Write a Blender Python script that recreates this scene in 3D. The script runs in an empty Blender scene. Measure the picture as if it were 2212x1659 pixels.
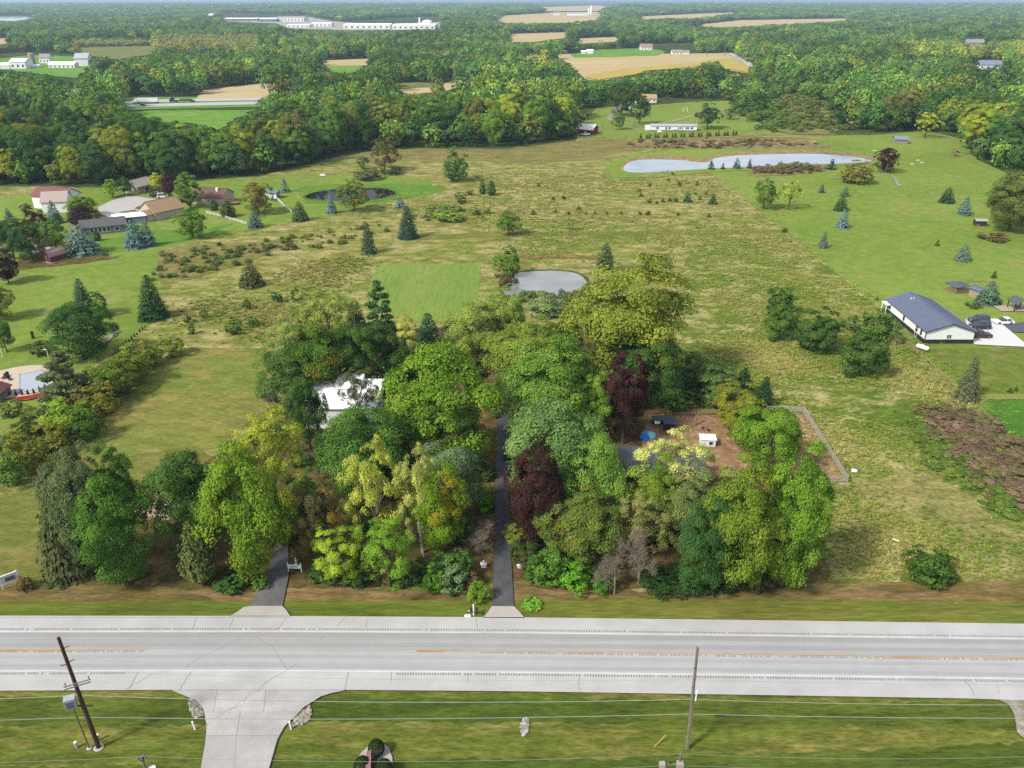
import bpy, bmesh, math, random
import numpy as np
from mathutils import Vector, Matrix
from mathutils.geometry import tessellate_polygon

random.seed(7)
RNG = np.random.default_rng(7)
SC = bpy.context.scene
COL = SC.collection
R = math.radians

# ------------------------------------------------------------------ camera
HC, PITCH, FP = 74.0, R(26.2), 1700.0          # metres, radians, focal length in units of a 2212 wide frame
cd = bpy.data.cameras.new('camera')
cam = bpy.data.objects.new('camera', cd)
COL.objects.link(cam)
cam.location = (0, 0, HC)
cam.rotation_euler = (math.pi / 2 - PITCH, 0, 0)
cd.sensor_width = 36.0
cd.lens = 36.0 * FP / 2212.0
cd.clip_start = 1.0
cd.clip_end = 90000.0
SC.camera = cam

# ------------------------------------------------------------------ light
SUN_AZ = Vector((-0.80, -0.58, 0)).normalized()   # horizontal direction towards the sun
SUN_EL = R(44)
world = bpy.data.worlds.new('World')
SC.world = world
world.use_nodes = True
wn, wl = world.node_tree.nodes, world.node_tree.links
wn.clear()
w_out = wn.new('ShaderNodeOutputWorld')
w_bg = wn.new('ShaderNodeBackground')
w_bg.inputs['Strength'].default_value = 0.13
w_sky = wn.new('ShaderNodeTexSky')
w_sky.sky_type = 'NISHITA'
w_sky.sun_disc = False
w_sky.sun_elevation = SUN_EL
w_sky.sun_rotation = math.atan2(SUN_AZ.x, SUN_AZ.y)
w_sky.dust_density = 1.5
w_tc = wn.new('ShaderNodeTexCoord')
w_map = wn.new('ShaderNodeMapping')
w_map.inputs['Scale'].default_value = (1.0, 1.0, 2.6)
w_no = wn.new('ShaderNodeTexNoise')
w_no.inputs['Scale'].default_value = 2.3
w_no.inputs['Detail'].default_value = 6.0
w_no.inputs['Roughness'].default_value = 0.55
w_rmp = wn.new('ShaderNodeMapRange')
w_rmp.inputs['From Min'].default_value = 0.40
w_rmp.inputs['From Max'].default_value = 0.62
w_mix = wn.new('ShaderNodeMix')
w_mix.data_type = 'RGBA'
w_mix.inputs['B'].default_value = (6.0, 6.15, 6.4, 1)        # lit cumulus
wl.new(w_tc.outputs['Generated'], w_map.inputs['Vector'])
wl.new(w_map.outputs['Vector'], w_no.inputs['Vector'])
wl.new(w_no.outputs['Fac'], w_rmp.inputs['Value'])
wl.new(w_rmp.outputs['Result'], w_mix.inputs['Factor'])
wl.new(w_sky.outputs['Color'], w_mix.inputs['A'])
wl.new(w_mix.outputs['Result'], w_bg.inputs['Color'])
wl.new(w_bg.outputs['Background'], w_out.inputs['Surface'])

sd = bpy.data.lights.new('sun', 'SUN')
sd.energy = 3.7
sd.angle = R(8.0)
sd.color = (1.0, 0.95, 0.86)
sun = bpy.data.objects.new('sun', sd)
COL.objects.link(sun)
sv = Vector((SUN_AZ.x * math.cos(SUN_EL), SUN_AZ.y * math.cos(SUN_EL), math.sin(SUN_EL)))
sun.rotation_euler = sv.to_track_quat('Z', 'Y').to_euler()
sun.location = (-200, -100, 300)

vs = SC.view_settings
vs.view_transform = 'Standard'
vs.look = 'None'
vs.exposure = 0.80
vs.gamma = 1.0
vs.use_curve_mapping = False
SC.cycles.use_denoising = False
SC.cycles.max_bounces = 6
SC.cycles.diffuse_bounces = 3
SC.cycles.transmission_bounces = 3
SC.cycles.volume_bounces = 0
SC.cycles.caustics_reflective = False
SC.cycles.caustics_refractive = False

# ------------------------------------------------------------------ picture <-> ground
CP, SP = math.cos(PITCH), math.sin(PITCH)

def ray(u, v):
    a, b = (u - 1106.0) / FP, (v - 829.5) / FP
    return Vector((a, CP - b * SP, -SP - b * CP))

def g(u, v, z=0.0):
    """the point of the level z that is seen at (u, v)"""
    d = ray(u, v)
    t = (z - HC) / min(d.z, -1e-4)
    return Vector((d.x * t, d.y * t, z))

def depth(y, z=0.0):
    return y * CP - (z - HC) * SP

def proj(x, y, z):
    d = depth(y, z)
    up = y * SP + (z - HC) * CP
    return 1106.0 + FP * x / d, 829.5 - FP * up / d

def z_at(y, v):
    """height of the thing standing at distance y whose top is seen in row v"""
    d = ray(1106, v)
    return HC + y * d.z / d.y

def ppm(u, v):
    """picture units per metre on the ground there"""
    p = g(u, v)
    return FP / depth(p.y)

# ------------------------------------------------------------------ materials
KEXP = 2.32

def lin(c):
    c = c / 255.0
    return c / 12.92 if c <= 0.04045 else ((c + 0.055) / 1.055) ** 2.4

def S(r, gg, b, k=None):
    k = KEXP if k is None else k
    return (lin(r) / k, lin(gg) / k, lin(b) / k, 1.0)

MATS = {}

def new_mat(name):
    m = bpy.data.materials.new(name)
    m.use_nodes = True
    n, l = m.node_tree.nodes, m.node_tree.links
    n.clear()
    out = n.new('ShaderNodeOutputMaterial')
    return m, n, l, out

def mat(name, col, rough=0.7, metal=0.0, var=0.12, scale=3.0, bump=0.0, spec=0.3):
    """painted or plain surface with a little uneven wear"""
    if name in MATS:
        return MATS[name]
    m, n, l, out = new_mat(name)
    p = n.new('ShaderNodeBsdfPrincipled')
    p.inputs['Roughness'].default_value = rough
    p.inputs['Metallic'].default_value = metal
    p.inputs['Specular IOR Level'].default_value = spec
    geo = n.new('ShaderNodeTexCoord')
    no = n.new('ShaderNodeTexNoise')
    no.inputs['Scale'].default_value = scale
    no.inputs['Detail'].default_value = 5
    l.new(geo.outputs['Object'], no.inputs['Vector'])
    mr = n.new('ShaderNodeMapRange')
    mr.inputs['From Min'].default_value = 0.3
    mr.inputs['From Max'].default_value = 0.7
    mr.inputs['To Min'].default_value = 1 - var
    mr.inputs['To Max'].default_value = 1 + var
    l.new(no.outputs['Fac'], mr.inputs['Value'])
    mx = n.new('ShaderNodeVectorMath')
    mx.operation = 'SCALE'
    mx.inputs[0].default_value = col[:3]
    l.new(mr.outputs['Result'], mx.inputs['Scale'])
    l.new(mx.outputs['Vector'], p.inputs['Base Color'])
    if bump:
        bp = n.new('ShaderNodeBump')
        bp.inputs['Strength'].default_value = bump
        bp.inputs['Distance'].default_value = 0.05
        l.new(no.outputs['Fac'], bp.inputs['Height'])
        l.new(bp.outputs['Normal'], p.inputs['Normal'])
    l.new(p.outputs['BSDF'], out.inputs['Surface'])
    MATS[name] = m
    return m

def grass(name, c1, c2, c3, big=0.03, mid=0.35, fine=2.2, stretch=(1, 1, 1), rot=0.0, p3=0.6, contrast=0.3, bump=0.6, soft=0.12):
    """c1 and c2 mixed in large patches, c3 in scattered drier patches, and a tuft-sized mottle"""
    m, n, l, out = new_mat(name)
    geo = n.new('ShaderNodeNewGeometry')
    mp = n.new('ShaderNodeMapping')
    mp.inputs['Scale'].default_value = stretch
    mp.inputs['Rotation'].default_value = (0, 0, rot)
    l.new(geo.outputs['Position'], mp.inputs['Vector'])
    def noise(sc, det, rgh=0.55, vec=None, dist=0.0):
        t = n.new('ShaderNodeTexNoise')
        t.inputs['Scale'].default_value = sc
        t.inputs['Detail'].default_value = det
        t.inputs['Roughness'].default_value = rgh
        t.inputs['Distortion'].default_value = dist
        l.new((vec or mp).outputs[0 if vec is None else 'Vector'], t.inputs['Vector'])
        return t
    def rng(src, a, b, c=0.0, d=1.0):
        t = n.new('ShaderNodeMapRange')
        t.interpolation_type = 'SMOOTHSTEP'
        for k, x in (('From Min', a), ('From Max', b), ('To Min', c), ('To Max', d)):
            t.inputs[k].default_value = x
        l.new(src, t.inputs['Value'])
        return t.outputs['Result']
    nb = noise(big, 6, 0.62, dist=0.6)
    nm = noise(mid, 5, 0.62)
    nf = noise(fine, 4, 0.7)
    n3 = noise(big * 2.3, 7, 0.7, dist=0.8)
    a = n.new('ShaderNodeMix'); a.data_type = 'RGBA'
    a.inputs['A'].default_value = c1; a.inputs['B'].default_value = c2
    l.new(rng(nb.outputs['Fac'], 0.5 - soft * 1.6, 0.5 + soft * 1.6), a.inputs['Factor'])
    b = n.new('ShaderNodeMix'); b.data_type = 'RGBA'
    b.inputs['B'].default_value = c3
    l.new(a.outputs['Result'], b.inputs['A'])
    ad = n.new('ShaderNodeMath'); ad.operation = 'MULTIPLY_ADD'
    ad.inputs[1].default_value = 0.45
    l.new(nm.outputs['Fac'], ad.inputs[0]); l.new(n3.outputs['Fac'], ad.inputs[2])
    l.new(rng(ad.outputs['Value'], p3 + 0.225 - soft, p3 + 0.225 + soft), b.inputs['Factor'])
    k1 = n.new('ShaderNodeMath'); k1.operation = 'MULTIPLY'
    l.new(rng(nm.outputs['Fac'], 0.25, 0.75, 1 - contrast, 1 + contrast), k1.inputs[0])
    l.new(rng(nf.outputs['Fac'], 0.25, 0.75, 1 - contrast * 1.15, 1 + contrast * 1.15), k1.inputs[1])
    mx = n.new('ShaderNodeVectorMath'); mx.operation = 'SCALE'
    l.new(b.outputs['Result'], mx.inputs[0]); l.new(k1.outputs['Value'], mx.inputs['Scale'])
    d = n.new('ShaderNodeBsdfDiffuse')
    l.new(mx.outputs['Vector'], d.inputs['Color'])
    if bump:
        bp = n.new('ShaderNodeBump')
        bp.inputs['Strength'].default_value = bump
        bp.inputs['Distance'].default_value = 0.10
        sm = n.new('ShaderNodeMath'); sm.operation = 'ADD'
        l.new(nf.outputs['Fac'], sm.inputs[0]); l.new(nm.outputs['Fac'], sm.inputs[1])
        l.new(sm.outputs['Value'], bp.inputs['Height'])
        l.new(bp.outputs['Normal'], d.inputs['Normal'])
    l.new(d.outputs['BSDF'], out.inputs['Surface'])
    return m

def foliage(name, far=False):
    """leaf colour from the object (or the scattered point), varied leaf by leaf; alpha is the share of turning leaves"""
    m, n, l, out = new_mat(name)
    if far:
        src = n.new('ShaderNodeAttribute'); src.attribute_type = 'INSTANCER'; src.attribute_name = 'tintc'
        colo, alpha = src.outputs['Color'], None
    else:
        src = n.new('ShaderNodeObjectInfo')
        colo, alpha = src.outputs['Color'], src.outputs['Alpha']
    ti = n.new('ShaderNodeAttribute'); ti.attribute_name = 'tint'
    hs = n.new('ShaderNodeHueSaturation')
    l.new(colo, hs.inputs['Color'])
    def rng(sock, c, d, a=0.0, b=1.0):
        t = n.new('ShaderNodeMapRange')
        for k, x in (('From Min', a), ('From Max', b), ('To Min', c), ('To Max', d)):
            t.inputs[k].default_value = x
        l.new(sock, t.inputs['Value'])
        return t.outputs['Result']
    l.new(rng(ti.outputs['Fac'], 0.512, 0.482), hs.inputs['Hue'])
    l.new(rng(ti.outputs['Fac'], 0.55, 1.5), hs.inputs['Value'])
    last = hs.outputs['Color']
    if alpha is not None:
        sp = n.new('ShaderNodeAttribute'); sp.attribute_name = 'spot'
        ad = n.new('ShaderNodeMath'); ad.operation = 'ADD'
        l.new(sp.outputs['Fac'], ad.inputs[0]); l.new(alpha, ad.inputs[1])
        mx = n.new('ShaderNodeMix'); mx.data_type = 'RGBA'
        l.new(rng(ad.outputs['Value'], 0, 0.85, 0.95, 1.15), mx.inputs['Factor'])
        l.new(last, mx.inputs['A'])
        mx.inputs['B'].default_value = S(206, 156, 44, 1.7)
        last = mx.outputs['Result']
    d = n.new('ShaderNodeBsdfDiffuse')
    t = n.new('ShaderNodeBsdfTranslucent')
    l.new(last, d.inputs['Color']); l.new(last, t.inputs['Color'])
    ms = n.new('ShaderNodeMixShader'); ms.inputs['Fac'].default_value = 0.28
    l.new(d.outputs['BSDF'], ms.inputs[1]); l.new(t.outputs['BSDF'], ms.inputs[2])
    l.new(ms.outputs['Shader'], out.inputs['Surface'])
    return m

def water(name, col, rough=0.06, bump=0.15, sc=0.6, spec=0.5):
    m, n, l, out = new_mat(name)
    p = n.new('ShaderNodeBsdfPrincipled')
    p.inputs['Roughness'].default_value = rough
    p.inputs['IOR'].default_value = 1.333
    p.inputs['Specular IOR Level'].default_value = spec
    geo = n.new('ShaderNodeNewGeometry')
    no = n.new('ShaderNodeTexNoise'); no.inputs['Scale'].default_value = sc; no.inputs['Detail'].default_value = 4
    l.new(geo.outputs['Position'], no.inputs['Vector'])
    n2 = n.new('ShaderNodeTexNoise'); n2.inputs['Scale'].default_value = 0.12; n2.inputs['Detail'].default_value = 6
    l.new(geo.outputs['Position'], n2.inputs['Vector'])
    mr = n.new('ShaderNodeMapRange')
    mr.inputs['From Min'].default_value = 0.35; mr.inputs['From Max'].default_value = 0.65
    mr.inputs['To Min'].default_value = 0.85; mr.inputs['To Max'].default_value = 1.15
    l.new(n2.outputs['Fac'], mr.inputs['Value'])
    mx = n.new('ShaderNodeVectorMath'); mx.operation = 'SCALE'; mx.inputs[0].default_value = col[:3]
    l.new(mr.outputs['Result'], mx.inputs['Scale']); l.new(mx.outputs['Vector'], p.inputs['Base Color'])
    bp = n.new('ShaderNodeBump'); bp.inputs['Strength'].default_value = bump; bp.inputs['Distance'].default_value = 0.02
    l.new(no.outputs['Fac'], bp.inputs['Height']); l.new(bp.outputs['Normal'], p.inputs['Normal'])
    l.new(p.outputs['BSDF'], out.inputs['Surface'])
    return m

def paving(name, col, var=0.1, streak=0.0, scale=0.5, rough=0.85, stain=0.0):
    """concrete or asphalt: mottled, with streaks worn along X"""
    m, n, l, out = new_mat(name)
    p = n.new('ShaderNodeBsdfPrincipled'); p.inputs['Roughness'].default_value = rough
    p.inputs['Specular IOR Level'].default_value = 0.2
    geo = n.new('ShaderNodeNewGeometry')
    def term(scv, det, lo, hi, a=0.3, b=0.7):
        mp = n.new('ShaderNodeMapping'); mp.inputs['Scale'].default_value = scv
        l.new(geo.outputs['Position'], mp.inputs['Vector'])
        t = n.new('ShaderNodeTexNoise'); t.inputs['Scale'].default_value = 1.0; t.inputs['Detail'].default_value = det
        t.inputs['Roughness'].default_value = 0.6
        l.new(mp.outputs['Vector'], t.inputs['Vector'])
        mr = n.new('ShaderNodeMapRange')
        for k, x in (('From Min', a), ('From Max', b), ('To Min', lo), ('To Max', hi)):
            mr.inputs[k].default_value = x
        l.new(t.outputs['Fac'], mr.inputs['Value'])
        return mr.outputs['Result']
    fac = term((scale, scale, scale), 6, 1 - var, 1 + var)
    f2 = term((6, 6, 6), 3, 1 - var * 0.8, 1 + var * 0.8)
    mu = n.new('ShaderNodeMath'); mu.operation = 'MULTIPLY'
    l.new(fac, mu.inputs[0]); l.new(f2, mu.inputs[1])
    last = mu.outputs['Value']
    for amt, scv in ((streak, (0.012, 1.3, 1)), (stain, (0.25, 0.25, 0.25))):
        if amt:
            f3 = term(scv, 5, 1 - amt, 1 + amt * 0.6)
            m2 = n.new('ShaderNodeMath'); m2.operation = 'MULTIPLY'
            l.new(last, m2.inputs[0]); l.new(f3, m2.inputs[1]); last = m2.outputs['Value']
    mx = n.new('ShaderNodeVectorMath'); mx.operation = 'SCALE'; mx.inputs[0].default_value = col[:3]
    l.new(last, mx.inputs['Scale']); l.new(mx.outputs['Vector'], p.inputs['Base Color'])
    l.new(p.outputs['BSDF'], out.inputs['Surface'])
    return m

# ------------------------------------------------------------------ objects
def tag(o, label=None, cat=None, group=None, kind=None):
    if label: o['label'] = label
    if cat: o['category'] = cat
    if group: o['group'] = group
    if kind: o['kind'] = kind
    return o

def thing(name, label, cat, loc, rotz=0.0, group=None):
    o = bpy.data.objects.new(name, None)
    o.empty_display_size = 0.5
    COL.objects.link(o)
    o.location = loc
    o.rotation_euler = (0, 0, rotz)
    return tag(o, label, cat, group)

class MB:
    """collects simple shapes into one mesh"""
    def __init__(self):
        self.v, self.f = [], []
    def add(self, vs, fs):
        k = len(self.v)
        self.v += [tuple(p) for p in vs]
        self.f += [tuple(i + k for i in f) for f in fs]
        return self
    def box(self, c, s, rz=0.0, bev=0.0):
        x, y, z = s[0] / 2, s[1] / 2, s[2] / 2
        cr, sr = math.cos(rz), math.sin(rz)
        if bev <= 0:
            pts = [(-x, -y, -z), (x, -y, -z), (x, y, -z), (-x, y, -z), (-x, -y, z), (x, -y, z), (x, y, z), (-x, y, z)]
            fs = [(0, 3, 2, 1), (4, 5, 6, 7), (0, 1, 5, 4), (1, 2, 6, 5), (2, 3, 7, 6), (3, 0, 4, 7)]
        else:
            b = bev
            pts = [(-x, -y, -z), (x, -y, -z), (x, y, -z), (-x, y, -z), (-x, -y, z - b), (x, -y, z - b), (x, y, z - b), (-x, y, z - b),
                   (-x + b, -y + b, z), (x - b, -y + b, z), (x - b, y - b, z), (-x + b, y - b, z)]
            fs = [(0, 3, 2, 1), (8, 9, 10, 11), (0, 1, 5, 4), (1, 2, 6, 5), (2, 3, 7, 6), (3, 0, 4, 7),
                  (4, 5, 9, 8), (5, 6, 10, 9), (6, 7, 11, 10), (7, 4, 8, 11)]
        return self.add([(c[0] + px * cr - py * sr, c[1] + px * sr + py * cr, c[2] + pz) for px, py, pz in pts], fs)
    def tube(self, a, b, r0, r1=None, n=8, cap=True):
        r1 = r0 if r1 is None else r1
        a, b = Vector(a), Vector(b)
        d = (b - a)
        if d.length < 1e-6: return self
        d.normalize()
        e = d.orthogonal().normalized(); f = d.cross(e)
        vs = []
        for p, r in ((a, r0), (b, r1)):
            for i in range(n):
                t = 2 * math.pi * i / n
                vs.append(p + e * (r * math.cos(t)) + f * (r * math.sin(t)))
        fs = [(i, (i + 1) % n, n + (i + 1) % n, n + i) for i in range(n)]
        if cap:
            fs += [tuple(range(n - 1, -1, -1)), tuple(range(n, 2 * n))]
        return self.add(vs, fs)
    def prism(self, pts, z0, z1):
        n = len(pts)
        vs = [(p[0], p[1], z0) for p in pts] + [(p[0], p[1], z1) for p in pts]
        fs = [(i, (i + 1) % n, n + (i + 1) % n, n + i) for i in range(n)]
        tri = tessellate_polygon([[Vector((p[0], p[1], 0)) for p in pts]])
        fs += [tuple(n + i for i in t) for t in tri] + [tuple(reversed(t)) for t in tri]
        return self.add(vs, fs)
    def extrude(self, prof, y0, y1, y0t=None, tz=None):
        """profile in XZ swept along Y; points above tz are drawn in towards y0t"""
        n = len(prof)
        def yy(z, y):
            if tz is None or z <= tz[0]: return y
            k = min(1, (z - tz[0]) / (tz[1] - tz[0]))
            return y * (1 - k * y0t)
        vs = [(x, yy(z, y0), z) for x, z in prof] + [(x, yy(z, y1), z) for x, z in prof]
        fs = [(i, (i + 1) % n, n + (i + 1) % n, n + i) for i in range(n)]
        tri = tessellate_polygon([[Vector((x, z, 0)) for x, z in prof]])
        fs += [tuple(t) for t in tri] + [tuple(n + i for i in reversed(t)) for t in tri]
        return self.add(vs, fs)
    def lathe(self, c, prof, n=12):
        vs, fs = [], []
        for r, z in prof:
            for i in range(n):
                t = 2 * math.pi * i / n
                vs.append((c[0] + r * math.cos(t), c[1] + r * math.sin(t), c[2] + z))
        for k in range(len(prof) - 1):
            for i in range(n):
                fs.append((k * n + i, k * n + (i + 1) % n, (k + 1) * n + (i + 1) % n, (k + 1) * n + i))
        fs.append(tuple(range(n - 1, -1, -1)))
        fs.append(tuple(range((len(prof) - 1) * n, len(prof) * n)))
        return self.add(vs, fs)
    def build(self, name, m, parent=None, smooth=False, label=None):
        me = bpy.data.meshes.new(name)
        me.from_pydata(self.v, [], self.f)
        bm = bmesh.new(); bm.from_mesh(me)
        bmesh.ops.recalc_face_normals(bm, faces=bm.faces)
        bm.to_mesh(me); bm.free()
        if m: me.materials.append(m)
        if smooth:
            me.polygons.foreach_set('use_smooth', [True] * len(me.polygons))
        o = bpy.data.objects.new(name, me)
        COL.objects.link(o)
        if parent: o.parent = parent
        if label: o['label'] = label
        return o

def part(name, mesh, m, parent):
    o = bpy.data.objects.new(name, mesh)
    COL.objects.link(o)
    o.parent = parent
    return o

LEVEL = [0]
def ragged(pts, step, jag, rng):
    out = []
    n = len(pts)
    for i in range(n):
        a, b = pts[i], pts[(i + 1) % n]
        L = (b - a).length
        k = int(min(60, max(1, L / step)))
        nrm = Vector((-(b - a).y, (b - a).x)).normalized() if L > 0 else Vector((0, 0))
        for j in range(k):
            p = a.lerp(b, j / k)
            if jag:
                p = p + nrm * rng.uniform(-jag, jag)
            out.append(p)
    return out

def sheet(name, uv, m, jag=0.0, step=None, z=None, world=False, label=None, kind='structure', cat=None):
    """a flat piece of ground, each one 4 mm above the one before"""
    rng = random.Random(len(uv) * 31 + int(uv[0][0]))
    pts = [Vector((p[0], p[1])) if world else g(*p).xy for p in uv]
    if jag:
        pts = ragged(pts, step or jag * 2.2, jag, rng)
    if z is None:
        LEVEL[0] += 1
        z = 0.004 * LEVEL[0]
    tri = tessellate_polygon([[Vector((p.x, p.y, 0)) for p in pts]])
    me = bpy.data.meshes.new(name)
    me.from_pydata([(p.x, p.y, z) for p in pts], [], [tuple(t) for t in tri])
    bm = bmesh.new(); bm.from_mesh(me)
    for f in bm.faces:
        f.normal_update()
        if f.normal.z < 0: f.normal_flip()
    bm.to_mesh(me); bm.free()
    me.materials.append(m)
    o = bpy.data.objects.new(name, me)
    COL.objects.link(o)
    o['kind'] = kind
    if label: o['label'] = label
    if cat: o['category'] = cat
    return o

def strip(name, line, w, m, kind='structure', z=None, closed=False, parent=None):
    """a band of width w (metres) along a line of world points"""
    if z is None:
        LEVEL[0] += 1
        z = 0.004 * LEVEL[0]
    vs, fs = [], []
    n = len(line)
    for i, p in enumerate(line):
        a, b = line[max(0, i - 1)], line[min(n - 1, i + 1)]
        d = (b - a); d = Vector((d.x, d.y)); d.normalize()
        nn = Vector((-d.y, d.x)) * (w / 2)
        vs += [(p.x + nn.x, p.y + nn.y, z), (p.x - nn.x, p.y - nn.y, z)]
    for i in range(n - 1):
        fs.append((2 * i, 2 * i + 1, 2 * i + 3, 2 * i + 2))
    o = MB().add(vs, fs).build(name, m, parent)
    if kind: o['kind'] = kind
    return o

def inside(poly, u, v):
    c = False
    n = len(poly)
    j = n - 1
    for i in range(n):
        xi, yi = poly[i]; xj, yj = poly[j]
        if (yi > v) != (yj > v) and u < (xj - xi) * (v - yi) / (yj - yi) + xi:
            c = not c
        j = i
    return c

# ------------------------------------------------------------------ vegetation
KLEAF = 1.36
M_LEAF = foliage('foliage')
M_LEAF_FAR = foliage('far_foliage', far=True)
M_BARK = mat('bark', S(105, 92, 76), 0.95, var=0.3, scale=6, bump=0.4)
M_GREYBARK = mat('pale_bark', S(172, 158, 136), 0.95, var=0.25, scale=6, bump=0.3)

def unit(v):
    return v / np.maximum(1e-9, np.linalg.norm(v, axis=1, keepdims=True))

def sphere_dirs(rng, n):
    return unit(rng.normal(size=(n, 3)))

def card_mesh(name, P, Nrm, size, tint, spot, m, aspect=0.7, rng=RNG, axis=None):
    """one small folded leaf spray per row of P"""
    n = len(P)
    a = rng.normal(size=(n, 3)) if axis is None else axis + rng.normal(size=(n, 3)) * 0.25
    a = unit(a - Nrm * np.sum(a * Nrm, axis=1, keepdims=True))
    b = np.cross(Nrm, a)
    s = size[:, None]
    k = rng.uniform(0.6, 1.0, (n, 4, 1))
    V = np.empty((n, 4, 3))
    V[:, 0] = P - a * s * 0.5 * k[:, 0]
    V[:, 1] = P + b * s * 0.5 * aspect * k[:, 1] - Nrm * s * 0.10
    V[:, 2] = P + a * s * 0.5 * k[:, 2]
    V[:, 3] = P - b * s * 0.5 * aspect * k[:, 3] - Nrm * s * 0.10
    me = bpy.data.meshes.new(name)
    me.vertices.add(n * 4); me.loops.add(n * 4); me.polygons.add(n)
    me.vertices.foreach_set('co', V.reshape(-1).astype(np.float32))
    me.loops.foreach_set('vertex_index', np.arange(n * 4, dtype=np.int32))
    me.polygons.foreach_set('loop_start', np.arange(0, n * 4, 4, dtype=np.int32))
    me.polygons.foreach_set('loop_total', np.full(n, 4, dtype=np.int32))
    for nm, arr in (('tint', tint), ('spot', spot)):
        at = me.attributes.new(nm, 'FLOAT', 'FACE')
        at.data.foreach_set('value', np.clip(arr, 0, 1).astype(np.float32))
    me.materials.append(m)
    me.update()
    return me

def crown_broad(name, seed, lobes, n, leaf, m, bottom=0.12, top_pow=1.0, lobe_r=(0.12, 0.21), sparse=0.0, flat=1.0, spread=1.0, gap=0.0, upshare=0.72, taper=0.30):
    """a broadleaf crown: leaf sprays on the skins of many overlapping boughs"""
    rng = np.random.default_rng(seed)
    d = sphere_dirs(rng, lobes)
    d[:, 2] = np.abs(d[:, 2]) * np.where(rng.uniform(size=lobes) < upshare, 1, -1)
    ph = rng.uniform(0, 6.28, 6)
    bump = 1 + 0.20 * np.sin(3 * np.arctan2(d[:, 1], d[:, 0]) + ph[0]) + 0.12 * np.sin(5 * d[:, 2] + ph[1]) + 0.10 * np.sin(7 * d[:, 0] + ph[2])
    rad = rng.uniform(0.62, 0.98, lobes) ** 0.7 * bump
    inner = rng.uniform(size=lobes) < 0.18
    rad[inner] *= 0.5
    cz = bottom + (1 - bottom) * 0.47
    r = rng.uniform(lobe_r[0], lobe_r[1], lobes)
    c = np.stack([d[:, 0] * rad * (0.5 - 0.10) * spread, d[:, 1] * rad * (0.5 - 0.10) * spread,
                  cz + d[:, 2] * rad * (0.5 * (1 - bottom) - 0.05)], axis=1)
    up = np.clip((c[:, 2] - cz) / (1 - cz), 0, 1)
    c[:, :2] *= (1 - 0.24 * up ** (1.4 / top_pow))[:, None]
    low = np.clip((cz - c[:, 2]) / (cz - bottom), 0, 1)
    c[:, :2] *= (1 - taper * low ** 1.5)[:, None]
    w = r ** 2; w /= w.sum()
    L = rng.choice(lobes, size=n, p=w)
    out = unit(c[L] - np.array([0, 0, cz]) + 1e-6)
    dd = unit(sphere_dirs(rng, n) + out * 0.85 + np.array([0, 0, 0.38]))
    rr = r[L] * rng.uniform(0.76, 1.04, n) * (1 + 0.13 * np.sin(dd[:, 0] * 9 + L) * np.sin(dd[:, 1] * 8 + L * 1.7))
    stray = rng.uniform(size=n) < 0.07
    rr[stray] *= rng.uniform(1.05, 1.45, stray.sum())
    P = c[L] + dd * rr[:, None] * np.array([1, 1, 0.62 * flat])
    P += rng.normal(size=(n, 3)) * 0.006
    keep = P[:, 2] > bottom * 0.7
    if gap:
        keep &= (np.sin(P[:, 0] * 21 + ph[3]) + np.sin(P[:, 1] * 19 + ph[4]) + np.sin(P[:, 2] * 23 + ph[5]) + rng.normal(size=n) * 0.5) > gap
    P, dd, L = P[keep], dd[keep], L[keep]
    n = len(P)
    Nn = unit(dd * 1.0 + sphere_dirs(rng, n) * 0.5 + np.array([0, 0, 0.30]))
    lt = np.clip(rng.normal(0.5, 0.17, lobes), 0, 1)
    tint = lt[L] + rng.normal(0, 0.16, n)
    sp = rng.uniform(0, 1, lobes) ** 0.6
    spot = sp[L] * 0.85 + rng.uniform(0, 0.15, n)
    return card_mesh(name, P, Nn, leaf * rng.uniform(0.6, 1.35, n), tint, spot, m, rng=rng)

def crown_spruce(name, seed, tiers, per, along, leaf, m, droop=0.20, power=0.82, rag=0.14, base=0.03, fat=1.0):
    """a conifer: whorls of drooping boughs, each a fan of needle sprays"""
    rng = np.random.default_rng(seed)
    P, Nn, T, A, Sz = [], [], [], [], []
    for k in range(tiers):
        f = min(max((k + rng.uniform(-0.3, 0.3)) / tiers, 0), 0.99)
        z = base + (0.97 - base) * f
        rmax = 0.5 * (1 - f) ** power * (1 - rng.uniform(0, rag)) + 0.022
        if f < 0.06: rmax *= 0.9
        nb = max(4, int(per * (0.40 + 0.60 * (1 - f))))
        off = rng.uniform(0, 6.28)
        for b in range(nb):
            ang = off + 6.283 * b / nb + rng.normal(0, 0.12)
            rb = rmax * (1 - rng.uniform(0, rag * 1.6))
            bt = rng.normal(0.5, 0.13)
            na = max(3, int(along * (0.40 + 0.60 * (1 - f))))
            for j in range(na):
                s = min(1.0, 0.30 + 0.72 * rng.uniform(0, 1) ** 0.7)
                aa = ang + rng.normal(0, 0.30) * (6.283 / nb)
                x, y = math.cos(aa) * rb * s, math.sin(aa) * rb * s
                zz = max(z - droop * rb * s * (0.55 + 0.45 * s) + rng.normal(0, 0.005), 0.006 + rng.uniform(0, 0.012))
                P.append((x, y, zz))
                Nn.append((math.cos(aa) * 0.75, math.sin(aa) * 0.75, 0.75))
                A.append((math.cos(aa), math.sin(aa), -droop - 0.3))
                T.append(bt + (s - 0.7) * 0.35)
                Sz.append(leaf * rng.uniform(0.75, 1.3) * (0.62 + 0.45 * (1 - f)) * fat)
    P = np.array(P); Nn = unit(np.array(Nn) + rng.normal(size=(len(P), 3)) * 0.25)
    return card_mesh(name, P, Nn, np.array(Sz), np.array(T) + rng.normal(0, 0.1, len(P)), rng.uniform(0, 0.5, len(P)), m, aspect=0.75, rng=rng, axis=np.array(A))

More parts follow.
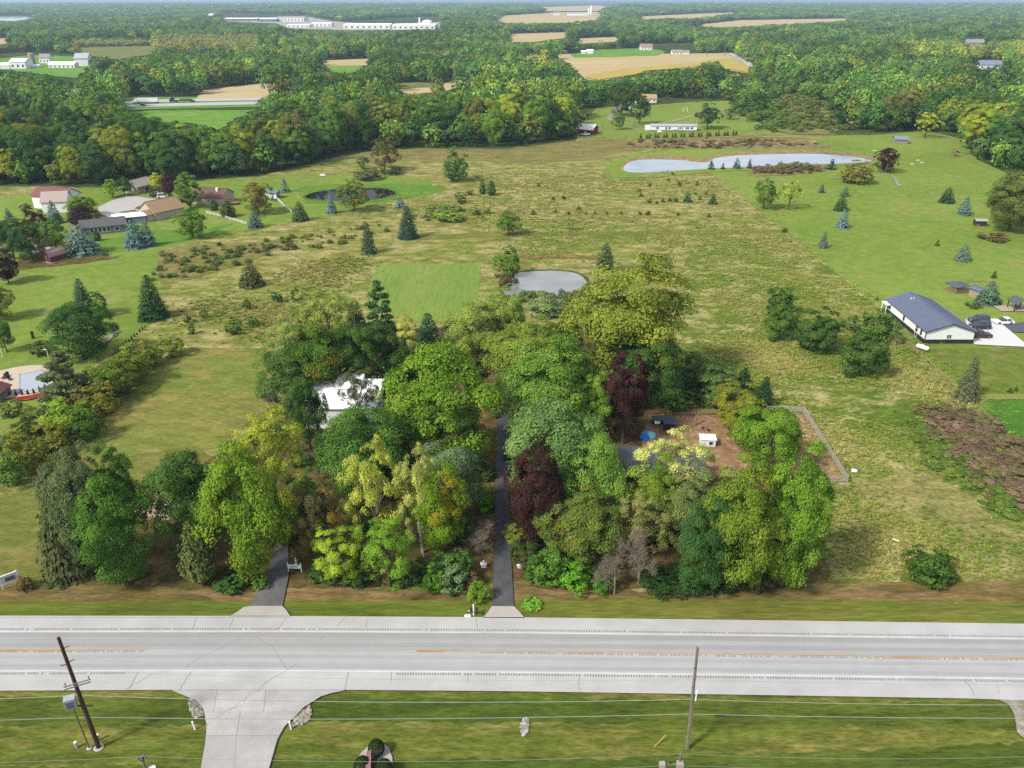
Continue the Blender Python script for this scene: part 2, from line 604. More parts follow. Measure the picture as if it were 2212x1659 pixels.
def crown_pine(name, seed, plates, n, leaf, m):
    """a white pine: flat, gappy plates of needles on level boughs"""
    rng = np.random.default_rng(seed)
    c, r = [], []
    for k in range(plates):
        f = (k + 0.5) / plates
        ang = k * 2.399 + rng.normal(0, 0.3)
        rad = 0.40 * (1 - f ** 2.2) * rng.uniform(0.45, 1.1) + 0.02
        c.append((math.cos(ang) * rad, math.sin(ang) * rad, 0.12 + 0.85 * f)); r.append(rng.uniform(0.09, 0.17) * (1.15 - 0.5 * f))
    c, r = np.array(c), np.array(r)
    L = rng.choice(plates, size=n, p=r ** 2 / (r ** 2).sum())
    dd = sphere_dirs(rng, n)
    P = c[L] + dd * (r[L] * rng.uniform(0.3, 1, n) ** 0.5)[:, None] * np.array([1, 1, 0.28])
    Nn = unit(dd * 0.4 + np.array([0, 0, 0.8]) + rng.normal(size=(n, 3)) * 0.35)
    tl = rng.normal(0.5, 0.12, plates)
    return card_mesh(name, P, Nn, leaf * rng.uniform(0.6, 1.3, n), tl[L] + rng.normal(0, 0.12, n), rng.uniform(0, 0.5, n), m, aspect=0.55, rng=rng)

def limb(mb, rng, a, d, L, r, lev, maxlev, spread=0.6, grav=0.0, kids=3):
    """a limb that forks on into twigs"""
    b = a + d * L
    mb.tube(a, b, r, r * 0.62, n=7 if lev == 0 else (5 if lev == 1 else 3), cap=False)
    if lev >= maxlev: return
    for i in range(kids):
        q = Vector((rng.gauss(0, 1), rng.gauss(0, 1), rng.gauss(0, 0.7)))
        q = (d + q.normalized() * spread * rng.uniform(0.6, 1.3) + Vector((0, 0, 0.12 - grav))).normalized()
        s = a.lerp(b, rng.uniform(0.55, 1.0)) if i else b
        limb(mb, rng, s, q, L * rng.uniform(0.55, 0.85), r * 0.58, lev + 1, maxlev, spread, grav, kids)

def trunk_mesh(name, seed, forks, m, rtop=0.02, first=0.3):
    rng = random.Random(seed)
    mb = MB()
    a = Vector((0, 0, -0.01))
    b = Vector((rng.uniform(-.02, .02), rng.uniform(-.02, .02), first))
    mb.tube(a, a + Vector((0, 0, 0.05)), 0.042, 0.028, n=8, cap=False)
    mb.tube(a + Vector((0, 0, 0.05)), b, 0.028, 0.022, n=8, cap=False)
    for i in range(forks):
        t = 6.283 * i / forks + rng.uniform(-.4, .4)
        d = Vector((math.cos(t) * 0.55, math.sin(t) * 0.55, 1)).normalized()
        limb(mb, rng, b, d, rng.uniform(0.18, 0.26), 0.015, 1, 3, 0.55, kids=2)
    o = mb.build(name, m)
    me = o.data
    bpy.data.objects.remove(o)
    return me

def bare_mesh(name, seed, m, levels=5, kids=3, first=0.16, spread=0.75, r=0.022):
    rng = random.Random(seed)
    mb = MB()
    limb(mb, rng, Vector((0, 0, -0.01)), Vector((0, 0, 1)), first, r, 0, levels, spread, kids=kids)
    v = np.array(mb.v)
    lo, hi = v.min(0), v.max(0)
    sc = np.array([1 / max(hi[0] - lo[0], hi[1] - lo[1])] * 2 + [1 / hi[2]])
    v *= sc
    mb.v = [tuple(x) for x in v]
    o = mb.build(name, m)
    me = o.data
    bpy.data.objects.remove(o)
    return me

PRO = {}
def proto_set(lod, n, leaf, m, suffix=''):
    f = {'hi': 1.0, 'mid': 0.9, 'lo': 0.8}[lod]
    PRO['maple' + lod + suffix] = [crown_broad('maple_crown', 10 + i, int(150 * f), n, leaf, m, bottom=0.09, flat=1.05, lobe_r=(0.06, 0.16), upshare=0.62, taper=0.34) for i in range(3)]
    PRO['oak' + lod + suffix] = [crown_broad('oak_crown', 20 + i, int(120 * f), n, leaf * 1.05, m, bottom=0.08, lobe_r=(0.07, 0.17), spread=1.08) for i in range(3)]
    PRO['tall' + lod + suffix] = [crown_broad('tall_crown', 30 + i, int(110 * f), n, leaf, m, bottom=0.05, top_pow=0.7, lobe_r=(0.07, 0.15), flat=0.8) for i in range(2)]
    PRO['airy' + lod + suffix] = [crown_broad('airy_crown', 40 + i, int(90 * f), int(n * 0.8), leaf * 0.85, m, bottom=0.14, lobe_r=(0.05, 0.12), spread=1.12, gap=-0.7) for i in range(3)]
    PRO['shrub' + lod + suffix] = [crown_broad('shrub_foliage', 50 + i, int(84 * f), int(n * 0.5), leaf * 1.6, m, bottom=0.0, lobe_r=(0.08, 0.19), upshare=0.52, taper=0.12) for i in range(3)]
    q = {'hi': (30, 16, 14, 0.070), 'mid': (20, 12, 9, 0.115), 'lo': (11, 9, 5, 0.20)}[lod]
    PRO['spruce' + lod + suffix] = [crown_spruce('spruce_boughs', 60 + i, *q, m, power=(0.62, 0.50, 0.58)[i], rag=(0.14, 0.10, 0.26)[i]) for i in range(3)]
    PRO['cedar' + lod + suffix] = [crown_spruce('cedar_foliage', 70 + i, *q, m, droop=-0.5, power=0.55, rag=0.2, fat=1.1) for i in range(2)]

proto_set('hi', 32000, 0.0245, M_LEAF)
proto_set('mid', 5200, 0.050, M_LEAF)
proto_set('lo', 800, 0.115, M_LEAF)
proto_set('lo', 700, 0.115, M_LEAF_FAR, '_far')
PRO['shrubmid_far'] = [crown_broad('shrub_foliage', 55 + i, 30, 1500, 0.10, M_LEAF_FAR, bottom=0.0, lobe_r=(0.13, 0.25), upshare=0.55, taper=0.1) for i in range(3)]
PRO['pinelo'] = []
_r = np.random.default_rng(88)
_d = sphere_dirs(_r, 9000)
_d[:, 2] = np.where(_d[:, 2] < -0.6, -_d[:, 2], _d[:, 2])
_p = _d * np.array([0.5, 0.5, 0.55]) * _r.uniform(0.93, 1.0, (9000, 1)) + np.array([0, 0, 0.42])
PRO['cliphi'] = [card_mesh('clipped_foliage', _p, unit(_d + _r.normal(size=_d.shape) * 0.3), 0.05 * _r.uniform(.6, 1.3, 9000), _r.normal(.5, .16, 9000), _r.uniform(0, .4, 9000), M_LEAF, rng=_r)]
PRO['pinehi'] = [crown_pine('pine_crown', 80 + i, 34, 6500, 0.06, M_LEAF) for i in range(2)]
PRO['pinemid'] = [crown_pine('pine_crown', 83 + i, 26, 2400, 0.09, M_LEAF) for i in range(2)]
PRO['pinelo'] = PRO['pinemid']
TRUNKS = [trunk_mesh('trunk', 90 + i, 4, M_BARK) for i in range(3)]
PALETRUNKS = [trunk_mesh('trunk', 95 + i, 4, M_GREYBARK) for i in range(2)]
POLETRUNK = MB().tube((0, 0, -0.01), (0, 0, 0.9), 0.03, 0.004, n=6).build('trunk', M_BARK)
POLE_ME = POLETRUNK.data
bpy.data.objects.remove(POLETRUNK)
BARE = [bare_mesh('branches', 100, M_GREYBARK, 6, 4, 0.16, 0.85, 0.010), bare_mesh('branches', 103, M_GREYBARK, 6, 4, 0.14, 1.0, 0.009)]
BARE_BROWN = [bare_mesh('branches', 104, M_BARK, 5, 4, 0.14, 1.0, 0.011)]

def warm(c):
    return (c[0] * 1.06, c[1], c[2] * 0.90) if c[2] < c[0] * 1.05 else tuple(c[:3])

NAMES = {'clip': ('clipped_bush', 'bush'), 'maple': ('maple_tree', 'tree'), 'oak': ('broadleaf_tree', 'tree'), 'tall': ('tall_tree', 'tree'), 'airy': ('airy_tree', 'tree'),
         'shrub': ('shrub', 'shrub'), 'spruce': ('spruce_tree', 'conifer'), 'cedar': ('cedar_tree', 'conifer'), 'pine': ('pine_tree', 'pine'),
         'bare': ('bare_tree', 'bare tree')}
TREES = []

def plant(kind, x, y, h, w, col, label, group=None, name=None, cat=None, spot=0.0, lod=None, seed=None, tint_trunk=None, z=0.0):
    rng = random.Random(int(x * 13 + y * 7) if seed is None else seed)
    px = h * FP / depth(y, h / 2) * 1024 / 2212
    if lod is None:
        lod = 'hi' if px > 34 else ('mid' if px > 15 else 'lo')
    nm, ct = NAMES[kind]
    t = thing(name or nm, label, cat or ct, (x, y, z), rng.uniform(0, 6.28), group)
    if kind in ('maple', 'oak', 'tall', 'airy', 'spruce', 'cedar'): w *= 1.10
    if kind == 'shrub': h *= 1.10
    t.scale = (w * rng.uniform(0.96, 1.04), w * rng.uniform(0.96, 1.04), h)
    c = (*warm(S(*col, KLEAF)), spot)
    if kind == 'bare':
        part('branches', rng.choice(BARE), None, t)
    else:
        o = part('foliage' if kind == 'shrub' else 'crown', rng.choice(PRO[kind + lod]), None, t)
        o.color = c
        if kind in ('maple', 'oak', 'tall', 'airy', 'pine'):
            part('trunk', rng.choice(tint_trunk or TRUNKS), None, t)
        elif kind in ('spruce', 'cedar') and lod != 'lo':
            part('trunk', POLE_ME, None, t)
        elif kind == 'shrub' and lod == 'hi':
            part('stems', rng.choice(TRUNKS), None, t)
    TREES.append((nm, round(h, 1), round(w, 1), label))
    return t

def T(kind, uc, vb, vt, wp, col, label, group=None, **k):
    """plants a tree whose foot stands in row vb, whose tip is seen in row vt, whose crown is wp wide around column uc"""
    y = g(1106, vb).y
    h = z_at(y, vt)
    dm = depth(y, h * 0.55)
    if kind in ('shrub', 'spruce', 'cedar'):
        y += 0.36 * wp / FP * dm
        h = z_at(y, vt)
        dm = depth(y, h * 0.55)
    return plant(kind, (uc - 1106) / FP * dm, y, h, wp / FP * dm, col, label, group, **k)

def scatter(name, pts, scl, rot, idx, cols, protos, label, cat=None):
    """one object of kind stuff: a great many small plants set on points"""
    n = len(pts)
    me = bpy.data.meshes.new(name)
    me.vertices.add(n)
    me.vertices.foreach_set('co', np.asarray(pts, dtype=np.float32).reshape(-1))
    a = me.attributes.new('scl', 'FLOAT_VECTOR', 'POINT'); a.data.foreach_set('vector', np.asarray(scl, dtype=np.float32).reshape(-1))
    a = me.attributes.new('rotz', 'FLOAT', 'POINT'); a.data.foreach_set('value', np.asarray(rot, dtype=np.float32))
    a = me.attributes.new('pick', 'INT', 'POINT'); a.data.foreach_set('value', np.asarray(idx, dtype=np.int32))
    a = me.attributes.new('tintc', 'FLOAT_COLOR', 'POINT'); a.data.foreach_set('color', np.asarray(cols, dtype=np.float32).reshape(-1))
    o = bpy.data.objects.new(name, me)
    COL.objects.link(o)
    ng = bpy.data.node_groups.new(name, 'GeometryNodeTree')
    ng.interface.new_socket('Geometry', in_out='INPUT', socket_type='NodeSocketGeometry')
    ng.interface.new_socket('Geometry', in_out='OUTPUT', socket_type='NodeSocketGeometry')
    n_, l_ = ng.nodes, ng.links
    gi, go = n_.new('NodeGroupInput'), n_.new('NodeGroupOutput')
    m2p = n_.new('GeometryNodeMeshToPoints')
    iop = n_.new('GeometryNodeInstanceOnPoints')
    jn = n_.new('GeometryNodeJoinGeometry')
    l_.new(gi.outputs[0], m2p.inputs['Mesh'])
    l_.new(m2p.outputs['Points'], iop.inputs['Points'])
    for pm in reversed(protos):
        po = bpy.data.objects.new('source_' + pm.name, pm)
        oi = n_.new('GeometryNodeObjectInfo')
        oi.inputs['Object'].default_value = po
        oi.inputs['As Instance'].default_value = True
        l_.new(oi.outputs['Geometry'], jn.inputs['Geometry'])
    l_.new(jn.outputs['Geometry'], iop.inputs['Instance'])
    iop.inputs['Pick Instance'].default_value = True
    def na(nm, ty):
        q = n_.new('GeometryNodeInputNamedAttribute'); q.data_type = ty; q.inputs['Name'].default_value = nm
        return q.outputs['Attribute']
    l_.new(na('pick', 'INT'), iop.inputs['Instance Index'])
    l_.new(na('scl', 'FLOAT_VECTOR'), iop.inputs['Scale'])
    cx = n_.new('ShaderNodeCombineXYZ')
    l_.new(na('rotz', 'FLOAT'), cx.inputs['Z'])
    l_.new(cx.outputs['Vector'], iop.inputs['Rotation'])
    l_.new(iop.outputs['Instances'], go.inputs[0])
    md = o.modifiers.new('scatter', 'NODES')
    md.node_group = ng
    o['kind'] = 'stuff'
    o['label'] = label
    if cat: o['category'] = cat
    return o

def jit_cols(base, n, rng, v=0.18, hue=0.10):
    b = np.array(base)[rng.integers(0, len(base), n)] if np.ndim(base) == 2 else np.tile(np.array(base), (n, 1))
    b = b[:, :3] * (1 + rng.normal(0, v, (n, 1)))
    b[:, 0] *= 1 + rng.normal(0, hue, n)
    return np.concatenate([np.clip(b, 0.002, 0.9), np.ones((n, 1))], axis=1)

# ------------------------------------------------------------------ ground
FLOOR = grass('forest_floor', S(74, 94, 50), S(88, 106, 56), S(104, 108, 66), big=0.006, mid=0.06, fine=0.5, bump=0.0, contrast=0.25)
M_MEADOW = grass('meadow_grass', S(156, 154, 80), S(130, 148, 64), S(182, 172, 112), big=0.022, mid=0.22, fine=1.1, p3=0.52, contrast=0.34, bump=1.0, stretch=(0.8, 1.35, 1))
M_BROWN = grass('brown_meadow_grass', S(158, 146, 94), S(144, 144, 76), S(140, 122, 80), big=0.03, mid=0.16, fine=0.9, p3=0.60, contrast=0.3, stretch=(0.6, 1.4, 1))
M_LAWN = grass('lawn_grass', S(150, 173, 79), S(132, 158, 67), S(160, 166, 94), big=0.018, mid=0.3, fine=1.6, p3=0.6, contrast=0.13, bump=0.3)
M_LAWN2 = grass('deep_lawn_grass', S(84, 136, 50), S(104, 150, 58), S(124, 152, 70), big=0.03, mid=0.3, fine=1.6, p3=0.62, contrast=0.16, bump=0.3)
M_MIDLAWN = grass('mid_green_lawn_grass', S(120, 160, 66), S(108, 150, 58), S(140, 164, 78), big=0.03, mid=0.3, fine=1.6, p3=0.6, contrast=0.14, bump=0.3)
M_PATCH = grass('mown_patch_grass', S(138, 164, 78), S(148, 172, 82), S(156, 170, 94), big=0.03, mid=0.5, fine=1.4, stretch=(2.2, 0.25, 1), rot=0.12, p3=0.6, contrast=0.12, bump=0.2)
M_HAYLEFT = grass('hayfield_grass', S(150, 150, 78), S(124, 152, 64), S(164, 150, 88), big=0.025, mid=0.25, fine=1.2, rot=0.5, stretch=(0.7, 1.6, 1), p3=0.55, contrast=0.22, bump=0.6)
M_HAY = grass('tall_hay', S(140, 148, 70), S(112, 136, 54), S(186, 178, 116), big=0.045, mid=0.32, fine=1.5, rot=-0.55, stretch=(0.8, 1.5, 1), p3=0.55, contrast=0.28, bump=1.0, soft=0.09)
M_STRAW = grass('flattened_straw', S(196, 182, 124), S(160, 154, 88), S(126, 132, 66), big=0.07, mid=0.45, fine=1.8, rot=-0.5, stretch=(0.7, 1.6, 1), p3=0.54, contrast=0.32, bump=1.0)
M_LITTER = grass('dry_lawn', S(116, 98, 62), S(104, 106, 56), S(136, 112, 76), big=0.06, mid=0.4, fine=1.7, p3=0.58, contrast=0.26, bump=0.6)
M_OLIVE = grass('olive_lawn', S(140, 138, 72), S(120, 136, 60), S(158, 148, 90), big=0.06, mid=0.35, fine=1.6, stretch=(0.6, 1.5, 1), p3=0.58, contrast=0.2, bump=0.5)
M_TANSTRIP = grass('dry_verge', S(142, 122, 76), S(124, 116, 62), S(166, 138, 96), big=0.08, mid=0.4, fine=1.9, stretch=(0.35, 1.6, 1), p3=0.56, contrast=0.28, bump=0.7)
M_VERGE = grass('mown_verge', S(118, 136, 54), S(138, 138, 66), S(104, 124, 46), big=0.06, mid=0.4, fine=2.0, stretch=(0.18, 1.7, 1), p3=0.56, contrast=0.26, bump=0.7)
M_DITCH = grass('ditch_grass', S(96, 116, 48), S(112, 124, 54), S(80, 102, 42), big=0.06, mid=0.45, fine=2.2, stretch=(0.3, 1.5, 1), p3=0.57, contrast=0.30, bump=0.8)
M_SOUTH = grass('south_verge', S(134, 138, 64), S(104, 122, 48), S(150, 138, 78), big=0.07, mid=0.45, fine=2.1, stretch=(0.4, 1.5, 1), p3=0.57, contrast=0.30, bump=0.8)
M_DIRT = grass('bare_dirt', S(186, 148, 114), S(168, 132, 98), S(204, 172, 140), big=0.1, mid=0.6, fine=2.5, p3=0.58, contrast=0.2, bump=0.5)
M_SAND = grass('sandy_ground', S(206, 178, 156), S(182, 152, 128), S(222, 204, 186), big=0.1, mid=0.6, fine=2.5, p3=0.58, contrast=0.14, bump=0.4)
M_BANK = grass('muddy_bank', S(178, 150, 112), S(150, 136, 90), S(196, 158, 122), big=0.06, mid=0.4, fine=1.6, p3=0.56, contrast=0.25, bump=0.6)
M_CROP = grass('ripe_crop', S(228, 206, 160), S(212, 194, 130), S(218, 190, 152), big=0.008, mid=0.1, fine=0.8, stretch=(0.3, 1.4, 1), p3=0.57, contrast=0.08, bump=0.0)
M_GREENCROP = grass('green_crop', S(134, 178, 76), S(116, 164, 68), S(150, 178, 88), big=0.01, mid=0.1, fine=0.8, p3=0.6, contrast=0.1, bump=0.0)
M_MARSH = grass('marsh_grass', S(142, 148, 88), S(128, 144, 74), S(156, 146, 98), big=0.02, mid=0.1, fine=0.6, p3=0.57, contrast=0.25, bump=0.0)
M_MULCH = grass('red_mulch', S(168, 76, 58), S(150, 66, 50), S(190, 100, 80), big=0.2, mid=1.0, fine=4.0, contrast=0.2, bump=0.5)

def polyline(uv):
    return [g(*p) for p in uv]

big = 30000.0
sheet('ground', [(-big, -400), (big, -400), (big, big), (-big, big)], FLOOR, world=True, z=0.0, label='dark green wooded country running out to the horizon')

MEADOW_EDGE = [(-300, 405), (120, 402), (200, 408), (260, 402), (330, 397), (460, 388), (560, 380), (640, 362), (740, 335), (850, 322), (1000, 322),
               (1100, 322), (1245, 303), (1262, 262), (1290, 232), (1400, 228), (1470, 222), (1575, 217), (1590, 245), (1640, 265), (1700, 285),
               (1790, 292), (1880, 292), (2000, 282), (2080, 300), (2110, 345), (2170, 372), (2800, 380)]
sheet('meadow', MEADOW_EDGE + [(3000, 1900), (-800, 1900)], M_MEADOW, label='rough olive and straw coloured meadow')
sheet('brown_meadow', [(735, 338), (850, 322), (1000, 321), (1100, 321), (1245, 303), (1400, 299), (1590, 292), (1760, 300), (1690, 316), (1480, 318), (1340, 328), (1300, 345), (1150, 352), (950, 346), (800, 352)], M_BROWN, jag=2.0, step=6)
sheet('yard_lawn', [(1262, 268), (1290, 234), (1400, 229), (1470, 223), (1575, 218), (1592, 245), (1640, 265), (1660, 286), (1590, 291), (1380, 297), (1240, 296)], M_LAWN, jag=1.5, step=8)
sheet('left_lawn', [(-300, 420), (0, 428), (60, 420), (180, 405), (265, 405), (330, 398), (450, 387), (560, 384), (640, 374), (740, 380), (860, 374),
                    (925, 390), (940, 405), (900, 425), (820, 442), (720, 465), (600, 484), (430, 516), (340, 542), (343, 612), (330, 700),
                    (240, 755), (130, 860), (60, 905), (-100, 960), (-400, 960)], M_LAWN, jag=0.5, step=3)
sheet('greener_lawn', [(215, 520), (330, 495), (420, 500), (520, 478), (440, 512), (340, 534), (240, 548), (190, 552)], M_MIDLAWN, jag=0.8, step=3)  # lawn patch in a deeper green than the lawn around it
sheet('pond_lawn', [(640, 405), (720, 398), (860, 396), (960, 402), (930, 422), (850, 432), (770, 442), (660, 440)], M_MIDLAWN, jag=0.8, step=3)
sheet('right_lawn', [(1530, 368), (1640, 362), (1700, 357), (1890, 351), (1895, 344), (1850, 325), (1760, 307), (1800, 293), (1880, 293), (2000, 283),
                     (2082, 301), (2110, 345), (2170, 372), (2500, 390), (2700, 1000), (2212, 985), (2150, 905), (2086, 862), (1990, 760), (1965, 735),
                     (1905, 665), (1800, 582), (1690, 500), (1640, 455), (1570, 398)], M_LAWN, jag=0.4, step=4)
sheet('deep_green_lawn', [(2100, 866), (2212, 863), (2500, 862), (2700, 1150), (2400, 1130), (2212, 985), (2150, 905)], M_LAWN2, jag=0.4, step=3)
sheet('worn_lawn', [(1995, 752), (2212, 752), (2400, 760), (2450, 800), (2212, 850), (2090, 852)], grass('worn_lawn_grass', S(132, 142, 66), S(120, 142, 62), S(150, 146, 84), big=0.05, contrast=0.2), jag=0.6, step=3)
sheet('right_hayfield', [(1480, 535), (1690, 508), (1800, 586), (1905, 670), (1968, 745), (2060, 860), (2180, 1000), (2500, 1300), (2500, 1262), (1790, 1258),
                         (1780, 1150), (1835, 1042), (1740, 883), (1500, 820)][:7] + [(2500, 1262), (1790, 1258), (1780, 1150), (1835, 1042), (1740, 883), (1470, 820)], M_HAY, jag=0.5, step=2.5)
sheet('flattened_hay', [(1840, 1050), (1960, 1010), (2050, 1040), (2150, 1120), (2280, 1180), (2400, 1256), (2060, 1256), (1960, 1200), (1930, 1258), (1800, 1256), (1795, 1130)], M_STRAW, jag=0.9, step=2)
sheet('mown_circle', [(1945, 1256), (1948, 1215), (1975, 1200), (2060, 1230), (2085, 1256)], M_VERGE, jag=0.3, step=1.2)
sheet('mown_track', [(870, 510), (1040, 503), (1690, 496), (1690, 504), (1040, 512), (900, 520)], M_OLIVE, jag=0.5, step=4)
sheet('mown_patch', [(815, 571), (1038, 569), (1034, 655), (960, 695), (880, 700), (790, 640)], M_PATCH, jag=0.15, step=2)
sheet('left_hayfield', [(400, 751), (590, 754), (605, 800), (595, 880), (545, 905), (480, 965), (290, 1005), (120, 1015), (210, 905), (300, 835)], M_HAYLEFT, jag=0.3, step=1.5)
sheet('roadside_lawn', [(-400, 1120), (0, 1085), (125, 1012), (420, 962), (480, 1000), (440, 1110), (330, 1200), (300, 1268), (-400, 1300)], M_OLIVE, jag=0.3, step=1.5)
sheet('grove_floor', [(130, 1262), (300, 1150), (440, 1000), (620, 900), (640, 800), (720, 720), (1000, 705), (1250, 700), (1420, 800), (1440, 900), (1420, 1010), (1760, 1060), (1780, 1150),
                      (1790, 1264), (1600, 1287), (1120, 1258), (620, 1275), (560, 1292), (300, 1288)], M_LITTER, jag=0.4, step=1.2)
sheet('dry_verge', [(-500, 1268), (130, 1262), (560, 1280), (610, 1270), (1040, 1275), (1120, 1252), (1380, 1278), (1600, 1283), (1790, 1258), (2600, 1254), (2600, 1310), (1659, 1300), (1120, 1299), (560, 1306), (-500, 1310)], M_TANSTRIP, jag=0.35, step=1.2)
sheet('north_verge', [(-500, 1300), (560, 1300), (1120, 1297), (1659, 1298), (2600, 1306), (2600, 1362), (1659, 1350), (1106, 1342), (553, 1339), (-500, 1339)], M_VERGE, jag=0.25, step=1.0)
sheet('south_verge', [(-700, 1485), (2900, 1500), (3200, 2100), (-1000, 2100)], M_SOUTH)
sheet('ditch', [(-700, 1506), (440, 1508), (700, 1512), (1106, 1509), (2212, 1522), (2800, 1530), (2850, 1590), (2212, 1578), (1659, 1566), (1106, 1562), (690, 1560), (440, 1568), (100, 1572), (-750, 1560)], M_DITCH, jag=0.3, step=0.9)
sheet('dark_grass_band', [(-800, 1640), (200, 1660), (440, 1650), (600, 1640), (1300, 1642), (2212, 1608), (3000, 1604), (3000, 1760), (-800, 1760)], M_DITCH, jag=0.35, step=0.9)
sheet('weed_patch_ground', [(1990, 885), (2080, 866), (2150, 905), (2212, 985), (2300, 1120), (2212, 1110), (2100, 1010), (2020, 930)], grass('weed_ground', S(128, 116, 88), S(112, 122, 66), S(138, 120, 96), big=0.1), jag=0.5, step=1.5)
sheet('scrub_ground', [(338, 545), (430, 528), (560, 522), (640, 520), (560, 556), (500, 578), (420, 602), (345, 614)], M_BROWN, jag=0.5, step=3)
sheet('flower_strip', [(1118, 551), (1300, 552), (1300, 559), (1118, 559)], grass('rusty_weeds', S(166, 126, 82), S(140, 132, 76), S(186, 138, 96), big=0.08), jag=0.3, step=2)
sheet('pen_ground', [(1402, 897), (1530, 893), (1738, 893), (1822, 1036), (1765, 1041), (1560, 1030), (1440, 1010), (1385, 960)], M_DIRT, jag=0.25, step=1.2)
sheet('sand_pad', [(282, 1088), (330, 1082), (390, 1088), (414, 1112), (380, 1130), (330, 1118), (290, 1108)], M_SAND, jag=0.25, step=0.9)
sheet('spruce_bed', [(40, 560), (95, 545), (190, 545), (260, 556), (200, 566), (110, 576), (40, 584)], M_LITTER, jag=0.5, step=2)

# ponds
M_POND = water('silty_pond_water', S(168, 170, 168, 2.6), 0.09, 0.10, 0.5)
M_DARKPOND = water('dark_pond_water', S(34, 42, 32), 0.025, 0.02, 0.5, 0.03)
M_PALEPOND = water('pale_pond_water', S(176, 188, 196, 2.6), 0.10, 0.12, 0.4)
NEARPOND = [(1083, 606), (1096, 596), (1120, 589), (1180, 585), (1240, 588), (1262, 600), (1270, 616), (1262, 636), (1210, 648), (1150, 640), (1105, 650), (1084, 630)]
def grow(poly, k, kv=None):
    cx = sum(p[0] for p in poly) / len(poly); cy = sum(p[1] for p in poly) / len(poly)
    return [(cx + (p[0] - cx) * k, cy + (p[1] - cy) * (kv or k)) for p in poly]
def smooth(poly, it=2):
    for _ in range(it):
        q = []
        for i in range(len(poly)):
            a, b = poly[i], poly[(i + 1) % len(poly)]
            q += [(a[0] * .75 + b[0] * .25, a[1] * .75 + b[1] * .25), (a[0] * .25 + b[0] * .75, a[1] * .25 + b[1] * .75)]
        poly = q
    return poly
M_REED = grass('pond_margin', S(104, 96, 56), S(120, 120, 60), S(84, 78, 52), big=0.2, contrast=0.3)
sheet('pond_margin', grow(smooth(NEARPOND), 1.07, 1.10), M_REED, jag=0.35, step=1.2)
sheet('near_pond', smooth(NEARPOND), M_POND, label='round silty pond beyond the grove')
LEFTPOND = [(654, 428), (668, 418), (715, 410), (790, 407), (830, 407), (853, 414), (855, 420), (840, 426), (800, 431), (740, 433), (690, 432)]
sheet('pond_margin', grow(smooth(LEFTPOND), 1.03, 1.16), grass('reedy_margin', S(104, 128, 52), S(130, 140, 66), S(96, 110, 50), big=0.2), jag=0.4, step=2)
sheet('dark_pond', smooth(LEFTPOND), M_DARKPOND, label='dark mirror-like pond among the left lawns')
RIGHTPOND = [(1349, 371), (1345, 362), (1359, 350), (1385, 345), (1436, 345), (1475, 346), (1503, 351), (1527, 352), (1541, 343), (1563, 339), (1598, 336),
             (1659, 334), (1759, 332), (1834, 338), (1884, 345), (1879, 350), (1809, 354), (1734, 356), (1659, 358), (1631, 361), (1527, 365), (1420, 372), (1375, 374)]
sheet('pond_grass', [(1300, 372), (1330, 345), (1380, 330), (1500, 323), (1660, 318), (1800, 318), (1890, 330), (1900, 352), (1700, 364), (1530, 372), (1420, 384), (1330, 384)], M_LAWN, jag=1.0, step=5)
sheet('pond_bank', [(1340, 366), (1352, 348), (1383, 338), (1436, 335), (1480, 338), (1510, 345), (1540, 336), (1600, 328), (1660, 326), (1760, 324), (1838, 331), (1892, 343), (1884, 352), (1520, 367), (1372, 376)], M_BANK, jag=0.8, step=4)
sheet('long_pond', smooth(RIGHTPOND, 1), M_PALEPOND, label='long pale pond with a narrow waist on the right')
sheet('cattail_bank', [(1615, 372), (1640, 362), (1720, 357), (1788, 358), (1782, 370), (1710, 378), (1630, 381)], M_BROWN, jag=1.0, step=4)
sheet('weedy_berm', [(1360, 318), (1390, 303), (1600, 298), (1700, 300), (1790, 312), (1785, 320), (1560, 322)], grass('berm_weeds', S(166, 150, 108), S(136, 124, 80), S(190, 176, 134), big=0.05), jag=1.2, step=5)

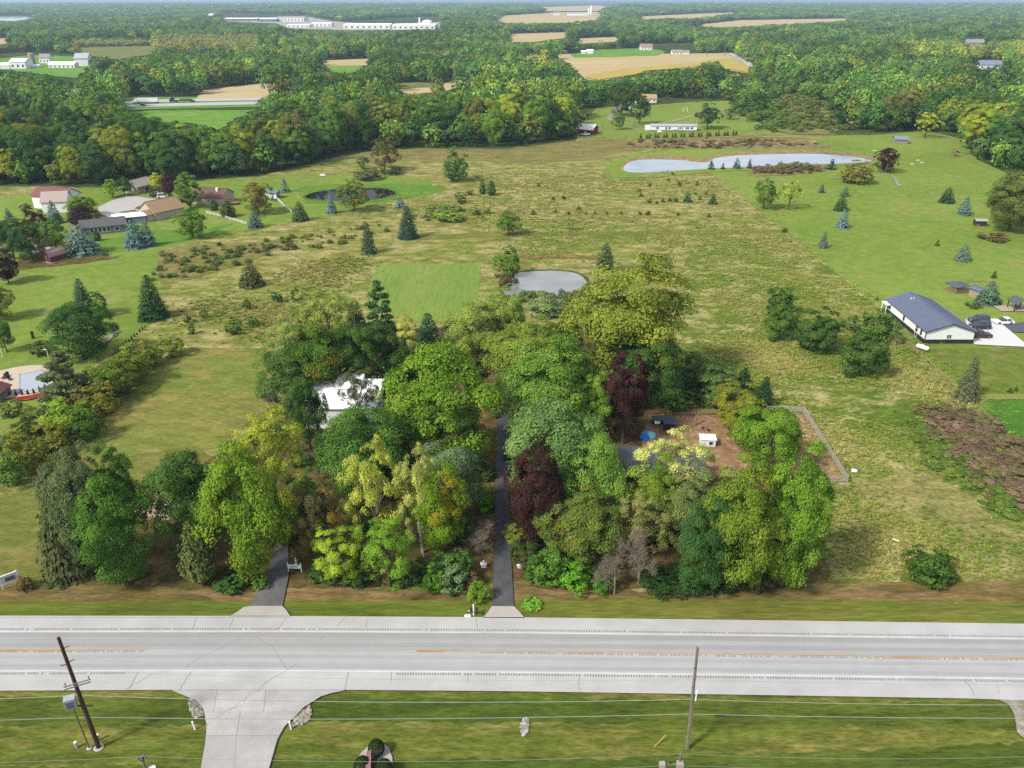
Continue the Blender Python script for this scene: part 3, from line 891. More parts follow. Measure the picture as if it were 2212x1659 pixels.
# far fields
CLEAR = {
    'hazy_field': [(-30, 84), (18, 82), (24, 94), (-30, 98)],
    'mid_field': [(560, 131), (640, 128), (650, 136), (570, 139)],
    'upland_field': [(1240, 84), (1330, 80), (1340, 90), (1250, 95)],
    'crop_field': [(435, 196), (560, 181), (625, 182), (606, 198), (555, 214), (430, 214)],
    'tan_field': [(690, 131), (800, 127), (800, 142), (706, 143), (690, 140)],
    'green_field': [(706, 143), (782, 142), (776, 156), (740, 160), (700, 153)],
    'tan_clearing': [(862, 192), (940, 186), (980, 174), (1028, 172), (1026, 186), (960, 197), (875, 207)],
    'weedy_clearing': [(826, 182), (900, 178), (960, 182), (930, 190), (860, 194)],
    'big_crop_field': [(1040, 125), (1230, 117), (1330, 112), (1420, 117), (1572, 115), (1632, 147), (1624, 160), (1570, 152), (1552, 132), (1520, 134), (1500, 147), (1400, 154), (1350, 167), (1300, 175), (1265, 174), (1245, 152), (1215, 127), (1110, 132)],
    'farm_lawn': [(1230, 118), (1290, 108), (1400, 104), (1440, 112), (1420, 121), (1330, 124), (1240, 126)],
    'upper_crop_field': [(1068, 45), (1090, 34), (1200, 27), (1290, 26), (1300, 33), (1292, 44), (1230, 50), (1100, 52)],
    'far_field': [(1150, 16), (1290, 12), (1330, 16), (1300, 24), (1180, 24)],
    'pale_field': [(1100, 74), (1222, 70), (1226, 82), (1150, 92), (1104, 92)],
    'strip_field': [(1380, 36), (1500, 30), (1590, 27), (1592, 33), (1500, 41), (1390, 44)],
    'long_strip_field': [(1480, 56), (1600, 44), (1830, 40), (1832, 47), (1700, 53), (1560, 60)],
    'farm_field': [(-20, 130), (66, 120), (190, 124), (190, 146), (165, 172), (120, 166), (66, 158), (-20, 150)],
    'rubble_field': [(112, 193), (175, 193), (185, 213), (118, 216)],
    'roadside_field': [(275, 242), (345, 239), (548, 238), (530, 250), (500, 262), (478, 284), (430, 268), (335, 264), (300, 254)],
    'left_field': [(-60, 248), (142, 246), (142, 268), (-60, 270)],
    'back_field': [(100, 285), (222, 282), (222, 310), (105, 314)],
    'marsh': [(160, 104), (330, 100), (332, 118), (250, 130), (190, 121)],
    'plant_yard': [(478, 40), (660, 36), (715, 46), (800, 53), (955, 48), (946, 62), (860, 66), (740, 66), (620, 62), (600, 51), (490, 48)],
    'brush_clearing': [(1650, 268), (1663, 228), (1710, 205), (1790, 224), (1806, 292), (1700, 290)],
}
CROPS = {'crop_field': S(214, 192, 112), 'tan_field': S(218, 184, 128), 'tan_clearing': S(212, 182, 122), 'big_crop_field': None, 'plant_yard': S(196, 192, 180)}
for i, (nm, poly) in enumerate(CLEAR.items()):
    far = poly[0][1] < 60
    if nm in ('crop_field', 'tan_field', 'tan_clearing', 'big_crop_field', 'upper_crop_field', 'far_field', 'strip_field', 'long_strip_field', 'pale_field', 'hazy_field', 'mid_field', 'upland_field'):
        m = M_CROP
    elif nm in ('green_field', 'roadside_field', 'left_field', 'back_field', 'farm_field', 'farm_lawn', 'rubble_field'):
        m = M_GREENCROP
    elif nm == 'plant_yard':
        m = mat('plant_paving', S(188, 186, 172), 0.9, scale=0.02, var=0.2)
    else:
        m = M_MARSH
    sheet(nm, poly, m, jag=3.0 if not far else 10.0, step=10 if not far else 40, z=0.25 + (0.03 if poly[0][1] < 150 else 0.004) * i)
sheet('yellow_crop', [(1260, 168), (1340, 150), (1480, 140), (1570, 126), (1630, 146), (1622, 160), (1565, 150), (1550, 134), (1500, 147), (1400, 154), (1350, 167), (1300, 175)],
      grass('yellow_soy', S(216, 196, 110), S(206, 186, 100), S(196, 186, 100), big=0.02, contrast=0.08, bump=0), jag=4, step=15, z=1.0)
sheet('distant_lake', [(-80, 42), (-60, 36), (60, 36), (82, 40), (30, 46)], M_PALEPOND, z=0.9)
VIEWCLEAR = list(CLEAR.values()) + [[(-80, 48), (-60, 34), (60, 33), (84, 40), (30, 48)], [(270, 238), (270, 211), (440, 206), (562, 206), (562, 238)],
                                   [(1575, 113), (1640, 150), (1628, 155), (1562, 117)], [(1666, 150), (1702, 160), (1696, 167), (1660, 157)],
                                   [(-40, 118), (66, 112), (190, 120), (190, 150), (-40, 152)], [(476, 28), (480, 48), (955, 64), (955, 36), (905, 36), (740, 46), (660, 32)],
                                   [(1196, 24), (1300, 10), (1302, 36), (1196, 36)], [(1375, 96), (1500, 92), (1500, 120), (1375, 112)],
                                   [(2082, 80), (2130, 80), (2130, 97), (2082, 97)], [(2110, 130), (2168, 130), (2168, 147), (2110, 147)]]

# highway in the distance, gravel lanes
M_CONC = paving('worn_concrete', S(214, 212, 208), 0.06, streak=0.06, scale=0.3, stain=0.06)
M_FARROAD = paving('far_highway', S(214, 213, 210), 0.05, streak=0.08, scale=0.05)
M_GRAVEL = grass('gravel', S(184, 178, 160), S(160, 156, 140), S(204, 198, 184), big=0.2, mid=1.0, fine=4, contrast=0.15, bump=0.3)
hw = [g(-300, 247), g(0, 238), g(270, 229.5), g(420, 226), g(562, 223), g(700, 221)]
sheet('highway_verge', [(-300, 256), (0, 246), (270, 238), (562, 231), (740, 228), (740, 206), (562, 207), (430, 210), (270, 212), (0, 220), (-300, 228)], M_GREENCROP, z=0.24)
strip('far_highway', hw, 19.0, M_FARROAD, z=0.35)
hw2 = [g(-300, 237), g(0, 229), g(270, 220.5), g(420, 217), g(562, 214.5), g(700, 213)]
strip('far_highway', hw2, 19.0, M_FARROAD, z=0.36)
strip('gravel_lane', [g(1575, 116), g(1602, 130), g(1632, 149), g(1668, 155), g(1702, 163)], 9.0, M_FARROAD, z=1.1)
strip('gravel_lane', [g(1345, 225), g(1318, 250), g(1316, 258), g(1330, 264), g(1365, 268), g(1410, 268), g(1450, 263), g(1510, 247), g(1570, 235)], 3.6, M_GRAVEL)
strip('garden_path', [g(1800, 386), g(1850, 383), g(1890, 380), g(1915, 379), g(1928, 381), g(1935, 388), g(1943, 403)], 1.5, M_GRAVEL)

# ------------------------------------------------------------------ the road
NE = [(-900, 1334), (0, 1333.5), (553, 1334), (1106, 1337), (1659, 1343.5), (2212, 1351), (3000, 1364)]
NR = [(-900, 1363), (0, 1363), (553, 1362), (1106, 1365), (1659, 1372), (2212, 1379), (3000, 1391)]
NW = [(-900, 1369), (0, 1368.5), (553, 1368), (1106, 1370.5), (1659, 1377), (2212, 1384), (3000, 1395)]
CY = [(-900, 1410), (0, 1408.5), (553, 1407), (1106, 1411), (1659, 1419), (2212, 1426.5), (3000, 1439)]
SW = [(-900, 1454), (0, 1453.5), (553, 1452), (1106, 1456), (1659, 1462.5), (2212, 1470), (3000, 1483)]
SR = [(-900, 1458), (0, 1458), (553, 1456.5), (1106, 1460), (1659, 1467), (2212, 1474.5), (3000, 1488)]
SE = [(-900, 1498), (0, 1496), (375, 1494), (747, 1494), (1106, 1497), (1659, 1505.5), (2109, 1513), (2212, 1517), (3000, 1533)]

def at_u(line, u):
    for (a, b) in zip(line, line[1:]):
        if a[0] <= u <= b[0]:
            k = (u - a[0]) / (b[0] - a[0])
            return a[1] + (b[1] - a[1]) * k
    return line[-1][1]

US = list(range(-880, 2960, 80))
def along(line, du=0.0):
    return [g(u, at_u(line, u) + du) for u in US]
def band(name, a, b, m, z):
    pa, pb = along(a), along(b)
    n = len(pa)
    vs = [(p.x, p.y, z) for p in pa] + [(p.x, p.y, z) for p in pb]
    fs = [(i, i + 1, n + i + 1, n + i) for i in range(n - 1)]
    o = MB().add(vs, fs).build(name, m)
    o['kind'] = 'structure'
    return o
RZ = 0.30
M_SHOULDER = paving('shoulder_concrete', S(219, 217, 214), 0.05, streak=0.04, scale=0.25, stain=0.05)
M_LANE_F = paving('lane_concrete', S(198, 197, 196), 0.05, streak=0.14, scale=0.3)
M_LANE_N = paving('pale_lane_concrete', S(209, 209, 208), 0.05, streak=0.10, scale=0.3)
band('road', NE, SE, M_SHOULDER, RZ)['label'] = 'two lane concrete highway crossing the foreground'
band('far_lane', NW, CY, M_LANE_F, RZ + 0.004)
band('near_lane', CY, SW, M_LANE_N, RZ + 0.004)
# darker wheel paths
M_TRACK = paving('tyre_worn_concrete', S(187, 186, 185), 0.05, streak=0.10, scale=0.3)
M_TRACK2 = paving('tyre_worn_pale_concrete', S(199, 199, 200), 0.05, streak=0.10, scale=0.3)
for (dv, m) in ((7.5, M_TRACK), (27, M_TRACK)):
    strip('wheel_path', along(NW, dv), 0.75, m, z=RZ + 0.008)
for dv in (14, 34):
    strip('wheel_path', along(CY, dv), 0.6, M_TRACK2, z=RZ + 0.008)
M_WHITE = paving('road_paint', S(244, 244, 243), 0.05, scale=2.0, stain=0.15)
M_YELLOW = paving('yellow_road_paint', S(226, 172, 70), 0.10, scale=2.0, stain=0.3)
strip('edge_line', along(NW), 0.17, M_WHITE, z=RZ + 0.012)
strip('edge_line', along(SW), 0.24, M_WHITE, z=RZ + 0.012)
def seg(line, u0, u1, dv=0.0, st=40):
    us = list(np.arange(u0, u1, st)) + [u1]
    return [g(u, at_u(line, u) + dv) for u in us]
for u0, u1 in ((-880, 320), (900, 2950)):
    strip('centre_line', seg(CY, u0, u1, -0.6), 0.13, M_YELLOW, z=RZ + 0.012)
for u0, u1 in ((-200, 160), (900, 960), (1230, 1290), (1930, 1990), (2170, 2400)):
    strip('centre_line', seg(CY, u0, u1, 1.6), 0.13, M_YELLOW, z=RZ + 0.014)
strip('centre_line', seg(CY, 500, 900, 0.2), 0.10, paving('faded_yellow_paint', S(206, 196, 178), 0.06), z=RZ + 0.012)
# ground-in rumble strips: a row of short dark grooves
M_GROOVE = mat('groove', S(156, 152, 148), 0.9, var=0.3)
def rumble(line, u0, u1, wid, dv=0.0, gap=0.33, skip=0.0):
    mb = MB()
    rng = random.Random(int(u0))
    u = u0
    while u < u1:
        p = g(u, at_u(line, u) + dv)
        k = rng.uniform(0.75, 1.1)
        if rng.random() > skip:
            mb.add([(p.x - 0.075, p.y - wid / 2 * k, RZ + 0.018), (p.x + 0.075, p.y - wid / 2 * k, RZ + 0.018), (p.x + 0.075, p.y + wid / 2 * k, RZ + 0.018), (p.x - 0.075, p.y + wid / 2 * k, RZ + 0.018)], [(0, 1, 2, 3)])
        u += gap * FP / depth(p.y)
    o = mb.build('rumble_strip', M_GROOVE)
    o['kind'] = 'stuff'
    o['label'] = 'row of short grooves ground into the concrete road'
rumble(NR, -400, 2700, 0.30, skip=0.05)
rumble(SR, -400, 270, 0.32, 1.0, skip=0.12)
rumble(SR, 858, 2700, 0.36, 1.0, skip=0.05)
rumble(CY, -60, 310, 0.26, 3.0, skip=0.2)
rumble(CY, 1040, 2600, 0.28, 3.0, skip=0.25)
# joints and cracks
M_JOINT = mat('joint_filler', S(150, 144, 138), 0.9, var=0.2)
M_CRACK = mat('crack_filler', S(174, 169, 165), 0.9, var=0.2)
def crack(uv, w=0.06, m=None, wob=0.0, seed=1, z=None):
    rng = random.Random(seed + int(uv[0][0]))
    pts = []
    for a, b in zip(uv, uv[1:]):
        k = max(2, int((abs(a[0] - b[0]) + abs(a[1] - b[1])) / 8))
        for j in range(k):
            t = j / k
            pts.append((a[0] + (b[0] - a[0]) * t + rng.uniform(-wob, wob), a[1] + (b[1] - a[1]) * t + rng.uniform(-wob, wob)))
    pts.append(uv[-1])
    strip('road_crack', [g(*p) for p in pts], w, m or M_CRACK, z=z or RZ + 0.022)
for uv, w in (([(425, 1338), (418, 1361)], .05), ([(505, 1340), (496, 1361)], .05), ([(300, 1455), (279, 1494)], .07), ([(413, 1456), (388, 1495)], .07), ([(753, 1455), (746, 1494)], .07),
              ([(794, 1340), (791, 1360)], .05), ([(1028, 1340), (1032, 1361)], .05), ([(1253, 1464), (1249, 1478), (1253, 1498)], .06), ([(2081, 1474), (2093, 1486), (2103, 1506)], .08), ([(2152, 1480), (2158, 1502)], .05),
              ([(553, 1380), (590, 1402), (608, 1432), (620, 1450)], .05), ([(702, 1376), (690, 1390)], .05), ([(746, 1336), (728, 1357)], .04), ([(400, 1446), (440, 1420), (520, 1384)], .035), ([(270, 1494), (330, 1460)], .035),
              ([(640, 1440), (610, 1458), (575, 1478), (555, 1498)], .05), ([(846, 1455), (846, 1478)], .04), ([(1011, 1463), (1012, 1480)], .04), ([(620, 1338), (600, 1362)], .04)):
    crack(uv, w, wob=0.8)
crack([(-300, 1337), (500, 1337.5), (630, 1338)], .05)
# shoulder edge of the grass: a thin dark crumbly line
# aprons and drives
M_APRON = paving('apron_concrete', S(212, 205, 198), 0.06, scale=0.6, stain=0.08)
M_ASPHALT = paving('drive_asphalt', S(102, 101, 104), 0.12, scale=0.5, stain=0.2)
M_ASPHALT2 = paving('pale_asphalt', S(124, 123, 124), 0.12, scale=0.5, stain=0.2)
LEVEL[0] = 60
def slab_poly(name, uv, m, z, label=None):
    o = sheet(name, uv, m, z=z, label=label)
    return o
slab_poly('driveway', [(541, 1314), (552, 1285), (574, 1246), (590, 1205), (597, 1165), (602, 1135), (628, 1135), (625, 1165), (623, 1190), (624, 1246), (610, 1314)], M_ASPHALT2, 0.262, 'grey asphalt driveway running in under the left trees')
slab_poly('driveway', [(1063, 1314), (1066, 1240), (1068, 1186), (1070, 1036), (1074, 936), (1077, 870), (1080, 800), (1084, 740), (1096, 740), (1097, 800), (1098, 870), (1098, 936), (1100, 1036), (1103, 1186), (1106, 1240), (1110, 1314)], M_ASPHALT, 0.264, 'straight dark asphalt driveway through the middle of the grove')
slab_poly('driveway_apron', [(496, 1335), (512, 1326), (527, 1315), (541, 1312.5), (610, 1312.5), (618, 1320), (628, 1335)], M_APRON, 0.300)
slab_poly('driveway_apron', [(1043, 1338), (1054, 1326), (1062, 1313), (1110, 1313), (1123, 1326), (1134, 1339)], M_APRON, 0.300)
# the concrete side drive, cast in slabs with open joints
drive = sheet('concrete_drive', [(360, 1490), (375, 1495), (392, 1503), (425, 1517), (441, 1536), (447, 1572), (444, 1610), (434, 1665), (400, 1800), (540, 1800), (582, 1665), (600, 1601), (616, 1573), (655, 1533), (694, 1508), (720, 1500), (747, 1494), (760, 1490)],
              mat('slab_joint', S(158, 152, 146), 0.95), z=0.285, label='broad concrete drive joining the road from below')  # base sheet in a darker grey, seen in the open joints
def slab(uv, shade):
    pts = [g(*p).xy for p in uv]
    c = sum(pts, Vector((0, 0))) / len(pts)
    pts = [p + (c - p).normalized() * 0.03 for p in pts]
    mb = MB().prism(pts, 0.286, 0.306)
    return mb.build('slab', paving('slab_concrete_%d' % shade, S(shade, shade - 3, shade - 7), 0.07, scale=0.5, stain=0.12), drive)
for uv, sh in (([(372, 1495), (470, 1495), (462, 1542), (442, 1542), (440, 1534), (425, 1517), (392, 1503)], 210), ([(470, 1495), (575, 1495), (570, 1542), (462, 1542)], 214),
               ([(575, 1495), (745, 1495), (720, 1500), (694, 1508), (655, 1533), (648, 1542), (570, 1542)], 211), ([(442, 1542), (520, 1542), (512, 1593), (446, 1593), (447, 1572)], 212),
               ([(520, 1542), (648, 1542), (616, 1573), (604, 1593), (512, 1593)], 208), ([(446, 1593), (512, 1593), (500, 1800), (400, 1800), (434, 1665), (444, 1610)], 200), ([(512, 1593), (604, 1593), (600, 1601), (582, 1665), (540, 1800), (500, 1800)], 203)):
    slab(uv, sh)
crack([(553, 1498), (500, 1535), (488, 1540), (450, 1567), (447, 1572)], .05, wob=1.0, z=0.312)
crack([(540, 1498), (528, 1525), (495, 1538)], .06, wob=0.8, z=0.312)
sheet('side_drive', [(2150, 1512), (2212, 1517), (2400, 1520), (2400, 1640), (2260, 1640), (2212, 1600), (2196, 1585), (2190, 1548), (2178, 1526)], M_GRAVEL, z=0.29)
# left neighbours' concrete yard
M_YARD = paving('yard_concrete', S(214, 208, 202), 0.05, scale=0.2, stain=0.06)
sheet('concrete_yard', [(212, 449), (238, 436), (270, 424), (300, 426), (352, 434), (312, 446), (308, 452), (256, 460), (300, 466), (285, 474), (240, 472), (216, 464)], M_YARD, z=0.262, label='pale concrete yard between the left houses')
sheet('white_parking', [(2084, 692), (2150, 690), (2212, 742), (2230, 752), (2104, 746)], paving('new_concrete', S(250, 247, 245), 0.03, scale=0.2), z=0.262)
sheet('asphalt_parking', [(2158, 704), (2212, 697), (2400, 690), (2400, 724), (2212, 720), (2184, 719)], paving('smooth_asphalt', S(104, 108, 122), 0.08, scale=0.2), z=0.258)
sheet('patio', [(2144, 662), (2300, 660), (2300, 674), (2163, 674)], paving('patio_concrete', S(212, 192, 168), 0.06), z=0.262)
sheet('pool_deck', smooth([(-60, 812), (0, 803), (40, 794), (80, 790), (104, 792), (118, 815), (112, 838), (92, 850), (60, 858), (20, 864), (-60, 868)], 1), paving('deck_concrete', S(236, 214, 192), 0.05, scale=0.4), z=0.262, label='cream concrete deck round the covered pool')
sheet('mulch_bed', [(18, 862), (60, 857), (92, 850), (106, 840), (110, 846), (94, 858), (62, 866), (20, 870)], M_MULCH, z=0.268)

# ------------------------------------------------------------------ buildings
M_GLASS = mat('window_glass', (0.03, 0.035, 0.045, 1), 0.12, var=0.1, spec=0.6)
M_TRIM = mat('white_trim', S(240, 240, 236, 1.3), 0.6, var=0.04)
M_BLACK = mat('black_metal', (0.018, 0.018, 0.02, 1), 0.55, var=0.2)

def rooftop(W, L, wall, rise, over=0.35, t=0.18):
    """two slopes over a plan W (x) by L (y), ridge along y"""
    a = W / 2 + over
    b = L / 2 + over
    dz = rise * over / (W / 2)
    e = wall - dz
    vs = []
    for y in (-b, b):
        vs += [(-a, y, e), (0, y, wall + rise), (a, y, e), (-a, y, e + t), (0, y, wall + rise + t), (a, y, e + t)]
    fs = [(3, 4, 10, 9), (4, 5, 11, 10), (0, 6, 7, 1), (1, 7, 8, 2), (0, 3, 9, 6), (2, 8, 11, 5), (0, 1, 4, 3), (1, 2, 5, 4), (6, 9, 10, 7), (7, 10, 11, 8)]
    return MB().add(vs, fs)

def gable_body(W, L, wall, rise, z0=0.0):
    x, y = W / 2, L / 2
    vs = []
    for yy in (-y, y):
        vs += [(-x, yy, z0), (x, yy, z0), (x, yy, wall), (0, yy, wall + rise), (-x, yy, wall)]
    fs = [(0, 1, 2, 3, 4), (9, 8, 7, 6, 5), (0, 4, 9, 5), (1, 6, 7, 2), (0, 5, 6, 1), (4, 3, 8, 9), (2, 7, 8, 3)]
    return MB().add(vs, fs)

def opening(par, W, L, side, s, z, w, h, kind='window', frame=None, pane=None, mull=0):
    """a framed window or door on side 'f','b','l','r' at offset s along that wall"""
    off = 0.03
    def P(a, d, zz):
        if side == 'f': return (a, -L / 2 - d, zz)
        if side == 'b': return (-a, L / 2 + d, zz)
        if side == 'l': return (-W / 2 - d, -a, zz)
        return (W / 2 + d, a, zz)
    def slabm(a0, a1, z0, z1, d0, d1):
        p = [P(a0, d0, z0), P(a1, d0, z0), P(a1, d0, z1), P(a0, d0, z1), P(a0, d1, z0), P(a1, d1, z0), P(a1, d1, z1), P(a0, d1, z1)]
        return p, [(0, 1, 2, 3), (4, 5, 6, 7), (0, 1, 5, 4), (1, 2, 6, 5), (2, 3, 7, 6), (3, 0, 4, 7)]
    f = 0.1
    mb = MB()
    for a0, a1, z0, z1 in ((s - w / 2 - f, s - w / 2, z - f, z + h + f), (s + w / 2, s + w / 2 + f, z - f, z + h + f), (s - w / 2, s + w / 2, z + h, z + h + f), (s - w / 2, s + w / 2, z - f, z)):
        mb.add(*slabm(a0, a1, z0, z1, -0.02, 0.07))
    for k in range(mull):
        q = s - w / 2 + w * (k + 1) / (mull + 1)
        mb.add(*slabm(q - 0.04, q + 0.04, z, z + h, 0.02, 0.05))
    fr = mb.build(kind, frame or M_TRIM, par)
    pm = MB().add(*slabm(s - w / 2, s + w / 2, z, z + h, -0.01, 0.02))
    pm.build('pane' if kind == 'window' else 'panel', pane or M_GLASS, fr)
    return fr

def house(label, cat, p, rot, W, L, wall, rise, wm, rm, openings=(), name='house', group=None, over=0.4, chimney=None, wings=(), base=None):
    t = thing(name, label, cat, (p[0], p[1], 0), rot, group)
    gable_body(W, L, wall, rise).build('wall', wm, t)
    rf = rooftop(W, L, wall, rise, over).build('roof', rm, t)
    MB().box((0, 0, wall + rise + 0.2), (0.3, L + 2 * over, 0.1)).build('ridge_cap', rm, rf)
    if base:
        MB().box((0, 0, base[0] / 2), (W + 0.05, L + 0.05, base[0])).build('wainscot', base[1], t)
    for o in openings:
        opening(t, W, L, *o)
    if chimney:
        c = MB().box((chimney[0], chimney[1], wall + rise * 0.5 + 0.6), (0.8, 0.8, 2.2)).build('chimney', chimney[2], rf)
        MB().box((chimney[0], chimney[1], wall + rise * 0.5 + 1.75), (0.95, 0.95, 0.12)).build('chimney_cap', M_TRIM, c)
    for (wx, wy, wr, ww, wl_, wwall, wrise, m1, m2, ops) in wings:
        mw = gable_body(ww, wl_, wwall, wrise)
        ro = rooftop(ww, wl_, wwall, wrise, over * 0.8)
        cr, sr = math.cos(wr), math.sin(wr)
        def tr(m):
            m.v = [(x * cr - y * sr + wx, x * sr + y * cr + wy, z) for x, y, z in m.v]
            return m
        w_ = tr(mw).build('wing', m1, t)
        tr(ro).build('wing_roof', m2, t)
        for o in ops:
            f_ = opening(t, ww, wl_, *o)
            for q in [f_] + list(f_.children):
                me = q.data
                for vtx in me.vertices:
                    x, y, z = vtx.co
                    vtx.co = (x * cr - y * sr + wx, x * sr + y * cr + wy, z)
    return t

def at2(u, v):
    p = g(u, v)
    return (p.x, p.y)

M_WHITEWALL = mat('white_siding', S(244, 245, 242, 1.55), 0.6, var=0.04, scale=1.0)
M_CREAM = mat('cream_siding', S(232, 214, 188), 0.75, var=0.06, scale=1.0)
M_TANSID = mat('tan_siding', S(198, 178, 148), 0.75, var=0.06, scale=1.0)
M_GREYSID = mat('blue_grey_siding', S(150, 158, 156), 0.75, var=0.06, scale=1.0)
M_TANROOF = mat('tan_shingles', S(190, 156, 116), 0.9, var=0.12, scale=2.5)
M_REDROOF = mat('red_shingles', S(150, 100, 96), 0.9, var=0.12, scale=2.5)
M_BROWNROOF = mat('brown_shingles', S(134, 100, 86), 0.9, var=0.12, scale=2.5)
M_GREYROOF = mat('grey_shingles', S(112, 110, 112), 0.9, var=0.12, scale=2.5)
M_PALEROOF = mat('pale_shingles', S(178, 172, 160), 0.9, var=0.1, scale=2.5)
M_ROSEROOF = mat('pale_pink_shingles', S(206, 188, 178), 0.9, var=0.08, scale=2.5)
M_WHITEROOF = mat('white_roof_membrane', S(252, 252, 252, 1.25), 0.6, var=0.03)
M_BLUEROOF = mat('blue_grey_metal_roof', S(112, 122, 148), 0.42, var=0.06, scale=0.3, spec=0.5)
M_SLATEROOF = mat('slate_grey_metal_roof', S(96, 104, 112), 0.5, var=0.1, spec=0.4)
M_BARNRED = mat('barn_red_boards', S(158, 46, 42), 0.8, var=0.12)
M_REDSHED = mat('brick_red_siding', S(124, 66, 62), 0.8, var=0.12)
M_GALV = mat('galvanised_roof', S(206, 208, 212), 0.45, var=0.08, spec=0.5)
M_WOOD = mat('weathered_wood', S(158, 132, 100), 0.9, var=0.2, scale=5)
M_GREYWOOD = mat('grey_weathered_wood', S(176, 164, 144), 0.9, var=0.2, scale=5)
M_NEWWOOD = mat('new_timber', S(206, 180, 126), 0.9, var=0.12, scale=5)
M_DARKWOOD = mat('dark_wood', S(84, 62, 46), 0.9, var=0.25, scale=5)
M_NAVY = mat('navy_paint', S(50, 58, 82), 0.6, var=0.08)
M_WHITEP = mat('white_paint', S(248, 248, 246, 1.5), 0.55, var=0.04)
M_STEEL = mat('galvanised_steel', S(176, 178, 176), 0.45, metal=0.3, var=0.1)

# the white metal building on the right
pa, pb, pc = g(1995, 742.5), g(2100, 742.5), g(1918, 671)
Wb = (pb - pa).length
Lb = pc.y - pa.y
ctr = ((pa.x + pb.x) / 2, (pa.y + pc.y) / 2)
wallh = z_at(pa.y, 716)
riseh = z_at(pa.y, 699.5) - wallh
wb = thing('metal_building', 'long white metal building with blue grey roof and black base band', 'building', (ctr[0], ctr[1], 0))
gable_body(Wb, Lb, wallh, riseh).build('wall', M_WHITEWALL, wb)
rf = rooftop(Wb, Lb, wallh, riseh, 0.35, 0.15).build('roof', M_BLUEROOF, wb)
MB().box((0, 0, wallh + riseh + 0.17), (0.45, Lb + 0.7, 0.06)).build('ridge_cap', M_BLUEROOF, rf)
rib = MB()
for k in range(int(Lb / 0.9)):
    y = -Lb / 2 + 0.45 + k * 0.9
    for sx in (-1, 1):
        x0, x1 = 0.25 * sx, (Wb / 2 + 0.35) * sx
        z0 = wallh + riseh + 0.15 - riseh * 0.25 / (Wb / 2)
        z1 = wallh + 0.15 - riseh * 0.35 / (Wb / 2)
        rib.add([(x0, y - .03, z0), (x0, y + .03, z0), (x1, y + .03, z1), (x1, y - .03, z1), (x0, y - .03, z0 + .05), (x0, y + .03, z0 + .05), (x1, y + .03, z1 + .05), (x1, y - .03, z1 + .05)],
                [(4, 5, 6, 7), (0, 1, 5, 4), (1, 2, 6, 5), (2, 3, 7, 6), (3, 0, 4, 7)])
rb = rib.build('seams', M_BLUEROOF, rf); rb['kind'] = 'stuff'
MB().box((0, 0, 0.55), (Wb + 0.08, Lb + 0.08, 1.1)).build('base_band', M_BLACK, wb)
for sx in (-1, 1):
    MB().box((sx * Wb / 2, -Lb / 2, wallh / 2 + 0.5), (0.16, 0.16, wallh - 1.0)).build('corner_trim', M_BLACK, wb)
for sx in (-1, 1):
    a = Vector((0, -Lb / 2 - 0.37, wallh + riseh + 0.03)); b = Vector((sx * (Wb / 2 + 0.37), -Lb / 2 - 0.37, wallh - riseh * 0.35 / (Wb / 2) + 0.03))
    MB().tube(a, b, 0.11, n=4).build('gable_trim', M_BLACK, rf)
opening(wb, Wb, Lb, 'f', 0.1, 1.35, 0.5, 0.95, 'window', M_WHITEP)
opening(wb, Wb, Lb, 'f', -0.45, 1.35, 0.5, 0.95, 'window', M_WHITEP)
for y, w in ((-Lb * 0.40, .6), (-Lb * 0.30, .9), (Lb * 0.02, .6), (Lb * 0.38, .5), (Lb * 0.43, .5)):
    opening(wb, Wb, Lb, 'l', -y, 1.5, w, 1.1, 'window', M_BLACK)
opening(wb, Wb, Lb, 'l', Lb * 0.30, 0.05, 0.95, 2.1, 'door', M_TRIM, M_WHITEP)
MB().box((-Wb / 2 - 0.06, 0, wallh - 0.12), (0.14, Lb, 0.14)).build('gutter', M_WHITEP, wb)
MB().box((Wb / 2 + 0.42, 0, wallh - 0.10), (0.14, Lb, 0.14)).build('gutter', M_WHITEP, wb)
pch = MB()
for y in (0.2, 2.6):
    pch.box((-Wb / 2 - 1.0, Lb / 2 - y, 1.25), (0.18, 0.18, 2.5))
pch.box((-Wb / 2 - 0.55, Lb / 2 - 1.4, 2.55), (1.3, 3.0, 0.14))
pch.build('porch', M_WHITEP, wb)
for k in range(4):
    MB().tube((-1.9 + 0.35 * k, Lb * 0.30 + 0.3 * (k % 2), wallh + riseh * 0.6), (-1.9 + 0.35 * k, Lb * 0.30 + 0.3 * (k % 2), wallh + riseh * 0.6 + 0.9), 0.07, n=6).build('roof_vent', M_WHITEP, rf)

# houses on the left
DOORW = lambda s, w=4.6: ('f', s, 0.05, w, 2.3, 'garage_door', M_TRIM, M_WHITEP)
house('white two storey house with pale pink front gable and dark red shingled roof', 'house', at2(128, 446), R(76), 9, 15, 4.8, 2.6, M_WHITEWALL, M_REDROOF,
      [('r', 2, 1.0, 1.2, 1.3), ('r', -2.5, 1.0, 1.2, 1.3), ('f', 0, 1.2, 1.4, 1.3)], wings=[(-5.2, -4.6, R(25), 8, 9, 4.2, 3.0, M_WHITEWALL, M_ROSEROOF, [('f', -1.6, 1.0, 1.3, 1.4), ('f', 1.6, 1.0, 1.3, 1.4)]),
      (4.6, 0.2, R(-90), 3.4, 3.0, 4.9, 1.6, M_WHITEWALL, M_REDROOF, [])])
house('tan garage with grey roof and wide white door facing the concrete yard', 'garage', at2(302, 413), R(-22), 8.6, 10, 3.0, 2.1, M_TANSID, M_PALEROOF, [DOORW(-0.6, 5.0), ('r', 0, 0.3, 2.2, 2.0, 'door', M_TRIM, M_GLASS)], name='garage')
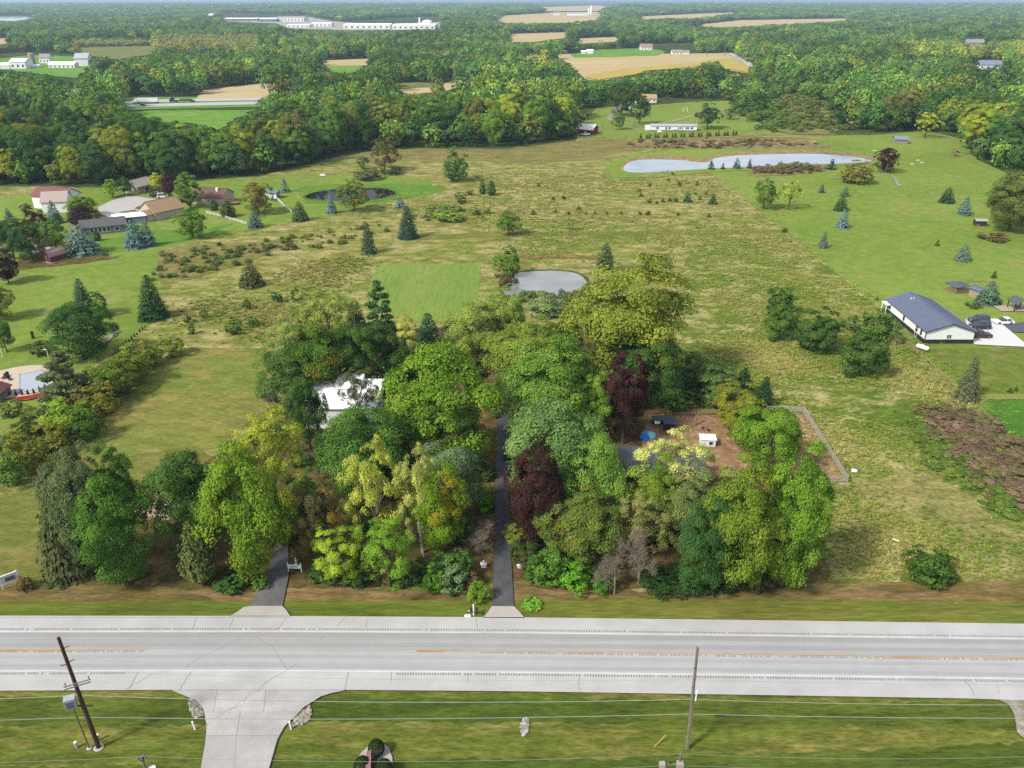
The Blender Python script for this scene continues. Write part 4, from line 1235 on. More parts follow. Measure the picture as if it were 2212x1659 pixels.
house('tan house with broad sandy brown roof behind the round maple', 'house', at2(352, 466), R(-36), 10.5, 12, 3.0, 3.2, M_CREAM, M_TANROOF,
      [('f', -2.5, 0.8, 2.2, 1.9), ('f', 2.0, 0.2, 1.8, 2.0, 'door'), ('l', 2, 1.0, 1.2, 1.2)],
      wings=[(-6.6, -1.5, 0, 4.6, 7, 2.5, 1.0, M_CREAM, M_BROWNROOF, [('f', 0.4, 0.1, 1.0, 2.0, 'door'), ('f', -1.4, 0.9, 0.9, 1.1)]), (2.2, -6.9, 0, 4.6, 3.2, 2.6, 1.2, M_CREAM, M_TANROOF, [('f', -1.2, 0.6, 1.1, 1.5), ('f', 1.2, 0.6, 1.1, 1.5)])])
rh = house('low grey ranch house with a row of white framed porch windows', 'house', at2(226, 499), R(-66), 8.2, 14, 2.7, 1.7, M_GREYSID, M_GREYROOF,
           [('r', s, 0.8, 1.0, 1.5) for s in (-3.6, -2.3, -1.0, 0.3, 1.6)] + [('r', 4.3, 0.9, 1.4, 1.1), ('f', 0, 0.9, 1.2, 1.1)])
house('white arched carport with pale blue end beside the ranch house', 'carport', at2(282, 480), R(-66), 5.5, 11, 2.5, 0.7, mat('pale_blue_siding', S(160, 182, 186), 0.7), M_WHITEROOF, [('r', 0, 0.2, 2.4, 2.0, 'garage_door')], name='carport', over=0.25)
house('tan house with brown red hipped roof and wooden deck', 'house', at2(462, 436), R(82), 10, 13, 3.0, 2.4, M_CREAM, M_BROWNROOF, [('r', -1.2, 0.9, 1.2, 1.3), ('r', 1.4, 0.2, 1.7, 2.0, 'door', M_TRIM, M_GLASS), ('r', 4.0, 0.9, 1.3, 1.3)],
      chimney=(-1.5, -3, M_WHITEP), wings=[(5.2, 4.6, R(8), 6.0, 7, 2.6, 1.8, M_TANSID, M_BROWNROOF, [('f', 0.5, 0.9, 1.2, 1.1)])])
dk = thing('deck', 'raised wooden deck with railings at the right end of the brown roofed house', 'deck', (*at2(505, 441), 0))
MB().box((0, 0, 0.75), (4.2, 3.6, 0.14)).build('floor', M_WOOD, dk)
for x in (-2, 2):
    for y in (-1.7, 1.7):
        MB().box((x, y, 0.85), (0.14, 0.14, 1.7)).build('post', M_WOOD, dk)
for y in (-1.75, 1.75):
    MB().box((0, y, 1.65), (4.3, 0.08, 0.1)).build('rail', M_WOOD, dk)
MB().box((2.05, 0, 1.65), (0.08, 3.5, 0.1)).build('rail', M_WOOD, dk)
house('brown roofed house nearly hidden by dark trees at the left edge', 'house', at2(86, 528), R(60), 7, 9, 2.6, 1.6, M_TANSID, M_BROWNROOF)
sheet('patio_slab', [(70, 545), (106, 533), (112, 538), (74, 550)], M_APRON, z=0.27)

# gambrel shed
gs = thing('garden_shed', 'small brick red shed with barn shaped roof and white trim', 'shed', (*at2(119, 562), 0), R(-28))
prof = [(-2.0, 0.15), (2.0, 0.15), (2.0, 2.0), (1.45, 3.0), (0, 3.55), (-1.45, 3.0), (-2.0, 2.0)]
MB().extrude(prof, -2.6, 2.6).build('wall', M_REDSHED, gs)
rp = [(-2.15, 1.9), (-1.52, 3.08), (0, 3.68), (1.52, 3.08), (2.15, 1.9), (2.05, 1.9), (1.45, 3.0), (0, 3.58), (-1.45, 3.0), (-2.05, 1.9)]
MB().extrude(rp, -2.75, 2.75).build('roof', mat('pinkish_shed_roof', S(196, 160, 150), 0.8), gs)
MB().box((0, 0, 0.08), (4.8, 6.0, 0.16)).build('floor_slab', M_APRON, gs)
dr = MB().box((0, -2.63, 1.15), (1.8, 0.06, 1.9)).build('door', mat('dark_red_door', S(108, 56, 54), 0.8), gs)
MB().box((0, -2.68, 1.15), (0.06, 0.04, 1.9)).build('door_trim', M_TRIM, dr)
MB().lathe((0, -2.66, 3.0), [(0.22, -0.02), (0.22, 0.02)], 10).build('vent', M_TRIM, gs)

# cabana, shelters, cabins
def shelter(label, p, rot, W, L, h, rise, rm, pm, wall=None, name='shelter', cat='shelter'):
    t = thing(name, label, cat, (p[0], p[1], 0), rot)
    for x in (-W / 2 + .15, W / 2 - .15):
        for y in (-L / 2 + .15, L / 2 - .15):
            MB().box((x, y, h / 2), (0.2, 0.2, h)).build('post', pm, t)
    rooftop(W, L, h, rise, 0.35, 0.12).build('roof', rm, t)
    MB().box((0, 0, 0.06), (W + .3, L + .3, 0.12)).build('floor', M_WOOD, t)
    if wall:
        for x in (-W / 2 + .08, W / 2 - .08):
            MB().box((x, 0, h * 0.48), (0.12, L - .5, h * 0.9)).build('side_wall', wall, t)
        MB().box((0, L / 2 - .1, h * 0.48), (W - .5, 0.12, h * 0.9)).build('back_wall', wall, t)
    return t
shelter('white poolside cabana with teal roof beside the dark pond', at2(590, 427), R(80), 4, 5, 2.4, 0.7, mat('teal_roof', S(110, 160, 160), 0.7), M_WHITEP, M_WHITEP, 'cabana', 'cabana')
shelter('small wood store with white tin roof and logs inside', at2(2115, 487), R(86), 2.8, 3.6, 2.0, 0.35, M_GALV, M_DARKWOOD, M_DARKWOOD, 'wood_store', 'wood store')
lg = thing('log_pile', 'stack of orange split logs inside the wood store', 'log pile', (*at2(2113, 488), 0.14))
for k in range(9):
    MB().tube((-1.0 + 0.3 * (k % 4) + 0.1 * (k // 4), -0.9, 0.16 + 0.26 * (k // 4)), (-1.0 + 0.3 * (k % 4) + 0.1 * (k // 4), 0.5, 0.16 + 0.26 * (k // 4)), 0.14, n=6).build('log', mat('cut_wood', S(196, 140, 92), 0.9), lg)
house('grey log cabin with silvery roof and front porch beyond the long pond', 'cabin', at2(1944, 309), R(78), 5, 7, 2.4, 1.4, M_GREYWOOD, mat('silver_blue_roof', S(150, 164, 174), 0.5), [('r', 0, 0.1, 1.0, 1.9, 'door', M_DARKWOOD, M_DARKWOOD), ('r', 2.2, 0.9, 1.0, 1.0)], name='log_cabin')
shelter('tiny open gazebo with brown roof near the right woods', at2(2062, 338), 0, 2.6, 2.6, 2.2, 0.9, M_BROWNROOF, M_WOOD, None, 'gazebo', 'gazebo')
kn = shelter('low timber kennel with slate metal roof behind the white building', at2(2068, 628), R(10), 4.6, 4.2, 1.7, 0.25, M_SLATEROOF, M_NEWWOOD, None, 'kennel', 'kennel')
for k in range(3):
    MB().box((-2.3, 0, 0.4 + 0.4 * k), (0.06, 4.2, 0.12)).build('slat', M_NEWWOOD, kn)
    MB().box((0, -2.1, 0.4 + 0.4 * k), (4.6, 0.06, 0.12)).build('slat', M_NEWWOOD, kn)
house('small tan shed with blue metal roof beside the big blue spruce', 'shed', at2(2110, 641), R(20), 2.8, 3.2, 2.2, 0.5, M_TANSID, M_BLUEROOF, [('f', 0, 0.1, 0.9, 1.8, 'door', M_DARKWOOD, M_DARKWOOD)], name='shed', over=0.3)
shelter('grey metal canopy on posts over the patio at the right edge', at2(2196, 669), 0, 3.6, 3.4, 2.4, 0.8, M_SLATEROOF, M_BLACK, None, 'canopy', 'canopy')
pt = thing('patio_table', 'dark round table under the grey patio canopy', 'table', (*at2(2196, 669), 0.13))
MB().lathe((0, 0, 0.70), [(0.6, 0), (0.6, 0.05)], 12).build('tabletop', M_BLACK, pt)
MB().tube((0, 0, 0), (0, 0, 0.70), 0.06, n=6).build('leg', M_BLACK, pt)

# grove buildings
y0 = g(1106, 905).y
wr = thing('white_roofed_house', 'house with broad white roof showing between the grove trees', 'house', (0, 0, 0))
zr = 4.6
A_, B_ = g(678, 818, zr + 0.9), g(828, 822, zr + 0.9)
wr.location = ((A_.x + B_.x) / 2, A_.y - 5.5, 0)
Wd = (B_ - A_).length
MB().box((0, 0, zr / 2), (Wd - 0.8, 10.2, zr)).build('wall', M_WHITEWALL, wr)
MB().add([(-Wd / 2, 5.5, zr + .9), (Wd / 2, 5.5, zr + .9), (Wd / 2, -5.5, zr), (-Wd / 2, -5.5, zr), (-Wd / 2, 5.5, zr + .7), (Wd / 2, 5.5, zr + .7), (Wd / 2, -5.5, zr - .2), (-Wd / 2, -5.5, zr - .2)],
         [(0, 1, 2, 3), (4, 5, 6, 7), (0, 1, 5, 4), (1, 2, 6, 5), (2, 3, 7, 6), (3, 0, 4, 7)]).build('roof', M_WHITEROOF, wr)
MB().box((0.6, 3.6, zr + 1.3), (Wd * 0.36, 5.0, 1.0)).build('upper_roof', M_WHITEROOF, wr)

def shed_roof_barn(label, ul, ur, v_back, v_front, zb, zf, name='barn'):
    a, b = g(ul, v_back, zb), g(ur, v_back, zb)
    f = g((ul + ur) / 2, v_front, zf)
    t = thing(name, label, 'barn', ((a.x + b.x) / 2, (a.y + f.y) / 2, 0))
    W, L = (b - a).length, a.y - f.y
    x, y = W / 2, L / 2
    MB().add([(-x + .2, -y + .3, 0), (x - .2, -y + .3, 0), (x - .2, y - .1, 0), (-x + .2, y - .1, 0), (-x + .2, -y + .3, zf - .1), (x - .2, -y + .3, zf - .1), (x - .2, y - .1, zb - .1), (-x + .2, y - .1, zb - .1)],
             [(0, 3, 2, 1), (4, 5, 6, 7), (0, 1, 5, 4), (1, 2, 6, 5), (2, 3, 7, 6), (3, 0, 4, 7)]).build('wall', M_BARNRED, t)
    rf_ = MB().add([(-x, -y, zf), (x, -y, zf), (x, y, zb), (-x, y, zb), (-x, -y, zf - .08), (x, -y, zf - .08), (x, y, zb - .08), (-x, y, zb - .08)],
                   [(0, 1, 2, 3), (7, 6, 5, 4), (0, 1, 5, 4), (1, 2, 6, 5), (2, 3, 7, 6), (3, 0, 4, 7)]).build('roof', M_SLATEROOF, t)
    n = int(W / 0.45)
    for k in range(n + 1):
        xx = -x + W * k / n
        MB().add([(xx - .05, -y, zf + .005), (xx + .05, -y, zf + .005), (xx + .05, y, zb + .005), (xx - .05, y, zb + .005), (xx, -y, zf + .09), (xx, y, zb + .09)],
                 [(0, 4, 5, 3), (4, 1, 2, 5), (0, 1, 4), (3, 5, 2)]).build('roof_rib', M_SLATEROOF, rf_)
    MB().box((x - .05, 0, (zb + zf) / 2 + .02), (0.14, 0.1, 0.1)).build('roof_edge', M_BARNRED, rf_)
    return t
shed_roof_barn('red barn with ribbed slate grey roof between the front trees and the pen', 1330, 1381, 964, 1030, 5.6, 3.4)
shed_roof_barn('lower red barn wing with slate roof under the pale yellow tree', 1383, 1520, 979, 1022, 4.2, 2.8)

# the poultry yard
def small_shed(name, label, u, v, w, l, h, wm, rm, slope=0.35, rot=0.0, z=0.0, cat='shed'):
    t = thing(name, label, cat, (*at2(u, v), z), rot)
    MB().add([(-w / 2, -l / 2, 0.1), (w / 2, -l / 2, 0.1), (w / 2, l / 2, 0.1), (-w / 2, l / 2, 0.1), (-w / 2, -l / 2, h), (w / 2, -l / 2, h), (w / 2, l / 2, h + slope), (-w / 2, l / 2, h + slope)],
             [(0, 3, 2, 1), (4, 5, 6, 7), (0, 1, 5, 4), (1, 2, 6, 5), (2, 3, 7, 6), (3, 0, 4, 7)]).build('wall', wm, t)
    o = .15
    MB().add([(-w / 2 - o, -l / 2 - o, h), (w / 2 + o, -l / 2 - o, h), (w / 2 + o, l / 2 + o, h + slope + .02), (-w / 2 - o, l / 2 + o, h + slope + .02),
              (-w / 2 - o, -l / 2 - o, h + .1), (w / 2 + o, -l / 2 - o, h + .1), (w / 2 + o, l / 2 + o, h + slope + .12), (-w / 2 - o, l / 2 + o, h + slope + .12)],
             [(3, 2, 1, 0), (4, 5, 6, 7), (0, 1, 5, 4), (1, 2, 6, 5), (2, 3, 7, 6), (3, 0, 4, 7)]).build('roof', rm, t)
    for x in (-w / 2 + .1, w / 2 - .1):
        MB().box((x, 0, 0.06), (0.12, l, 0.12)).build('skid', M_DARKWOOD, t)
    return t
ss = small_shed('coop', 'navy blue poultry coop standing on the bare dirt', 1445, 929, 2.1, 1.8, 1.8, M_NAVY, mat('grey_blue_roof', S(88, 98, 124), 0.6), rot=-0.12)
MB().box((0, -0.93, 0.9), (0.8, 0.05, 1.3)).build('door', M_NAVY, ss)
small_shed('coop', 'low dark coop with glassy grey lids left of the navy coop', 1421, 915, 2.2, 1.2, 0.9, M_DARKWOOD, mat('grey_panel', S(110, 126, 132), 0.3, spec=0.6), rot=-0.08)
small_shed('hive_box', 'small white box on legs in front of the dark coop', 1419, 921, 0.75, 0.5, 0.75, M_GREYWOOD, M_WHITEP, 0.05, cat='box')
wsd = small_shed('coop', 'white poultry shelter with flat white roof on the bare dirt', 1527, 961, 2.7, 1.7, 1.5, M_WHITEP, M_WHITEP, 0.15, rot=-0.06)
opening(wsd, 2.7, 1.7, 'f', 0.5, 0.5, 0.7, 0.7, 'window', M_WHITEP)
for (u, v, r, c, nm) in ((1392, 948, 0.85, (20, 110, 214), 'deep blue plastic paddling pool leaning on the others'), (1397, 944, 0.95, (64, 170, 236), 'light blue plastic paddling pool on top of the pile'), (1406, 944, 0.85, (116, 196, 214), 'teal plastic paddling pool at the right of the pile')):
    t = thing('paddling_pool', nm, 'paddling pool', (*at2(u, v), 0.25))
    t.rotation_euler = (0.35, 0.1, 0)
    m = mat('plastic_%d' % c[0], S(*c), 0.4, var=0.05)
    MB().lathe((0, 0, 0), [(r * .9, 0), (r, .05), (r, .22), (r * .94, .24), (r * .9, .20), (r * .86, .06), (0.02, .05)], 18).build('basin', m, t)
    MB().lathe((0, 0, 0), [(r * .98, .22), (r * 1.06, .24), (r * 1.06, .28), (r * .98, .28)], 18).build('rim', m, t)
for i, (u, v) in enumerate(((1517, 929), (1529, 933))):
    t = thing('hen', ('brown hen standing farther from the white shelter', 'brown hen standing just behind the white shelter')[i], 'hen', (*at2(u, v), 0.2), 0.6 + i)
    hm = mat('hen_brown', S(96, 58, 40), 0.9, var=0.2)
    b = MB()
    b.lathe((0, 0, 0), [(0.03, 0.16), (0.15, 0.22), (0.20, 0.32), (0.14, 0.42), (0.04, 0.46)], 10)
    b.v = [(x * 1.5, y, z) for x, y, z in b.v]
    b.tube((0.2, 0, 0.38), (0.32, 0, 0.58), 0.07, 0.05, 7)
    b.tube((-0.2, 0, 0.36), (-0.42, 0, 0.54), 0.10, 0.03, 6)
    b.tube((0.30, 0, 0.58), (0.42, 0, 0.57), 0.055, 0.012, 6)
    b.tube((0, 0.06, 0.2), (0, 0.06, 0.0), 0.02, n=4).tube((0, -0.06, 0.2), (0, -0.06, 0.0), 0.02, n=4)
    b.build('body', hm, t, smooth=True)
    MB().box((0.33, 0, 0.66), (0.1, 0.02, 0.06)).build('comb', mat('comb_red', S(190, 40, 36), 0.7), t)
dt = thing('tree_stump', 'pale dead trunk with forked top in the poultry yard', 'stump', (*at2(1501, 919), 0))
MB().tube((0, 0, 0), (0.1, 0, 2.0), 0.22, 0.15, 8).build('trunk', M_GREYBARK, dt)
for a, b in (((0.1, 0, 1.9), (-0.4, 0.1, 3.1)), ((0.1, 0, 1.9), (0.6, 0, 3.2)), ((0.05, 0, 1.5), (0.5, .3, 2.4))):
    MB().tube(a, b, 0.12, 0.04, 6).build('limb', M_GREYBARK, dt)

# fences: posts and rails, each a part
def fence(label, uv, m, heights=(0.5, 0.95, 1.35), gap=2.6, post=0.14, rail=(0.05, 0.14), top=1.5, name='fence', world=False):
    pts = [g(*p) for p in uv]
    t = thing(name, label, 'fence', (pts[0].x, pts[0].y, 0))
    o = pts[0]
    pm = MB().box((0, 0, top / 2), (post, post, top))
    pobj = pm.build('post', m, t)
    first = True
    for a, b in zip(pts, pts[1:]):
        L = (b - a).length
        n = max(1, round(L / gap))
        for k in range(n + 1):
            q = a.lerp(b, k / n) - o
            if first:
                pobj.location = (q.x, q.y, 0); first = False
            elif k or (a - o).length < 1e-6:
                c = pobj.copy(); COL.objects.link(c); c.parent = t; c.location = (q.x, q.y, 0)
        for k in range(n):
            p, q = a.lerp(b, k / n) - o, a.lerp(b, (k + 1) / n) - o
            ang = math.atan2(q.y - p.y, q.x - p.x)
            for h in heights:
                MB().box(((p.x + q.x) / 2, (p.y + q.y) / 2, h), ((q - p).length, rail[0], rail[1]), ang).build('rail', m, t)
    return t
fence('grey board fence along the right and back of the poultry yard', [(1655, 891), (1736, 893), (1829, 1043), (1763, 1045)], mat('pale_grey_board', S(206, 198, 182), .9, var=.15, scale=4), gap=2.4, rail=(0.06, 0.24), post=0.2)
fence('weathered two rail fence behind the coops', [(1404, 905), (1470, 902), (1530, 898), (1600, 897)], M_WOOD, (0.6, 1.15), 3.0)
fence('long two rail timber fence running from the white building to the right spruce', [(1963, 747), (2000, 784), (2040, 824), (2083, 868)], M_NEWWOOD, (0.45, 1.05), 2.6, 0.12, (0.05, 0.12), 1.2)
fence('two rail timber fence running off the right edge beyond the spruce', [(2116, 864), (2160, 865), (2230, 866)], M_NEWWOOD, (0.45, 1.0), 2.8, 0.12, (0.05, 0.12), 1.2)
fence('thin black fence linking the white building and the round trees', [(1935, 746), (1962, 745), (1978, 744)], M_BLACK, (0.4, 0.9, 1.3), 1.8, 0.08, (0.03, 0.05), 1.4)
fence('pale rail fence curving across the left lawn below the brown roofed house', [(446, 462), (480, 470), (532, 486)], M_WHITEP, (0.5, 1.0), 2.6, 0.12, (0.05, 0.12), 1.2)
fence('short white rail fence running down from the cabana', [(600, 432), (612, 445), (630, 460)], M_WHITEP, (0.5, 1.0), 2.4, 0.12, (0.05, 0.12), 1.2)
fence('timber rail enclosure behind the kennel', [(2082, 616), (2100, 609), (2130, 609), (2134, 618)], M_NEWWOOD, (0.4, 0.85, 1.3), 2.2, 0.1, (0.05, 0.1), 1.4)

# pool
pl = thing('swimming_pool', 'rectangular swimming pool under a pale blue grey winter cover', 'pool', (0, 0, 0))
pts = [g(*p).xy for p in ((42, 851), (43, 812), (92, 802), (106, 838))]
MB().prism([(p.x, p.y) for p in pts], 0.27, 0.30).build('cover', mat('pool_cover', S(206, 214, 224), 0.55, var=0.06, scale=0.4), pl)
cop = MB()
for a, b in zip(pts, pts[1:] + pts[:1]):
    d = (b - a); L = d.length
    cop.box(((a.x + b.x) / 2, (a.y + b.y) / 2, 0.30), (L + .3, 0.3, 0.1), math.atan2(d.y, d.x))
cop.build('coping', mat('pool_coping', S(196, 200, 210), 0.7), pl)
pv = thing('pool_house', 'small pool house with dark red metal roof at the left edge', 'pool house', (*at2(-4, 862), 0), R(2))
gable_body(3.4, 4.5, 2.0, 0.7).build('wall', M_GREYWOOD, pv)
rooftop(3.4, 4.5, 2.0, 0.7, 0.35).build('roof', mat('maroon_roof', S(122, 66, 66), 0.6), pv)
for i, (u, v) in enumerate(((9, 820), (17, 816), (22, 823))):
    t = thing('lounge_chair', ('dark lounge chair nearest the left edge on the pool deck', 'dark lounge chair farthest back on the pool deck', 'dark lounge chair closest to the pool cover')[i], 'chair', (*at2(u, v), 0.27), 0.4 * i)
    MB().box((0, 0, 0.32), (0.6, 1.1, 0.07)).build('seat', M_BLACK, t)
    bk = MB().box((0, 0.65, 0.6), (0.6, 0.07, 0.7)).build('backrest', M_BLACK, t)
    for x in (-.25, .25):
        for y in (-.45, .45):
            MB().box((x, y, 0.15), (0.06, 0.06, 0.3)).build('leg', M_BLACK, t)

# ------------------------------------------------------------------ vehicles
M_TYRE = mat('tyre', (0.012, 0.012, 0.013, 1), 0.85)
M_RIM = mat('wheel_rim', S(170, 172, 176), 0.35, metal=0.5)
M_LAMP = mat('head_lamp', S(236, 236, 232, 1.4), 0.2, spec=0.6)
M_TAIL = mat('tail_lamp', S(180, 24, 24), 0.3)
def paint(nm, c):
    return mat('paint_' + nm, c, 0.22, var=0.02, spec=0.6)

def wheel(t, x, y, r, w=0.24):
    a = MB().tube((x, y - w / 2, r), (x, y + w / 2, r), r, n=14).build('wheel', M_TYRE, t)
    MB().tube((x, y - w / 2 - .01, r), (x, y + w / 2 + .01, r), r * 0.62, n=12).build('rim', M_RIM, a)

def car(name, label, cat, p, rot, L, W, H, col, style='suv', z=0.26):
    """nose towards +X"""
    t = thing(name, label, cat, (p[0], p[1], z), rot)
    h = L / 2
    belt = H * 0.58
    if style == 'sedan':
        body = [(-h, .32), (-h + .05, belt * .93), (-h + .75, belt), (h - 1.35, belt), (h - .25, belt * .80), (h, belt * .62), (h, .30), (h - .2, .2), (-h + .2, .2)]
        cab = [(-h + .55, belt - .02), (-h + 1.15, H - .04), (-h + 1.7, H), (h - 2.35, H), (h - 1.25, belt - .02)]
    elif style == 'pickup':
        body = [(-h, .45), (-h, belt), (h - 1.5, belt), (h - .15, belt * .93), (h, belt * .75), (h, .40), (h - .2, .3), (-h + .2, .3)]
        cab = [(-h + 1.9, belt - .02), (-h + 2.05, H), (h - 2.25, H), (h - 1.45, belt - .02)]
    else:
        body = [(-h, .40), (-h + .02, belt), (h - 1.25, belt), (h - .15, belt * .86), (h, belt * .70), (h, .36), (h - .2, .26), (-h + .2, .26)]
        cab = [(-h + .03, belt - .02), (-h + .28, H - .06), (-h + .8, H), (h - 2.15, H - .02), (h - 1.15, belt - .02)]
    b = MB().extrude(body, -W / 2, W / 2, 0.06, (belt * .5, belt)).build('body', col, t)
    MB().extrude(cab, -W / 2 + .04, W / 2 - .04, 0.18, (belt, H)).build('cabin', M_GLASS, t)
    top = [(x, z_) for x, z_ in cab if z_ > H - .1]
    x0, x1 = min(x for x, _ in top), max(x for x, _ in top)
    MB().box(((x0 + x1) / 2, 0, H), (x1 - x0 + .1, W * .80, 0.06), 0, 0.02).build('roof', col, t)
    pil = MB()
    for s in (-1, 1):
        for x in (cab[0][0] + .3, (cab[0][0] + cab[-1][0]) / 2 - .1):
            pil.tube((x, s * (W / 2 - .05), belt - .02), (x + .08, s * (W * .40), H), 0.06, n=4)
    pil.build('pillar', col, t)
    r = .34 if style == 'sedan' else .39
    for x in (-h + .85, h - .9):
        for y in (-W / 2 + .1, W / 2 - .1):
            wheel(t, x, y, r)
    for y in (-W / 2 + .28, W / 2 - .28):
        MB().box((h - .03, y, belt * .70), (0.1, 0.36, 0.15)).build('headlight', M_LAMP, t)
        MB().box((-h + .01, y, belt * .80), (0.08, 0.26, 0.22)).build('tail_light', M_TAIL, t)
    if style == 'pickup':
        MB().box((-h + 1.0, 0, belt + .004), (1.7, W - .35, 0.05)).build('bed', M_BLACK, t)
    return t
PB, PN, PM, PW = paint('black', (.012, .013, .016, 1)), paint('dark_blue', (.02, .028, .05, 1)), paint('maroon', (.03, .014, .014, 1)), paint('white', S(250, 250, 250, 1.6))
car('parked_car', 'dark blue sport utility car farthest back beside the white building', 'car', at2(2112, 697), math.pi, 4.9, 1.95, 1.75, PN)
car('parked_car', 'black sport utility car between the blue car and the maroon pickup', 'car', at2(2114, 711), math.pi, 4.9, 1.98, 1.8, PB)
car('parked_car', 'dark maroon pickup nearest the corner of the white building', 'pickup', at2(2114, 730), 0, 5.4, 1.98, 1.8, PM, 'pickup')
car('parked_car', 'white sedan parked where asphalt meets white concrete', 'car', at2(2166, 700), math.pi, 4.7, 1.85, 1.45, PW, 'sedan')
car('parked_car', 'black car parked beside the white utility car by the maroon tree', 'car', at2(337, 425), 0.15, 4.6, 1.85, 1.5, PB)
car('parked_car', 'white sport utility car parked below the maroon tree on the left', 'car', at2(354, 428), 0.15, 4.9, 1.9, 1.75, PW)
car('parked_car', 'white pickup in front of the small red barn', 'pickup', at2(1264, 293), 0, 5.6, 1.95, 1.8, PW, 'pickup')

def semi(label, u, v, rot, cabcol, trailer):
    t = thing('semi_truck', label, 'truck', (*at2(u, v), 0.36), rot)
    MB().box((2.0, 0, 0.85), (16.5, 1.1, 0.3)).build('chassis', M_BLACK, t)
    cb = MB().extrude([(6.6, 1.0), (6.6, 3.3), (6.9, 3.85), (8.4, 3.6), (8.7, 2.4), (10.2, 2.1), (10.4, 1.0)], -1.2, 1.2, 0.08, (2.4, 3.8)).build('cab', cabcol, t)
    MB().box((8.55, 0, 2.85), (0.35, 2.05, 0.7)).build('windscreen', M_GLASS, cb)
    if trailer == 'box':
        MB().box((-1.6, 0, 2.65), (15.4, 2.55, 2.8), 0, 0.05).build('trailer', PW, t)
        MB().box((-1.6, 0, 1.12), (15.2, 2.4, 0.2)).build('trailer_floor', M_BLACK, t)
    else:
        MB().box((-1.6, 0, 1.35), (14.6, 2.5, 0.25)).build('trailer', M_BLACK, t)
        MB().box((-2.4, 0, 1.85), (9.5, 2.2, 0.75), 0, 0.1).build('load', mat('dark_load', (.05, .055, .06, 1), 0.7), t)
    for x in (9.3, 6.6, 5.4, -6.8, -8.1):
        for y in (-1.05, 1.05):
            wheel(t, x, y, 0.52, 0.5)
    return t
semi('white articulated truck with white box trailer on the distant highway', 317, 224.5, math.pi + 0.02, PW, 'box')
semi('blue cabbed articulated truck with dark flatbed on the distant highway', 396, 221.5, math.pi + 0.02, paint('blue', S(40, 66, 140)), 'flat')
car('passing_car', 'small dark car passing on the distant highway', 'car', at2(310, 229), 0.0, 4.6, 1.9, 1.5, PB, 'sedan', z=0.36)

# ------------------------------------------------------------------ mobile home, red barn
mh = thing('mobile_home', 'long white mobile home with pale grey roof across the far lawn', 'mobile home', (*at2(1454, 281.5), 0), R(-2))
Wm = 98 / ppm(1454, 282)
gable_body(5.2, Wm, 2.9, 0.7)
mb_ = gable_body(5.2, Wm, 2.9, 0.7); mb_.v = [(y, -x, z) for x, y, z in mb_.v]; mb_.build('wall', M_WHITEWALL, mh)
ro_ = rooftop(5.2, Wm, 2.9, 0.8, 0.3); ro_.v = [(y, -x, z) for x, y, z in ro_.v]; ro_.build('roof', mat('pale_lilac_roof', S(206, 206, 214), 0.6), mh)
MB().box((0, 0, 0.25), (Wm + .05, 5.25, 0.5)).build('skirt', mat('grey_skirt', S(120, 118, 112), 0.8), mh)
for x, w in ((-0.36, 1.6), (-0.10, 1.5), (0.10, .8), (0.14, .8), (0.18, .8), (0.27, 1.0), (0.31, 1.0), (0.39, 1.6)):
    opening(mh, Wm, 5.2, 'f', x * Wm, 1.2, w, 1.0)
opening(mh, Wm, 5.2, 'f', -0.17 * Wm, 0.4, 0.9, 2.0, 'door', M_TRIM, M_GLASS)
dkp = MB().box((-Wm / 2 - 1.6, 1.6, 1.3), (3.0, 3.0, 2.6)).build('annex', M_WHITEWALL, mh)
MB().box((0.05 * Wm, -3.4, 0.5), (2.4, 1.6, 0.9)).build('porch_steps', M_GREYWOOD, mh)
rbn = house('small red barn with white metal roof beside the far white pickup', 'barn', at2(1269, 288), R(62), 9, 10, 3.0, 2.4, M_BARNRED, mat('white_metal_roof', S(236, 238, 242, 1.5), 0.45), [('r', 0.5, 0.1, 3.0, 2.4, 'door', M_TRIM, M_BARNRED)], name='barn', over=0.6)
sh_ = thing('satellite_dish', 'round grey mesh dish standing in the far yard', 'dish', (*at2(1404, 293), 0))
MB().tube((0, 0, 0), (0, 0, 1.0), 0.08, n=6).build('stand', M_STEEL, sh_)
MB().lathe((0, 0, 1.0), [(0.1, 0), (0.9, 0.15), (1.4, 0.5), (1.36, 0.5), (0.85, 0.2), (0.08, 0.06)], 16).build('bowl', M_GREYWOOD, sh_)
tk = thing('fuel_tank', 'white tank on legs on the lawn before the mobile home', 'tank', (*at2(1424, 288), 0))
MB().tube((-1.2, 0, 1.0), (1.2, 0, 1.0), 0.55, n=12).build('tank', M_WHITEP, tk)
for x in (-.8, .8):
    MB().box((x, 0, 0.25), (0.15, 0.7, 0.5)).build('leg', M_STEEL, tk)
pt_ = thing('propane_tank', 'white capsule shaped propane tank at the corner of the metal building', 'propane tank', (*at2(1991, 757), 0), R(-52))
cap = MB()
prof_ = [(0.05, -1.5), (0.32, -1.42), (0.5, -1.2), (0.5, 1.2), (0.32, 1.42), (0.05, 1.5)]
cap.lathe((0, 0, 0), prof_, 14); cap.v = [(z, y, x + 0.85) for x, y, z in cap.v]
cap.build('tank', M_WHITEP, pt_, smooth=True)
for x in (-.8, .8):
    MB().box((x, 0, 0.2), (0.15, 0.7, 0.4)).build('leg', M_STEEL, pt_)
MB().lathe((0, 0, 1.3), [(0.16, 0), (0.16, 0.18), (0.05, 0.22)], 10).build('valve_cap', M_WHITEP, pt_)

